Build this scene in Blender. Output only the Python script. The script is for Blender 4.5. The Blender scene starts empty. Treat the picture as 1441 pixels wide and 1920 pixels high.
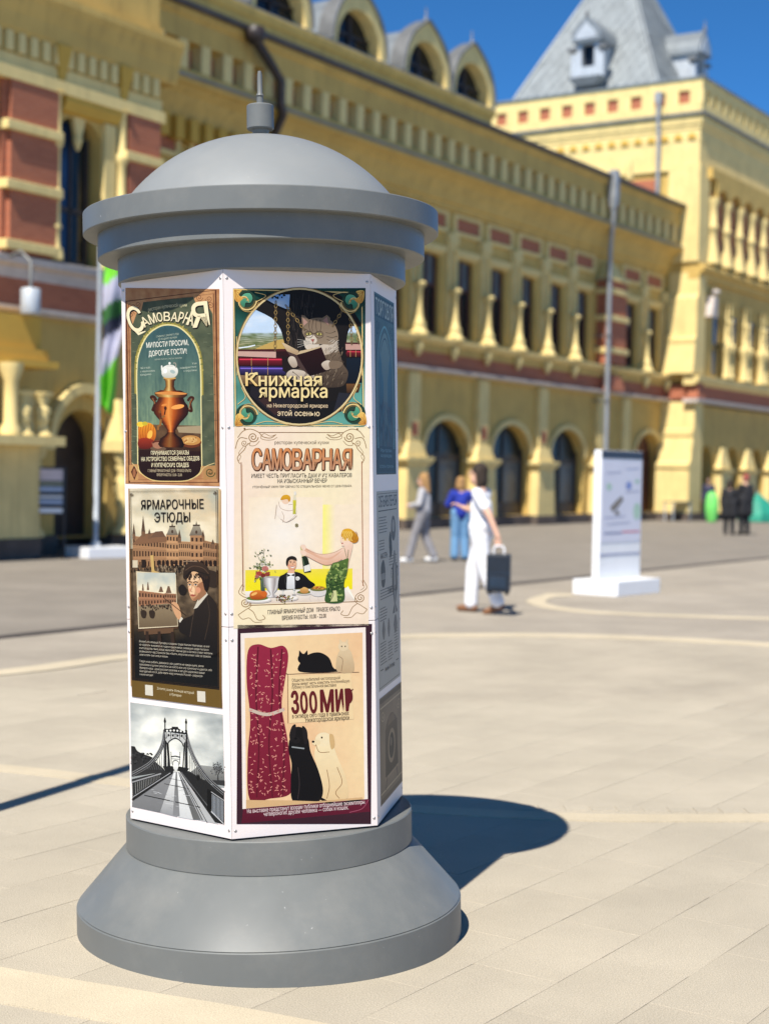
import bpy, bmesh, math, random
import numpy as np
from math import sin, cos, pi, radians, sqrt, atan2, hypot
from mathutils import Vector, Matrix, noise as mnoise
random.seed(7)
SC = bpy.context.scene
COL = SC.collection
# ------------------------------------------------------------------ camera
cam_d = bpy.data.cameras.new("camera"); cam = bpy.data.objects.new("camera", cam_d); COL.objects.link(cam)
PITCH, ROLL = radians(1.43), 0.02
Fw = Vector((0, cos(PITCH), -sin(PITCH))); R0 = Vector((1, 0, 0)); U0 = R0.cross(Fw)
Rt = R0 * cos(ROLL) + U0 * sin(ROLL); Up = U0 * cos(ROLL) - R0 * sin(ROLL)
M = Matrix((Rt, Up, -Fw)).transposed().to_4x4(); M.translation = Vector((0, 0, 1.6))
cam.matrix_world = M
cam_d.sensor_fit = 'VERTICAL'; cam_d.sensor_height = 36.0; cam_d.lens = 36 * 2890 / 1920
cam_d.clip_start = 0.1; cam_d.clip_end = 2000
cam_d.dof.use_dof = True; cam_d.dof.focus_distance = 4.95; cam_d.dof.aperture_fstop = 2.4
SC.camera = cam
# ------------------------------------------------------------------ light
SUN_EL, SUN_AZ = radians(54.0), radians(23)          # azimuth: shadows run this far right of straight ahead
to_sun = Vector((-sin(SUN_AZ) * cos(SUN_EL), -cos(SUN_AZ) * cos(SUN_EL), sin(SUN_EL)))
sl = bpy.data.lights.new("sun", 'SUN'); sl.energy = 5.0; sl.angle = radians(0.5); sl.color = (1.0, 0.95, 0.86)
sun = bpy.data.objects.new("sun", sl); COL.objects.link(sun)
sun.rotation_euler = to_sun.to_track_quat('Z', 'Y').to_euler(); sun.location = to_sun * 60
W = bpy.data.worlds.new("World"); SC.world = W; W.use_nodes = True
nt = W.node_tree; nt.nodes.clear()
sky = nt.nodes.new('ShaderNodeTexSky'); sky.sky_type = 'NISHITA'; sky.sun_disc = False
sky.sun_elevation = SUN_EL; sky.sun_rotation = atan2(to_sun.x, to_sun.y)
sky.air_density = 0.3; sky.dust_density = 0.0; sky.ozone_density = 8.0; sky.altitude = 100
bg = nt.nodes.new('ShaderNodeBackground'); bg.inputs[1].default_value = 0.115
wo = nt.nodes.new('ShaderNodeOutputWorld')
tint = nt.nodes.new('ShaderNodeVectorMath'); tint.operation = 'MULTIPLY'; tint.inputs[1].default_value = (0.62, 1.30, 1.42)
nt.links.new(sky.outputs[0], tint.inputs[0]); nt.links.new(tint.outputs[0], bg.inputs[0]); nt.links.new(bg.outputs[0], wo.inputs[0])
vs = SC.view_settings; vs.view_transform = 'Standard'; vs.look = 'None'; vs.exposure = 0.58; vs.gamma = 1; vs.use_curve_mapping = False
SC.cycles.max_bounces = 6; SC.cycles.diffuse_bounces = 3; SC.cycles.use_denoising = True
SC.cycles.sample_clamp_indirect = 6
# ------------------------------------------------------------------ helpers
def srgb(c):
    return tuple((v / 12.92 if v <= 0.04045 else ((v + 0.055) / 1.055) ** 2.4) for v in c)
MATS = {}
def mat(name, col, rough=0.8, var=0.12, scale=3.0, bump=0.0, bscale=40.0, metal=0.0, streak=0.0, dirt=0.0, rnd=0.0, spec=0.5):
    m = bpy.data.materials.new(name); m.use_nodes = True; MATS[name] = m
    n = m.node_tree; N = n.nodes; L = n.links; b = N['Principled BSDF']
    b.inputs['Roughness'].default_value = rough; b.inputs['Metallic'].default_value = metal
    b.inputs['Specular IOR Level'].default_value = spec
    tc = N.new('ShaderNodeTexCoord'); src = None
    def mixc(fac, a, bb, mode='MIX'):
        x = N.new('ShaderNodeMix'); x.data_type = 'RGBA'; x.blend_type = mode
        for s, v in ((0, fac), (6, a), (7, bb)):
            if hasattr(v, 'links'): L.new(v, x.inputs[s])
            else: x.inputs[s].default_value = v if s == 0 else (*v[:3], 1)
        return x.outputs[2]
    nz = N.new('ShaderNodeTexNoise'); nz.inputs['Scale'].default_value = scale; nz.inputs['Detail'].default_value = 6; nz.inputs['Roughness'].default_value = .6
    L.new(tc.outputs['Object'], nz.inputs['Vector'])
    lo = tuple(v * (1 - var) for v in col); hi = tuple(min(.95, v * (1 + var)) for v in col)
    rp = N.new('ShaderNodeMapRange'); rp.inputs[1].default_value = .3; rp.inputs[2].default_value = .7
    L.new(nz.outputs['Fac'], rp.inputs[0])
    c = mixc(rp.outputs[0], lo, hi)
    if streak:
        mp = N.new('ShaderNodeMapping'); mp.inputs['Scale'].default_value = (3, 3, .25); L.new(tc.outputs['Object'], mp.inputs[0])
        n2 = N.new('ShaderNodeTexNoise'); n2.inputs['Scale'].default_value = 2.2; n2.inputs['Detail'].default_value = 5; L.new(mp.outputs[0], n2.inputs['Vector'])
        r2 = N.new('ShaderNodeMapRange'); r2.inputs[1].default_value = .52; r2.inputs[2].default_value = .75; r2.inputs[4].default_value = streak; L.new(n2.outputs['Fac'], r2.inputs[0])
        c = mixc(r2.outputs[0], c, tuple(v * .55 for v in col))
    if rnd:
        oi = N.new('ShaderNodeObjectInfo'); r3 = N.new('ShaderNodeMapRange'); r3.inputs[3].default_value = 1 - rnd; r3.inputs[4].default_value = 1 + rnd
        L.new(oi.outputs['Random'], r3.inputs[0])
        cb = N.new('ShaderNodeVectorMath'); cb.operation = 'SCALE'; L.new(c, cb.inputs[0]); L.new(r3.outputs[0], cb.inputs[3]); c = cb.outputs[0]
    L.new(c, b.inputs['Base Color'])
    if bump:
        n3 = N.new('ShaderNodeTexNoise'); n3.inputs['Scale'].default_value = bscale; n3.inputs['Detail'].default_value = 4; L.new(tc.outputs['Object'], n3.inputs['Vector'])
        bp = N.new('ShaderNodeBump'); bp.inputs['Strength'].default_value = bump; bp.inputs['Distance'].default_value = .01
        L.new(n3.outputs['Fac'], bp.inputs['Height']); L.new(bp.outputs[0], b.inputs['Normal'])
    return m
class MB:
    """collects faces, builds ONE mesh object"""
    def __init__(s): s.v = []; s.f = []; s.m = []; s.sm = []
    def add(s, vs, fs, mi=0, smooth=False):
        o = len(s.v); s.v += [tuple(p) for p in vs]; s.f += [tuple(i + o for i in f) for f in fs]
        s.m += [mi] * len(fs); s.sm += [smooth] * len(fs); return s
    def box(s, a, b, mi=0):
        x0, y0, z0 = a; x1, y1, z1 = b
        x0, x1 = min(x0, x1), max(x0, x1); y0, y1 = min(y0, y1), max(y0, y1); z0, z1 = min(z0, z1), max(z0, z1)
        return s.add([(x0, y0, z0), (x1, y0, z0), (x1, y1, z0), (x0, y1, z0), (x0, y0, z1), (x1, y0, z1), (x1, y1, z1), (x0, y1, z1)],
                     [(0, 3, 2, 1), (4, 5, 6, 7), (0, 1, 5, 4), (1, 2, 6, 5), (2, 3, 7, 6), (3, 0, 4, 7)], mi)
    def taper(s, c0, h0, c1, h1, mi=0):   # frustum box: centre, half sizes at bottom and top (c has z)
        vs = []
        for c, h in ((c0, h0), (c1, h1)):
            for sx, sy in ((-1, -1), (1, -1), (1, 1), (-1, 1)): vs.append((c[0] + sx * h[0], c[1] + sy * h[1], c[2]))
        return s.add(vs, [(0, 3, 2, 1), (4, 5, 6, 7), (0, 1, 5, 4), (1, 2, 6, 5), (2, 3, 7, 6), (3, 0, 4, 7)], mi)
    def lathe(s, prof, n=24, c=(0, 0, 0), mi=0, smooth=True, cap=True, a0=0., a1=2 * pi):
        full = abs(a1 - a0 - 2 * pi) < 1e-6; k = n if full else n + 1
        vs = []
        for r, z in prof:
            for i in range(k):
                a = a0 + (a1 - a0) * i / n; vs.append((c[0] + r * cos(a), c[1] + r * sin(a), c[2] + z))
        fs = []
        for j in range(len(prof) - 1):
            for i in range(n):
                i2 = (i + 1) % k; fs.append((j * k + i, j * k + i2, (j + 1) * k + i2, (j + 1) * k + i))
        s.add(vs, fs, mi, smooth)
        if cap and full:
            s.add([vs[i] for i in range(k)][::-1], [tuple(range(k))], mi); s.add([vs[(len(prof) - 1) * k + i] for i in range(k)], [tuple(range(k))], mi)
        return s
    def tube(s, pts, r, n=10, mi=0):
        pts = [Vector(p) for p in pts]; rings = []
        for i, p in enumerate(pts):
            d = (pts[min(i + 1, len(pts) - 1)] - pts[max(i - 1, 0)]).normalized()
            a = d.orthogonal().normalized() if i == 0 else (aprev - d * aprev.dot(d)).normalized(); aprev = a; b = d.cross(a)
            rr = r[i] if isinstance(r, (list, tuple)) else r
            rings.append([p + (a * cos(2 * pi * k / n) + b * sin(2 * pi * k / n)) * rr for k in range(n)])
        vs = [q for g in rings for q in g]; fs = []
        for j in range(len(rings) - 1):
            for k in range(n): fs.append((j * n + k, j * n + (k + 1) % n, (j + 1) * n + (k + 1) % n, (j + 1) * n + k))
        s.add(vs, fs, mi, True); s.add(rings[0][::-1], [tuple(range(n))], mi); return s.add(rings[-1], [tuple(range(n))], mi)
    def prism(s, prof, x0, x1, mi=0):     # profile (y,z) extruded along x, closed
        n = len(prof); vs = [(x0, y, z) for y, z in prof] + [(x1, y, z) for y, z in prof]
        fs = [(i, (i + 1) % n, n + (i + 1) % n, n + i) for i in range(n)] + [tuple(range(n))[::-1], tuple(range(n, 2 * n))]
        return s.add(vs, fs, mi)
    def prismy(s, prof, y0, y1, mi=0):    # profile (x,z) extruded along y
        n = len(prof); vs = [(x, y0, z) for x, z in prof] + [(x, y1, z) for x, z in prof]
        fs = [(i, (i + 1) % n, n + (i + 1) % n, n + i) for i in range(n)] + [tuple(range(n))[::-1], tuple(range(n, 2 * n))]
        return s.add(vs, fs, mi)
    def obj(s, name, mats, parent=None, bevel=0.0, loc=None, recalc=True):
        me = bpy.data.meshes.new(name); me.from_pydata(s.v, [], s.f)
        if not isinstance(mats, (list, tuple)): mats = [mats]
        for m in mats: me.materials.append(m if not isinstance(m, str) else MATS[m])
        me.polygons.foreach_set('material_index', s.m); me.polygons.foreach_set('use_smooth', s.sm)
        if recalc or bevel:
            bm = bmesh.new(); bm.from_mesh(me)
            if recalc: bmesh.ops.recalc_face_normals(bm, faces=bm.faces[:])
            if bevel:
                es = [e for e in bm.edges if len(e.link_faces) == 2 and e.calc_face_angle(0) > .6]
                bmesh.ops.bevel(bm, geom=es, offset=bevel, segments=2, affect='EDGES', profile=.6)
            bm.to_mesh(me); bm.free()
        o = bpy.data.objects.new(name, me); COL.objects.link(o)
        if parent: o.parent = parent
        if loc: o.location = loc
        return o
def empty(name, loc=(0, 0, 0), rz=0.0, label=None, cat=None, group=None):
    o = bpy.data.objects.new(name, None); COL.objects.link(o); o.location = loc; o.rotation_euler = (0, 0, rz); o.empty_display_size = .2
    return tag(o, label, cat, group)
def tag(o, label=None, cat=None, group=None, kind=None):
    for k, v in (('label', label), ('category', cat), ('group', group), ('kind', kind)):
        if v: o[k] = v
    return o
def dup(o, loc=None, parent=None):
    c = o.copy(); COL.objects.link(c)
    if loc is not None: c.location = loc
    c.parent = parent if parent is not None else o.parent
    for ch in list(o.children): dup(ch, None, c)
    return c
def smooth_angle(o, ang=35):
    me = o.data
    for p in me.polygons: p.use_smooth = True
    bm = bmesh.new(); bm.from_mesh(me)
    for e in bm.edges:
        if len(e.link_faces) != 2 or e.calc_face_angle(9) > radians(ang): e.smooth = False
    bm.to_mesh(me); bm.free()
# ------------------------------------------------------------------ materials
YEL = (0.57, 0.38, 0.105)
mat('yellow_plaster', YEL, .85, .13, 1.1, .3, 30, streak=.5)
mat('yellow_trim', (0.75, 0.575, 0.235), .85, .1, 2.0, .25, 40, streak=.4)
mat('yellow_deep', (0.56, 0.34, 0.055), .85, .08, 2.0, .2, 40)
mat('pale_ledge', (0.52, 0.45, 0.40), .8, .15, 2.5, .2, 40, streak=.3)
mat('roof_tin', (0.055, 0.047, 0.045), .55, .3, 1.5)
mat('grey_tin', (0.22, 0.24, 0.25), .45, .2, 1.2, .1, 12, metal=.25, streak=.3)
mat('gutter_tin', (0.17, 0.17, 0.165), .5, .25, 2.0, metal=.3)
mat('slate', (0.23, 0.25, 0.255), .55, .16, 1.3, .2, 20, rnd=.0)
mat('slate_dark', (0.13, 0.15, 0.17), .6, .2, 2)
mat('pale_tin', (0.44, 0.47, 0.50), .5, .12, 3, metal=.1)
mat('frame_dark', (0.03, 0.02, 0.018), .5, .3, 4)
mat('frame_red', (0.10, 0.035, 0.022), .6, .25, 4)
mat('stone_plinth', (0.10, 0.075, 0.06), .9, .25, 3, .4, 25)
mat('white_paint', (0.80, 0.80, 0.80), .4, .03, 3)
mat('black_paint', (0.015, 0.015, 0.017), .5, .2, 4)
mat('pipe_grey', (0.30, 0.31, 0.32), .45, .15, 3, metal=.2)
def brick_mat(name, c1, c2, mortar):
    m = mat(name, c1, .9, .1, 4, 0); N = m.node_tree.nodes; L = m.node_tree.links; b = N['Principled BSDF']
    tc = N.new('ShaderNodeTexCoord'); sp = N.new('ShaderNodeSeparateXYZ'); L.new(tc.outputs['Object'], sp.inputs[0])
    ad = N.new('ShaderNodeMath'); ad.operation = 'ADD'; L.new(sp.outputs[0], ad.inputs[0]); L.new(sp.outputs[1], ad.inputs[1])
    cb = N.new('ShaderNodeCombineXYZ'); L.new(ad.outputs[0], cb.inputs[0]); L.new(sp.outputs[2], cb.inputs[1])
    bk = N.new('ShaderNodeTexBrick'); bk.inputs['Scale'].default_value = 1; bk.inputs['Brick Width'].default_value = .26; bk.inputs['Row Height'].default_value = .077
    bk.inputs['Mortar Size'].default_value = .006; bk.inputs['Color1'].default_value = (*c1, 1); bk.inputs['Color2'].default_value = (*c2, 1); bk.inputs['Mortar'].default_value = (*mortar, 1)
    L.new(cb.outputs[0], bk.inputs['Vector'])
    old = b.inputs['Base Color'].links[0].from_socket
    mx = N.new('ShaderNodeMix'); mx.data_type = 'RGBA'; mx.inputs[0].default_value = .7; L.new(old, mx.inputs[6]); L.new(bk.outputs['Color'], mx.inputs[7]); L.new(mx.outputs[2], b.inputs['Base Color'])
    bp = N.new('ShaderNodeBump'); bp.inputs['Strength'].default_value = .5; bp.inputs['Distance'].default_value = .008; bp.invert = True; L.new(bk.outputs['Fac'], bp.inputs['Height']); L.new(bp.outputs[0], b.inputs['Normal'])
brick_mat('red_brick', (0.42, 0.135, 0.065), (0.33, 0.10, 0.05), (0.40, 0.2, 0.13))
def glass_mat(name, col, rough=.08):
    m = mat(name, col, rough, .4, 1.2, .03, 3, spec=.3); return m
glass_mat('window_glass', (0.012, 0.015, 0.02)); glass_mat('shop_glass', (0.010, 0.015, 0.014), .3)
# ------------------------------------------------------------------ ground
AZ = radians(34); gu = Vector((sin(AZ), cos(AZ), 0)); gv = Vector((cos(AZ), -sin(AZ), 0))
def paving(name, col, var, lines, speck=.25):
    m = mat(name, col, .82, var, .55, .25, 160, rnd=0); N = m.node_tree.nodes; L = m.node_tree.links; b = N['Principled BSDF']
    old = b.inputs['Base Color'].links[0].from_socket
    ge = N.new('ShaderNodeNewGeometry')
    n1 = N.new('ShaderNodeTexNoise'); n1.inputs['Scale'].default_value = 220; n1.inputs['Detail'].default_value = 3; L.new(ge.outputs['Position'], n1.inputs['Vector'])
    r1 = N.new('ShaderNodeMapRange'); r1.inputs[1].default_value = .35; r1.inputs[2].default_value = .65; r1.inputs[3].default_value = 1 - speck; r1.inputs[4].default_value = 1 + speck * .6; L.new(n1.outputs['Fac'], r1.inputs[0])
    n2 = N.new('ShaderNodeTexNoise'); n2.inputs['Scale'].default_value = 1.1; n2.inputs['Detail'].default_value = 5; n2.inputs['Roughness'].default_value = .65; L.new(ge.outputs['Position'], n2.inputs['Vector'])
    r2 = N.new('ShaderNodeMapRange'); r2.inputs[1].default_value = .35; r2.inputs[2].default_value = .7; r2.inputs[3].default_value = .9; r2.inputs[4].default_value = 1.07; L.new(n2.outputs['Fac'], r2.inputs[0])
    mu = N.new('ShaderNodeMath'); mu.operation = 'MULTIPLY'; L.new(r1.outputs[0], mu.inputs[0]); L.new(r2.outputs[0], mu.inputs[1])
    if lines:
        mp = N.new('ShaderNodeMapping'); mp.inputs['Rotation'].default_value = (0, 0, -(pi / 2 - AZ)); L.new(ge.outputs['Position'], mp.inputs[0])
        bk = N.new('ShaderNodeTexBrick'); bk.inputs['Scale'].default_value = 1; bk.inputs['Brick Width'].default_value = lines[0]; bk.inputs['Row Height'].default_value = lines[1]; bk.inputs['Mortar Size'].default_value = .006
        bk.inputs['Color1'].default_value = (.985, .985, .985, 1); bk.inputs['Color2'].default_value = (1.015, 1.015, 1.015, 1); bk.inputs['Mortar'].default_value = (.9, .885, .87, 1); L.new(mp.outputs[0], bk.inputs['Vector'])
        v = N.new('ShaderNodeVectorMath'); v.operation = 'MULTIPLY'; L.new(old, v.inputs[0]); L.new(bk.outputs['Color'], v.inputs[1]); old = v.outputs[0]
    else:
        oi = N.new('ShaderNodeObjectInfo'); r3 = N.new('ShaderNodeMapRange'); r3.inputs[3].default_value = .97; r3.inputs[4].default_value = 1.03; L.new(oi.outputs['Random'], r3.inputs[0])
        mm = N.new('ShaderNodeMath'); mm.operation = 'MULTIPLY'; L.new(mu.outputs[0], mm.inputs[0]); L.new(r3.outputs[0], mm.inputs[1]); mu = mm
    sc = N.new('ShaderNodeVectorMath'); sc.operation = 'SCALE'; L.new(old, sc.inputs[0]); L.new(mu.outputs[0], sc.inputs[3]); L.new(sc.outputs[0], b.inputs['Base Color'])
    return m
paving('slab_stone', (0.43, 0.375, 0.285), .07, None)
paving('plaza_stone', (0.41, 0.355, 0.27), .07, (.62, .31))
paving('outer_stone_dim', (0.34, 0.295, 0.235), .08, (.62, .31))
paving('far_stone_dim', (0.235, 0.205, 0.168), .08, (.8, .4))
paving('pale_stone', (0.52, 0.44, 0.31), .05, None, .18)
paving('drain_stone', (0.055, 0.045, 0.04), .2, None, .3)
def sheet(name, pts, z, m, parent=None, thick=0):
    mb = MB(); n = len(pts); mb.add([(x, y, z) for x, y in pts], [tuple(range(n))])
    o = mb.obj(name, m, parent, recalc=False)
    if o.data.polygons[0].normal.z < 0: o.data.flip_normals()
    return o
def strip(name, pts, w, z, m, z0=-.01):
    """a band of stone following pts: real slab with sides"""
    P = [Vector((*p, 0)) for p in pts]; vs = []; n = len(P)
    ws = w if isinstance(w, (list, tuple)) else [w] * n
    for i, p in enumerate(P):
        d = (P[min(i + 1, n - 1)] - P[max(i - 1, 0)]).normalized(); q = Vector((-d.y, d.x, 0)) * ws[i] / 2
        for s, h in ((1, z), (-1, z), (-1, z0), (1, z0)): vs.append((p.x + q.x * s, p.y + q.y * s, h))
    fs = []
    for i in range(n - 1):
        for k in range(4): fs.append((4 * i + k, 4 * i + (k + 1) % 4, 4 * i + 4 + (k + 1) % 4, 4 * i + 4 + k))
    fs += [(3, 2, 1, 0), tuple(4 * (n - 1) + k for k in range(4))]
    return MB().add(vs, fs).obj(name, m)
def curve(pts, k=10):
    P = [Vector((*p, 0)) for p in pts]; out = []
    P = [2 * P[0] - P[1]] + P + [2 * P[-1] - P[-2]]
    for i in range(1, len(P) - 2):
        for j in range(k):
            t = j / k; a, b, c, d = P[i - 1:i + 3]
            q = .5 * ((2 * b) + (c - a) * t + (2 * a - 5 * b + 4 * c - d) * t * t + (3 * b - a - 3 * c + d) * t ** 3); out.append((q.x, q.y))
    out.append((P[-2].x, P[-2].y)); return out
plaza = sheet('plaza_ground', [(-400, -60), (400, -60), (400, 900), (-400, 900)], -.004, MATS['plaza_stone']); tag(plaza, kind='structure')
# stone coloured darker beyond the circle and drain, imitating the dimming with distance
arcC = curve([(-6.5, 8.3), (-5.2, 9.6), (-2.95, 11.85), (-2.2, 13.0), (-1.0, 14.3), (0.2, 15.1), (1.0, 15.42), (1.8, 15.52), (2.6, 15.45), (3.8, 15.05), (6.5, 13.7), (11, 10.2)])
d0 = Vector((-3.56, 14.35)); dd = Vector((sin(radians(33)), cos(radians(33))))
def dr(t, o=0): q = d0 + dd * t + Vector((dd.y, -dd.x)) * o; return (q.x, q.y)
outer = sheet('outer_paving', arcC + [dr(120, 40), dr(120, 0), dr(-7.3, 0)], .0, MATS['outer_stone_dim']); tag(outer, kind='structure')
far = sheet('far_paving', [dr(-90), dr(400), dr(400, -300), dr(-90, -300)], .0, MATS['far_stone_dim']); tag(far, kind='structure')
o = strip('drain_channel', [dr(-60), dr(150)], .23, .004, MATS['drain_stone']); tag(o, kind='structure')
o = strip('pale_stone_band', arcC, .27, .008, MATS['pale_stone']); tag(o, kind='structure')
bandB = curve([(-4.6, 8.75), (-3.2, 8.45), (-2.0, 8.12), (-1.3, 7.82), (-.5, 7.5), (.3, 7.3), (.95, 7.22), (1.4, 7.24), (1.86, 7.29), (2.6, 7.42), (4.5, 7.9)])
o = strip('pale_stone_band', bandB, .155, .004, MATS['pale_stone'], -.02); tag(o, kind='structure')
bandA = curve([(-2.6, 5.3), (-1.7, 4.95), (-1.15, 4.71), (-.78, 4.56), (-.37, 4.39), (.2, 4.1), (.8, 3.7)])
o = strip('pale_stone_band', bandA, .27, .004, MATS['pale_stone'], -.02); tag(o, kind='structure')
bandD = curve([(2.5, 21.0), (2.15, 20.4), (1.95, 19.6), (2.05, 18.9), (2.35, 18.4), (2.8, 18.15), (3.65, 18.0), (4.5, 17.9), (6.5, 18.0)])
o = strip('pale_stone_band', bandD, [.15, .25, .4, .45, .38, .32, .28, .25] + [.24] * (len(bandD) - 8), .009, MATS['pale_stone']); tag(o, kind='structure')
# paving slabs one by one where the joints can be told apart
SW, SL = .31, .62
sm = MB(); a, b, h = SL / 2 - .0006, SW / 2 - .0007, 0.0
sm.add([(-a, -b, -.03), (a, -b, -.03), (a, b, -.03), (-a, b, -.03), (-a, -b, -.0010), (a, -b, -.0010), (a, b, -.0010), (-a, b, -.0010),
        (-a + .001, -b + .005, 0), (a - .001, -b + .005, 0), (a - .001, b - .005, 0), (-a + .001, b - .005, 0)],
       [(0, 1, 5, 4), (1, 2, 6, 5), (2, 3, 7, 6), (3, 0, 4, 7), (4, 5, 9, 8), (5, 6, 10, 9), (6, 7, 11, 10), (7, 4, 8, 11), (8, 9, 10, 11)])
cand = []
for i in range(-60, 60):
    for j in range(-60, 60):
        c = gu * (SL * (i + (.5 if j % 2 else 0))) + gv * (-2.23 + .155 + SW * j)
        if c.y < 3.9 or c.y > 10.9: continue
        if abs(c.x - .0) > c.y * .25 + .35: continue
        if (c.x + .4) ** 2 + (c.y - 5.4) ** 2 < .30 ** 2: continue
        cand.append((c.y, c))
cand.sort(key=lambda t: t[0]); slab0 = None
for y, c in cand[:298]:
    if slab0 is None:
        s = slab0 = sm.obj('paving_slab', MATS['slab_stone'], plaza)
    else:
        s = slab0.copy(); COL.objects.link(s)
    s.location = (c.x, c.y, random.uniform(-.0004, .0004)); s.rotation_euler = (random.gauss(0, .0008), random.gauss(0, .0008), pi / 2 - AZ + random.gauss(0, .0015))
# sett row along the far side of the straight band
for k in range(26):
    x = .70 + k * .126; y = 7.40 + .02 * max(0, x - 1.2) + .035 * max(0, x - 1.8)
    s = MB().taper((0, 0, -.03), (.057, .06, 0), (0, 0, .002), (.054, .056, 0)).obj('sett', MATS['slab_stone'], plaza); s.location = (x, y + .015, random.uniform(.0, .002)); s.rotation_euler = (0, 0, .03)
# ------------------------------------------------------------------ the trade fair building; local x runs along the front, -y comes out of it
BO = Vector((4.62995, 50.86658, 0))
bld = empty('fair_building', BO, radians(57), 'long yellow and red brick historic trade fair building with grey dormers across the square', 'building')
def bx(mb, s0, s1, o0, o1, z0, z1, mi=0): return mb.box((s0, -o0, z0), (s1, -o1, z1), mi)
def part(name, mb, m, bevel=0.0, parent=None): return mb.obj(name, m, parent or bld, bevel)
def pcopy(src, loc):
    return dup(src, loc)
def arch_pts(c, w, zs, rise, n=14):
    return [(c + w / 2 * cos(pi * k / n), zs + rise * sin(pi * k / n)) for k in range(n + 1)]   # right to left
def wall_arches(mb, s0, s1, o0, o1, z0, z1, ops, mi=0):
    """wall between offsets o0 (back) and o1 (front) with real openings (c, w, zb, zs, rise)"""
    cur = s0
    for c, w, zb, zs, rise in sorted(ops):
        l, r = c - w / 2, c + w / 2
        bx(mb, cur, l, o0, o1, z0, z1, mi)
        if zb > z0 + .001: bx(mb, l, r, o0, o1, z0, zb, mi)
        ap = arch_pts(c, w, zs, rise); half = len(ap) // 2
        mb.prismy([(r, z1), (c, z1)] + [p for p in ap[:half + 1]][::-1], -o1, -o0, mi)
        mb.prismy([(c, z1), (l, z1)] + [p for p in ap[half:]][::-1], -o1, -o0, mi)
        cur = r
    bx(mb, cur, s1, o0, o1, z0, z1, mi)
    return mb
Y, T, D, BK, LG = 'yellow_plaster', 'yellow_trim', 'yellow_deep', 'red_brick', 'pale_ledge'
S0, S1 = -22.4, 11.2
# --- wing: walls
winc = [-6.27 + 2.035 * k for k in range(-7, 9) if k != 6]
arcc = [-5.2 + 4.07 * k for k in range(-4, 3)]
part('wall', wall_arches(MB(), S0, S1, -.6, 0, 5.6, 9.5, [(c, 1.08, 5.75, 8.05, .1) for c in winc]), Y)
gw = wall_arches(MB(), S0, S1, -.7, 0, .32, 4.55, [(c, 2.66, .33, 2.3, .95) for c in arcc] + [(9.93, 2.3, .33, 2.35, 1.05)])
part('wall', gw, Y)
mb = MB(); bx(mb, S0, S1, -.6, .12, 4.72, 5.2); part('brick_band', mb, BK)
mb = MB(); bx(mb, S0, S1, -.6, .08, 4.55, 4.72); bx(mb, S0, S1, -.6, .16, 5.2, 5.42); part('wall_course', mb, Y)
mb = MB(); mb.prism([(-.0, 4.6), (-.3, 4.62), (-.36, 4.66), (-.36, 4.72), (-.0, 4.78)], S0, S1); part('string_course', mb, LG)
mb = MB(); mb.prism([(.6, 5.42), (-.2, 5.42), (-.34, 5.5), (-.4, 5.56), (-.4, 5.62), (-.0, 5.68), (.6, 5.68)], S0, S1); part('sill_ledge', mb, T)
mb = MB(); bx(mb, S0, S1, -.6, .14, 0, .32); part('plinth', mb, 'stone_plinth', .02)
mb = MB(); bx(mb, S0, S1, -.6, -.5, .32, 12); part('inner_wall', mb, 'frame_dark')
# --- wing: main cornice, parapet, eaves
mb = MB(); mb.prism([(.5, 9.5), (-.08, 9.5), (-.14, 9.56), (-.14, 9.66), (-.22, 9.72), (-.3, 9.95), (-.44, 10.2), (-.62, 10.36), (-.72, 10.4), (-.75, 10.44), (-.75, 10.5), (.5, 10.5)], S0, S1); part('main_cornice', mb, Y)
mb = MB(); mb.prism([(.3, 10.5), (-.78, 10.5), (-.8, 10.53), (-.8, 10.56), (-.66, 10.62), (.3, 10.62)], S0, S1); part('cornice_flashing', mb, 'gutter_tin')
mb = MB(); bx(mb, S0, S1, -.3, .62, 10.62, 10.74); bx(mb, S0, S1, -.3, .62, 11.38, 12.05); bx(mb, S0, S1, -.3, .3, 10.74, 11.38)
mb.prism([(.3, 11.86), (-.62, 11.86), (-.72, 11.95), (-.74, 12.05), (.3, 12.05)], S0, S1); part('parapet', mb, Y)
mb = MB(); bx(mb, -.16, .16, .3, .62, 10.74, 11.38); po = part('parapet_post', mb, T)
bp_ = MB(); bx(bp_, -.2, .2, .3, .34, 10.84, 11.28); pb = part('brick_panel', bp_, BK)
x = -22.2; first = True
while x < 11.0:
    if first: po.location = (x, 0, 0); pb.location = (x + .4, 0, 0); first = False
    else: pcopy(po, (x, 0, 0)); pcopy(pb, (x + .4, 0, 0))
    x += .8
mb = MB(); mb.prism([(.3, 12.05), (-.85, 12.05), (-.88, 12.1), (-.88, 12.17), (.3, 12.3)], S0, S1 - .02); part('eaves', mb, 'roof_tin')
mb = MB(); mb.prism([(-.6, 12.18), (-.6, 12.24), (6, 14.6), (6, 12.2)], S0, S1 - .02); part('roof', mb, 'grey_tin')
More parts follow.
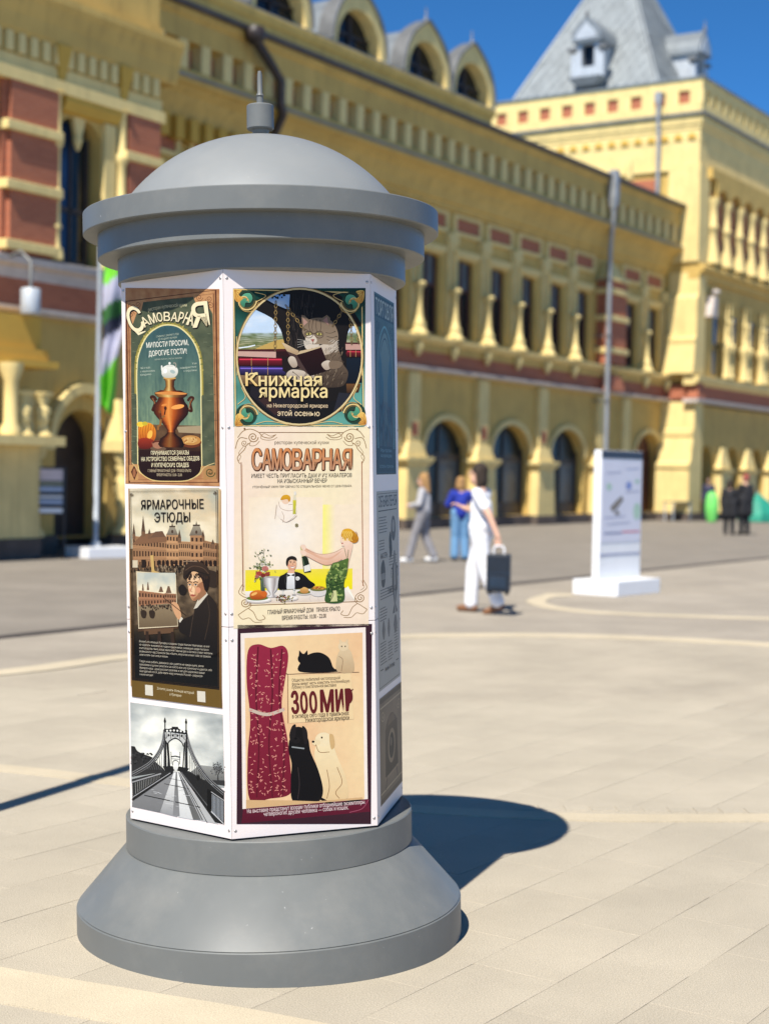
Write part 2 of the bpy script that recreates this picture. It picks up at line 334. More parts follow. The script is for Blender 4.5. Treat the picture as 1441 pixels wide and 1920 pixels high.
# frieze brick panels, lintels, lesenes
fr = MB(); bx(fr, -.68, .68, 0, .05, 8.98, 9.33); fr = part('brick_panel', fr, BK)
fm = MB(); 
for a0, a1, z0, z1 in ((-.85, .85, 8.84, 8.95), (-.85, .85, 9.36, 9.46), (-.85, -.7, 8.95, 9.36), (.7, .85, 8.95, 9.36)): bx(fm, a0, a1, 0, .09, z0, z1)
fm = part('panel_surround', fm, T)
ls = MB(); bx(ls, -.2, .2, 0, .12, 5.7, 8.82); bx(ls, -.27, .27, 0, .2, 8.5, 8.82); bx(ls, -.23, .23, 0, .16, 8.36, 8.5); ls = part('pilaster', ls, T)
hd = MB(); bx(hd, -.72, .72, 0, .12, 8.24, 8.4); bx(hd, -.66, .66, 0, .06, 8.16, 8.24)
hd = part('window_surround', hd, T)
def colonette(mb, c=(0, 0, 0)):
    mb.lathe([(.29, 0), (.29, .06), (.24, .09), (.19, .28), (.22, .32), (.14, .4), (.105, .62), (.085, .9), (.08, 1.27), (.11, 1.3), (.075, 1.35), (.17, 1.43), (.195, 1.48), (.17, 1.53), (.07, 1.58), (.055, 2.6), (.1, 2.66)], 14, c)
cm = MB(); colonette(cm, (0, -.27, 5.62)); cm.taper((0, -.16, 5.6), (.34, .26), (0, -.16, 5.72), (.34, .26)); co = part('colonette', cm, T)
cn = MB(); cn.lathe([(.05, -.02), (.12, .12), (.16, .3), (.13, .36)], 10, (0, -.26, 5.05)); cn = part('console', cn, T)
ks = [k for k in range(-7, 10)]
for i, k in enumerate(ks):
    s = -7.29 + 2.035 * k
    if 5.0 < s < 7.3 and False: continue
    for src in (ls, co, cn):
        if 4.6 < s < 7.2: continue
        if i == 0: src.location = (s, 0, 0)
        else: pcopy(src, (s, 0, 0))
for i, c in enumerate(winc):
    for src in (fr, fm, hd):
        if i == 0: src.location = (c, 0, 0)
        else: pcopy(src, (c, 0, 0))
# windows, upper storey
wm = MB()
for a in (-.5, .5): bx(wm, a - .04, a + .04, -.22, -.13, 5.75, 8.1)
bx(wm, -.025, .025, -.22, -.14, 5.8, 8.1); bx(wm, -.5, .5, -.22, -.13, 5.75, 5.85); bx(wm, -.5, .5, -.22, -.13, 7.2, 7.27)
wf = part('window', wm, 'frame_red')
g = MB(); bx(g, -.5, .5, -.26, -.2, 5.8, 7.22); part('pane', g, 'window_glass', parent=wf)
glass_mat('pane_pale', (0.10, 0.115, 0.12), .3)  # upper panes: sky reflection put into a paler glass colour
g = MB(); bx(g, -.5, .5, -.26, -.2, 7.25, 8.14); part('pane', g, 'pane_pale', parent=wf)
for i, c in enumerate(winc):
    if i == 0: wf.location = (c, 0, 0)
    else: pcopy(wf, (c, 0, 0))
# shop arches, ground floor
am = MB()
for a in (-1.33, -.05, 1.23): bx(am, a, a + .1, -.36, -.24, .3, 2.5 if a != -.05 else 3.2)
bx(am, -1.33, 1.33, -.36, -.23, 2.05, 2.22); bx(am, -1.33, 1.33, -.36, -.24, .3, .75)
af = part('shop_window', am, 'frame_dark')
g = MB(); bx(g, -1.3, -.03, -.34, -.29, .7, 2.1); part('pane', g, 'shop_glass', parent=af)
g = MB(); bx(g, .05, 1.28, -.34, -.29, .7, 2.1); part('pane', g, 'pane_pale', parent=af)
g = MB(); g.prismy(arch_pts(0, 2.62, 2.2, 1.0), .29, .34); part('fanlight', g, 'shop_glass', parent=af)
hm = MB(); ap = arch_pts(0, 2.94, 2.3, 1.12, 16); ai = arch_pts(0, 2.66, 2.3, .95, 16)
for k in range(16): hm.prismy([ap[k], ap[k + 1], ai[k + 1], ai[k]], -.1, 0)
hm = part('arch_moulding', hm, T)
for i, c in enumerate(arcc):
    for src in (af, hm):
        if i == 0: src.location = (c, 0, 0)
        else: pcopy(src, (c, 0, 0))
pcopy(hm, (9.93, 0, .1))
dm = MB(); bx(dm, 8.78, 11.1, -.5, -.4, .1, 2.6); dm.prismy(arch_pts(9.93, 2.3, 2.4, .98), .4, .5)
for a in (9.0, 10.05): bx(dm, a, a + .85, -.4, -.36, .4, 2.2)
dr_ = part('door', dm, 'frame_red'); g = MB(); g.tube([(9.86, .33, 1.2), (9.86, .30, 1.25), (9.86, .30, 1.4), (9.86, .33, 1.45)], .015, 6); part('door_handle', g, 'gutter_tin', parent=dr_)
# pier pedestals between arches
pm = MB(); pm.taper((0, -.15, .0), (.7, .22), (0, -.15, .3), (.7, .22)); pm = part('pedestal_base', pm, 'stone_plinth', .02)
pd = MB(); pd.taper((0, -.14, .3), (.63, .19), (0, -.14, 1.85), (.56, .17)); pd.taper((0, -.16, 1.85), (.58, .19), (0, -.17, 2.0), (.72, .25)); pd.taper((0, -.17, 2.0), (.74, .26), (0, -.17, 2.1), (.74, .26))
pd.taper((0, -.1, 2.1), (.6, .17), (0, -.08, 2.55), (.34, .12)); pd.taper((0, -.07, 2.55), (.32, .1), (0, -.07, 4.55), (.3, .1)); pd = part('pier', pd, T, .012)
pk = MB(); bx(pk, -.16, .16, .15, .19, 2.72, 3.1); pk = part('brick_panel', pk, BK)
for i, k in enumerate(range(-4, 3)):
    s = -7.25 + 4.07 * k
    for src in (pm, pd, pk):
        if i == 0: src.location = (s, 0, 0)
        else: pcopy(src, (s, 0, 0))
pcopy(pm, (5.4, 0, 0)); pcopy(pd, (5.4, 0, 0)); pcopy(pm, (7.6, 0, 0)); pcopy(pd, (7.6, 0, 0))
# brick pier with yellow bands, and its flared foot
mb = MB(); bx(mb, 5.1, 6.55, 0, .52, 5.68, 8.7); mb.taper((5.82, -.2, 4.74), (.66, .36), (5.82, -.2, 5.3), (.42, .28)); part('brick_pier', mb, BK)
for z in (6.05, 7.2, 8.15): mb = MB(); bx(mb, 5.01, 6.64, 0, .6, z, z + .2); part('pier_band', mb, T, .02)
mb = MB(); mb.taper((5.82, -.25, 8.7), (.7, .26), (5.82, -.12, 9.3), (.2, .12)); mb.taper((5.82, -.3, 8.62), (.78, .3), (5.82, -.3, 8.74), (.78, .3)); part('pier_cap', mb, T)
mb = MB(); mb.lathe([(.1, 0), (.16, .1), (.1, .25), (.14, .4), (.03, .8)], 10, (5.75, -.85, 12.2)); part('finial', mb, T)
# downpipes
mb = MB(); mb.taper((4.45, -.87, 11.0), (.09, .09), (4.45, -.87, 11.35), (.16, .16)); mb.taper((4.45, -.87, 11.35), (.15, .15), (4.45, -.87, 12.35), (.15, .15)); hp = part('rainwater_hopper', mb, 'pipe_grey', .02)
mb = MB(); mb.tube([(4.45, -.87, 11.1), (4.5, -.86, 10.75), (4.8, -.64, 10.1), (4.92, -.56, 9.7), (4.92, -.56, 4.0), (4.92, -.56, .25)], .085, 10); part('downpipe', mb, 'pipe_grey')
for z in (8.6, 6.6, 4.3, 2.2): mb = MB(); mb.lathe([(.125, 0), (.125, .07)], 10, (4.92, -.56, z)); bx(mb, 4.9, 4.94, 0, .5, z + .01, z + .06); part('pipe_bracket', mb, 'gutter_tin')
mb = MB(); mb.tube([(-15.95, -.86, 12.05), (-15.9, -.9, 11.85), (-15.2, -.9, 11.35), (-14.9, -.9, 11.1), (-14.9, -.9, 10.6), (-14.75, -.86, 10.35), (-14.6, -.3, 9.6), (-14.6, -.2, 9.3), (-14.6, -.2, .3)], .12, 8); part('downpipe', mb, 'frame_dark')
mb = MB(); mb.lathe([(.1, 0), (.24, .12), (.27, .3), (.2, .42)], 12, (-15.95, -.9, 11.75)); part('rainwater_hopper', mb, 'frame_dark')
# dentils below the cornice on the left stretch
dt = MB(); bx(dt, -.14, .14, .13, .36, 9.2, 9.72); dt = part('dentil', dt, D)
for i in range(14):
    s = -21.6 + .52 * i
    if i == 0: dt.location = (s, 0, 0)
    else: pcopy(dt, (s, 0, 0))
# --- attic with dormers
mb = MB(); bx(mb, S0, -1.1, -6.0, -.95, 12.2, 13.2); mb.prism([(.9, 13.2), (.86, 13.24), (.82, 13.3), (.8, 13.36), (.8, 13.44), (3, 13.5), (3, 13.2)], S0, -1.1); part('attic_wall', mb, Y)
mb = MB(); mb.prism([(.8, 13.44), (.8, 13.47), (6.5, 14.0), (6.5, 13.2)], S0, -1.12); part('attic_roof', mb, 'grey_tin')
def keel(w, zs, h, n=12):      # ogee arch outline, right to left
    out = []
    for k in range(n + 1):
        t = k / n; a = pi / 2 * t; x = w / 2 * cos(a); z = zs + (h - .2) * sin(a); 
        if t > .6: z += .2 * ((t - .6) / .4) ** 2.2
        out.append((x, z))
    return out + [(-x, z) for x, z in out[::-1][1:]]
dw, n = 2.2, 12
k_out = keel(2.66, 13.5, 1.78, n); a_in = [(dw / 2 * cos(pi * k / (2 * n)), 13.5 + 1.15 * sin(pi * k / (2 * n))) for k in range(2 * n + 1)]
fm_ = MB()
for k in range(2 * n): fm_.prismy([k_out[k], k_out[k + 1], a_in[k + 1], a_in[k]], .85, 1.32)
bx(fm_, -1.33, -1.1, -1.32, -.85, 13.4, 13.5); bx(fm_, 1.1, 1.33, -1.32, -.85, 13.4, 13.5); bx(fm_, -1.1, 1.1, -1.32, -.85, 13.40, 13.49)
dorm = part('dormer', fm_, T)
vm = MB(); k2 = [(x * .97, 13.45 + (z - 13.5) * .93) for x, z in k_out]; vm.prismy(k2 + [(-1.29, 13.2), (1.29, 13.2)], 1.30, 5.5); part('dormer_roof', vm, 'grey_tin', parent=dorm)
g = MB(); g.prismy(a_in, 1.27, 1.31); part('pane', g, 'window_glass', parent=dorm)
fb = MB(); bx(fb, -.05, .05, -1.27, -1.2, 13.5, 14.6); bx(fb, -1.0, 1.0, -1.27, -1.2, 13.95, 14.03); part('window_bars', fb, 'frame_dark', parent=dorm)
hk = MB(); 
for k in range(2 * n): hk.prismy([(k_out[k][0] * 1.05, k_out[k][1] + .05), (k_out[k + 1][0] * 1.05, k_out[k + 1][1] + .05), k_out[k + 1], k_out[k]], .78, 1.32)
part('hood_flashing', hk, 'gutter_tin', parent=dorm)
fk = MB(); fk.lathe([(.05, 0), (.09, .12), (.03, .2), (.02, .5)], 8, (0, -(-.95), 15.2)); part('finial', fk, 'gutter_tin', parent=dorm)
for i, s in enumerate((-12.62, -8.95, -5.28, -2.5, -16.3)):
    if i == 0: dorm.location = (s, 0, 0)
    else: pcopy(dorm, (s, 0, 0))
# ------------------------------------------------------------------ pavilion on the left, standing 3.5 m proud
PF, PS0, PS1 = 3.5, -33.0, -22.35
pw = wall_arches(MB(), PS0, PS1, PF - .6, PF, 4.9, 8.75, [(-24.42, 1.13, 5.32, 7.6, .42), (-28.0, 1.13, 5.32, 7.6, .42)]); part('wall', pw, Y)
pg = wall_arches(MB(), PS0, PS1, PF - .9, PF, .3, 4.3, [(-24.25, 1.35, .31, 1.95, .72)]); part('wall', pg, Y)
mb = MB(); bx(mb, PS1 - .6, PS1, 0, PF - .6, .3, 9.9); part('wall', mb, Y)
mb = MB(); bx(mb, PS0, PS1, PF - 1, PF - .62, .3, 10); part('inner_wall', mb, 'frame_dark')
mb = MB(); bx(mb, PS0, PS1 + .02, PF - .6, PF + .06, 4.4, 4.9); part('brick_band', mb, BK)
mb = MB(); mb.prism([(-PF + .5, 4.28), (-PF - .18, 4.28), (-PF - .24, 4.34), (-PF - .24, 4.4), (-PF + .5, 4.4)], PS0, PS1 + .1); part('string_course', mb, LG)
mb = MB(); mb.prism([(-PF + .5, 4.9), (-PF - .06, 4.9), (-PF - .1, 5.08), (-PF - .24, 5.14), (-PF - .26, 5.26), (-PF - .0, 5.32), (-PF + .5, 5.32)], PS0, PS1 + .1); part('sill_ledge', mb, LG)
mb = MB(); bx(mb, PS0, -24.95, PF - .6, PF + .14, 0, .36); bx(mb, PS0, -25.98, PF, PF + .76, 0, .35); bx(mb, -23.55, PS1 + .1, PF - .6, PF + .14, 0, .36); part('plinth', mb, 'stone_plinth')
# upper brick piers with bands
for a0, a1 in ((-26.28, -25.12), (-23.3, -22.42), (-29.4, -28.7)):
    mb = MB(); bx(mb, a0, a1, PF, PF + .2, 5.32, 8.3); bx(mb, a0 - .12, a0, PF, PF + .1, 5.32, 8.3); part('brick_pier', mb, BK)
    for z in (5.36, 6.4, 7.42): mb = MB(); bx(mb, a0 - .14, a1 + .05, PF, PF + .27, z, z + .17); part('pier_band', mb, T, .02)
for s in (-25.12, -23.42, -28.65):
    mb = MB(); mb.lathe([(.16, 0), (.16, .12), (.1, .2), (.09, .55), (.13, .6), (.09, .66), (.085, 1.1), (.13, 1.16), (.13, 1.24), (.085, 1.3), (.085, 2.0), (.13, 2.06), (.13, 2.16), (.09, 2.22), (.085, 2.95), (.15, 3.0)], 12, (s, -PF - .12, 5.32)); part('colonette', mb, T)
mb = MB(); bx(mb, -.42, .42, -.3, -.22, 5.34, 8.0); wq = part('window', MB().box((-.45, .2, 5.32), (-.37, .3, 7.7)).box((.37, .2, 5.32), (.45, .3, 7.7)).box((-.03, .2, 5.32), (.03, .28, 7.95)).box((-.4, .2, 6.3), (.4, .29, 6.38)).box((-.4, .2, 5.32), (.4, .3, 5.42)), 'frame_dark')
glass_mat('pane_blue', (0.02, 0.045, 0.10)); glass_mat('pane_dark', (0.012, 0.014, 0.014))
part('pane', MB().box((-.4, .24, 5.36), (0, .3, 7.95)), 'pane_blue', parent=wq); part('pane', MB().box((.02, .24, 5.36), (.4, .3, 7.95)), 'pane_dark', parent=wq)
wq.location = (-24.42, -PF, 0); pcopy(wq, (-28.0, -PF, 0))
# pendant in the window head, surround and lintel
mb = MB(); mb.lathe([(.03, 0), (.07, .1), (.1, .2), (.06, .3)], 10, (-24.42, -PF + .05, 7.42)); mb.taper((-24.42, -PF + .05, 7.68), (.07, .05), (-24.42, -PF + .05, 8.02), (.16, .05)); part('pendant', mb, T)
mb = MB(); mb.prism([(-PF, 8.02), (-PF - .12, 8.05), (-PF - .2, 8.2), (-PF - .2, 8.3), (-PF, 8.34)], -24.95, -23.5); part('lintel', mb, D)
mb = MB(); bx(mb, -23.84, -23.55, PF, PF + .1, 5.32, 8.02); part('window_surround', mb, T)
# top: architrave, dentils, cornice, blocking course
mb = MB(); bx(mb, PS0, PS1 + .04, PF - .6, PF + .22, 8.3, 8.52); bx(mb, PS0, PS1 + .02, PF - .6, PF + .14, 8.52, 8.75); part('architrave', mb, T)
mb = MB(); bx(mb, PS0, PS1, PF - .6, PF + .1, 8.75, 9.15); part('frieze', mb, Y)
mb = MB(); mb.prism([(-PF + .5, 9.12), (-PF - .16, 9.12), (-PF - .2, 9.2), (-PF - .24, 9.45), (-PF - .32, 9.7), (-PF - .38, 9.82), (-PF - .38, 9.94), (-PF + .5, 10.0)], PS0, PS1 + .4); bx(mb, PS1, PS1 + .36, .7, PF - .3, 9.2, 9.9); part('main_cornice', mb, Y)
dd_ = MB(); bx(dd_, -.08, .08, PF + .1, PF + .2, 8.78, 9.12); dd_ = part('dentil', dd_, T); i = 0; s = -29.8
while s < -22.3:
    if i == 0: dd_.location = (s, 0, 0)
    else: pcopy(dd_, (s, 0, 0))
    i += 1; s += .29
for s in (-25.05, -23.42):
    mb = MB(); mb.taper((s, -PF - .1, 8.45), (.05, .06), (s, -PF - .14, 9.14), (.17, .12)); part('console', mb, D)
mb = MB(); bx(mb, PS0, PS1 - .02, PF - 3, PF + .08, 9.95, 12.6); bx(mb, PS0, PS1 + .03, PF - .5, PF + .14, 10.0, 10.15); part('blocking_course', mb, Y)
# arched doorway with hood mould and turned columns
mb = MB(); ap = arch_pts(-24.25, 1.9, 2.05, 1.1, 16); ai = arch_pts(-24.25, 1.62, 2.05, .92, 16)
for k in range(16): mb.prismy([ap[k], ap[k + 1], ai[k + 1], ai[k]], -PF - .16, -PF)
part('arch_moulding', mb, T)
mb = MB(); bx(mb, -25.0, -23.5, PF - .62, PF - .55, 0.05, 2.75); part('door', mb, 'frame_dark')
def turned(mb, c, h, r):
    k = h / 1.6; mb.lathe([(r * 1.3, 0), (r * 1.3, .08 * k), (r * .85, .16 * k), (r * .7, .5 * k), (r * 1.0, .62 * k), (r * .75, .7 * k), (r * 1.15, .9 * k), (r * .9, 1.05 * k), (r * .6, 1.2 * k), (r, 1.3 * k), (r * .7, 1.38 * k), (r * 1.35, 1.5 * k), (r * 1.35, 1.6 * k)], 14, c)
for s in (-23.42, -25.75):
    mb = MB(); turned(mb, (s, -PF - .3, .36), 1.55, .17); part('column', mb, T)
    mb = MB(); bx(mb, s - .3, s + .3, PF, PF + .55, 1.91, 2.12); mb.taper((s, -PF - .25, 2.12), (.26, .24), (s, -PF - .1, 2.9), (.08, .1)); part('column_cap', mb, T)
# porch at the far left with balusters under a deep cornice
mb = MB(); bx(mb, -29.5, -25.85, PF, PF + .75, 3.42, 3.62); bx(mb, -29.5, -25.9, PF, PF + .6, 3.62, 4.2); bx(mb, -29.5, -25.75, PF, PF + .9, 3.3, 3.42); part('porch_entablature', mb, D)
mb = MB(); bx(mb, -29.5, -26.0, PF, PF + .72, .36, 2.0); bx(mb, -29.5, -25.92, PF, PF + 1.25, 1.96, 2.12); part('porch_wall', mb, T)
mb = MB(); turned(mb, (-26.25, -PF - 1.0, 2.12), .75, .15); bl = part('baluster', mb, T)
for s in (-26.68,): pcopy(bl, (s + 26.25, 0, .0))
mb = MB(); mb.lathe([(.18, 0), (.18, .1), (.12, .2), (.12, .9), (.2, 1.1), (.2, 1.2)], 14, (-27.0, -PF - 1.05, 2.12)); part('column', mb, T)
# ------------------------------------------------------------------ tower
TF, TS, TE, TB = 1.27, 11.2, 26.0, -9.2
def around(mb, e, z0, z1, mi=0): return bx(mb, TS - e, TE, TB - e, TF + e, z0, z1, mi)
mb = MB(); wall_arches(mb, TS + .01, TE, TF - .6, TF, .32, 4.5, [(12.72 + 2.9 * k, 1.5, .33, 2.1, .85) for k in range(4)]); bx(mb, TS, TS + .6, 0, TF - .6, .32, 4.5); part('wall', mb, Y)
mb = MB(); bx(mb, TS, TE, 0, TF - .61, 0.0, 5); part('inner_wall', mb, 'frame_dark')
mb = MB(); bx(mb, TS, TE, TB, TF, 5.4, 13.55); part('wall', mb, Y)
mb = MB(); around(mb, .05, 13.72, 14.62); around(mb, .12, 13.55, 13.72); around(mb, .06, 14.62, 15.12); around(mb, .1, 15.12, 15.3); around(mb, .16, 15.3, 15.45); around(mb, .12, 15.45, 15.62); part('main_cornice', mb, T)
mb = MB(); around(mb, .24, 15.62, 15.72); part('cornice_flashing', mb, 'gutter_tin')
mb = MB(); around(mb, .02, 15.72, 17.0); around(mb, .13, 15.72, 16.08); around(mb, .13, 16.58, 17.0); part('parapet', mb, T)
mb = MB(); around(mb, .2, 17.0, 17.07); part('coping', mb, 'grey_tin')
ofs = [.66 - 1.0 * k for k in range(10)]
mb = MB(); bx(mb, TS - .13, TS - .02, -.27, .27, 16.08, 16.58); tp = part('parapet_post', mb, T)
mb = MB(); bx(mb, TS - .04, TS - .02, -.22, .22, 16.08, 16.58); tb_ = part('brick_panel', mb, BK)
for i, o in enumerate(ofs):
    if i == 0: tp.location = (0, -(o + .5) , 0); tb_.location = (0, -o, 0)
    else: pcopy(tp, (0, -(o + .5), 0)); pcopy(tb_, (0, -o, 0))
mb = MB(); bx(mb, -.2, .2, TF + .02, TF + .13, 16.08, 16.58); tq = part('parapet_post', mb, T); tq.location = (TS + .1, 0, 0)
for i in range(1, 17): pcopy(tq, (TS + .1 + .78 * i, 0, 0))
mb = MB(); mb.lathe([(.15, -.06), (.15, .06)], 10); 
dn = MB()
for k in range(7): a = pi * k / 6; dn.v.append((TS - .15, .15 * cos(a), 14.75 + .22 * sin(a)))
dn = MB().prism([(.16 * cos(pi * k / 6), 14.72 + .22 * sin(pi * k / 6)) for k in range(7)], TS - .13, TS - .06); dn = part('dentil', dn, D)
for i in range(18):
    o = 1.0 - .56 * i
    if i == 0: dn.location = (0, -o, 0)
    else: pcopy(dn, (0, -o, 0))
# left flank: corner pilaster, brick field
mb = MB(); bx(mb, TS - .05, TS, -3.3, -.5, 12.5, 13.3); part('brick_panel', mb, BK)
mb = MB(); bx(mb, TS - .12, TS + .9, .1, TF + .12, 10.0, 13.55); part('corner_pilaster', mb, T)
mb = MB(); mb.tube([(TS - .25, -.3 + .6, 16.5), (TS - .32, .32, 15.7), (TS - .2, .32, 15.0), (TS - .2, .32, 12.4)], .085, 8); mb.box((TS - .36, .2, 16.2), (TS - .1, .46, 16.6)); part('downpipe', mb, 'pipe_grey')
# corner buttress flaring to the ground
mb = MB()
prof = [(2.2, .3), (2.18, 2.0), (2.3, 2.05), (2.3, 2.2), (1.95, 2.3), (1.6, 3.2), (1.7, 3.3), (1.7, 3.5), (1.5, 3.55), (1.36, 4.6)]
mb.prismy([(TS - (p[0] - 1.27) * .55, p[1]) for p in prof] + [(TS + .75, 4.6), (TS + .75, .3)], -TF - .12, .0); part('corner_buttress', mb, T)
mb = MB(); mb.prismy([(TS - .45, 5.68), (TS - .3, 6.8), (TS - .34, 7.0), (TS - .18, 7.1), (TS - .18, 8.6), (TS - .02, 8.75), (TS - .0, 9.6), (TS + .7, 9.6), (TS + .7, 5.68)], -TF - .15, -.2); part('corner_pilaster', mb, T)
mb = MB(); mb.taper((TS + .2, -TF - .05, 4.75), (.38, .22), (TS + .2, -TF - .05, 5.35), (.25, .18)); part('brick_pier', mb, BK)
mb = MB(); bx(mb, TS - .02, TE, 0, TF + .12, 4.72, 5.25); part('brick_band', mb, BK)
mb = MB(); mb.prism([(-TF + .3, 4.56), (-TF - .3, 4.58), (-TF - .34, 4.66), (-TF - .34, 4.72), (-TF + .3, 4.72)], TS - .3, TE); part('string_course', mb, LG)
mb = MB(); mb.prism([(-TF + .3, 5.25), (-TF - .14, 5.25), (-TF - .3, 5.4), (-TF - .34, 5.52), (-TF - .34, 5.6), (-TF + .3, 5.68)], TS - .3, TE); part('sill_ledge', mb, T)
mb = MB(); bx(mb, TS - .6, TE, -.5, TF + .16, 0, .32); part('plinth', mb, 'stone_plinth')
# front: arcade of half columns over brick, ledge, balusters, windows
mb = MB(); bx(mb, TS + 1.0, TE, TF, TF + .04, 10.2, 12.9); part('brick_panel', mb, BK)
hc = MB(); hc.lathe([(.36, 0), (.34, .1), (.27, .45), (.2, .9), (.2, 1.3), (.26, 1.36), (.26, 1.46), (.19, 1.55), (.19, 2.2), (.28, 2.4), (.28, 2.55)], 12, (0, -TF - .12, 10.05)); hc = part('half_column', hc, T)
ac = MB(); ap = arch_pts(.71, 1.1, 12.55, .45, 8); ac.prismy([(1.42, 13.3), (0, 13.3), (0, 12.55)] + ap[::-1] + [(1.42, 12.55)], -TF - .3, -TF); ac = part('arch_head', ac, Y)
for i in range(9):
    s = TS + 1.25 + 1.42 * i
    if i == 0: hc.location = (s, 0, 0); ac.location = (s, 0, 0)
    else: pcopy(hc, (s, 0, 0)); pcopy(ac, (s, 0, 0))
mb = MB(); mb.prism([(-TF + .3, 9.35), (-TF - .12, 9.35), (-TF - .2, 9.6), (-TF - .36, 9.7), (-TF - .36, 9.82), (-TF, 10.05), (-TF + .3, 10.05)], TS - .02, TE); part('ledge', mb, Y)
mb = MB(); bx(mb, TS + .7, TE, TF, TF + .3, 13.3, 13.7); part('ledge', mb, Y)
hoodm = MB(); hoodm.taper((0, -TF - .22, 7.95), (.3, .2), (.12, -TF - .22, 8.75), (.2, .2)); hoodm.lathe([(.02, 0), (.16, .02), (.2, .12), (.1, .2)], 10, (.3, -TF - .3, 8.85)); hoodm = part('bracket', hoodm, LG)
tw = MB(); tw.box((-.34, -TF + .01, 5.75), (.34, -TF - .02, 8.2)); tw = part('window', tw, 'window_glass')
tc_ = MB(); tc_.lathe([(.2, 0), (.2, .12), (.15, .2), (.13, 1.0), (.22, 1.2), (.22, 1.34), (.09, 1.42), (.07, 2.2), (.12, 2.3), (.05, 2.4), (.05, 2.9), (.12, 3.0)], 10, (-.17, -TF - .2, 5.68)).lathe([(.2, 0), (.2, .12), (.15, .2), (.13, 1.0), (.22, 1.2), (.22, 1.34), (.09, 1.42), (.07, 2.2), (.12, 2.3), (.05, 2.4), (.05, 2.9), (.12, 3.0)], 10, (.27, -TF - .2, 5.68)); tc_ = part('colonette', tc_, T)
for i in range(6):
    s = TS + 1.0 + 2.05 * i
    for src, ds in ((hoodm, 0), (tw, 1.2), (tc_, 2.05)):
        if src is hoodm and i: continue
        if i == 0: src.location = (s + ds, 0, 0)
        else: pcopy(src, (s + ds, 0, 0))
tp_ = MB(); tp_.taper((0, -TF - .12, .3), (.62, .22), (0, -TF - .12, 1.85), (.56, .2)); tp_.taper((0, -TF - .14, 1.85), (.6, .22), (0, -TF - .16, 2.05), (.74, .3)); tp_.taper((0, -TF - .1, 2.05), (.58, .2), (0, -TF - .06, 2.9), (.2, .12)); tp_ = part('pier', tp_, T)
for i in range(4):
    s = 14.17 + 2.9 * i
    if i == 0: tp_.location = (s, 0, 0)
    else: pcopy(tp_, (s, 0, 0))
# roof: slate pyramid with diamond slates, ridge caps, dormers
rb0, rb1, rt0, rt1, zb, zt = (TS + .75, -.75), (TS + 7.8, -7.45), (TS + 3.35, -3.15), (TS + 5.2, -4.95), 17.05, 22.3
pf = [(rb0[0], -rb0[1], zb), (rb1[0], -rb0[1], zb), (rb1[0], -rb1[1], zb), (rb0[0], -rb1[1], zb), (rt0[0], -rt0[1], zt), (rt1[0], -rt0[1], zt), (rt1[0], -rt1[1], zt), (rt0[0], -rt1[1], zt)]
roof = MB().add(pf, [(0, 1, 5, 4), (1, 2, 6, 5), (2, 3, 7, 6), (3, 0, 4, 7), (4, 5, 6, 7)]).obj('tower_roof', MATS['slate'], bld)
def slates(A, Bq, Cq, Dq, rows, cols, name):   # A,B bottom corners; C,D top corners: overlapping diamond slates
    A, Bq, Cq, Dq = map(Vector, (A, Bq, Cq, Dq)); nrm = (Bq - A).cross(Dq - A).normalized(); ctr = Vector(((rb0[0] + rb1[0]) / 2, -(rb0[1] + rb1[1]) / 2, 18))
    if nrm.dot(A - ctr) < 0: nrm = -nrm
    m_ = MB()
    wid = (Bq - A).length / cols
    for r in range(rows + 1):
        t = r / rows; L_ = A.lerp(Dq, t); R_ = Bq.lerp(Cq, t); n_ = int((R_ - L_).length / wid)
        u = (R_ - L_).normalized(); up = ((Dq + Cq) / 2 - (A + Bq) / 2).normalized() * ((Dq + Cq) / 2 - (A + Bq) / 2).length / rows
        mid = (L_ + R_) / 2
        for k in range(-n_ // 2, n_ // 2 + 1):
            p = mid + u * wid * (k + (.5 if r % 2 else 0))
            if abs((p - mid).dot(u)) > (R_ - L_).length / 2 - wid * .3: continue
            j = random.uniform(.01, .03); q = [p - up * 1.05 + nrm * (j + .03), p + u * wid * .49 + nrm * j, p + up * .95 + nrm * .006, p - u * wid * .49 + nrm * j]
            m_.add(q, [(0, 1, 2, 3)])
    o = m_.obj(name, MATS['slate'], bld, recalc=False); tag(o, kind='stuff'); return o
slates(pf[3], pf[0], pf[4], pf[7], 15, 15, 'roof_slate'); slates(pf[0], pf[1], pf[5], pf[4], 15, 15, 'roof_slate')
for a, b in ((0, 4), (3, 7), (1, 5)):
    mb = MB(); mb.tube([pf[a], pf[b]], .09, 8); part('ridge_cap', mb, 'grey_tin')
mb = MB(); mb.box((rt0[0] - .15, -rt0[1] - .15, zt), (rt1[0] + .15, -rt1[1] + .15, zt + .25)); 
for k in range(9): mb.lathe([(.05, 0), (.1, .2), (.03, .6)], 8, (rt0[0] - .1, -rt0[1] + (-.0) + .38 * k, zt + .25))
part('roof_cresting', mb, 'slate_dark')
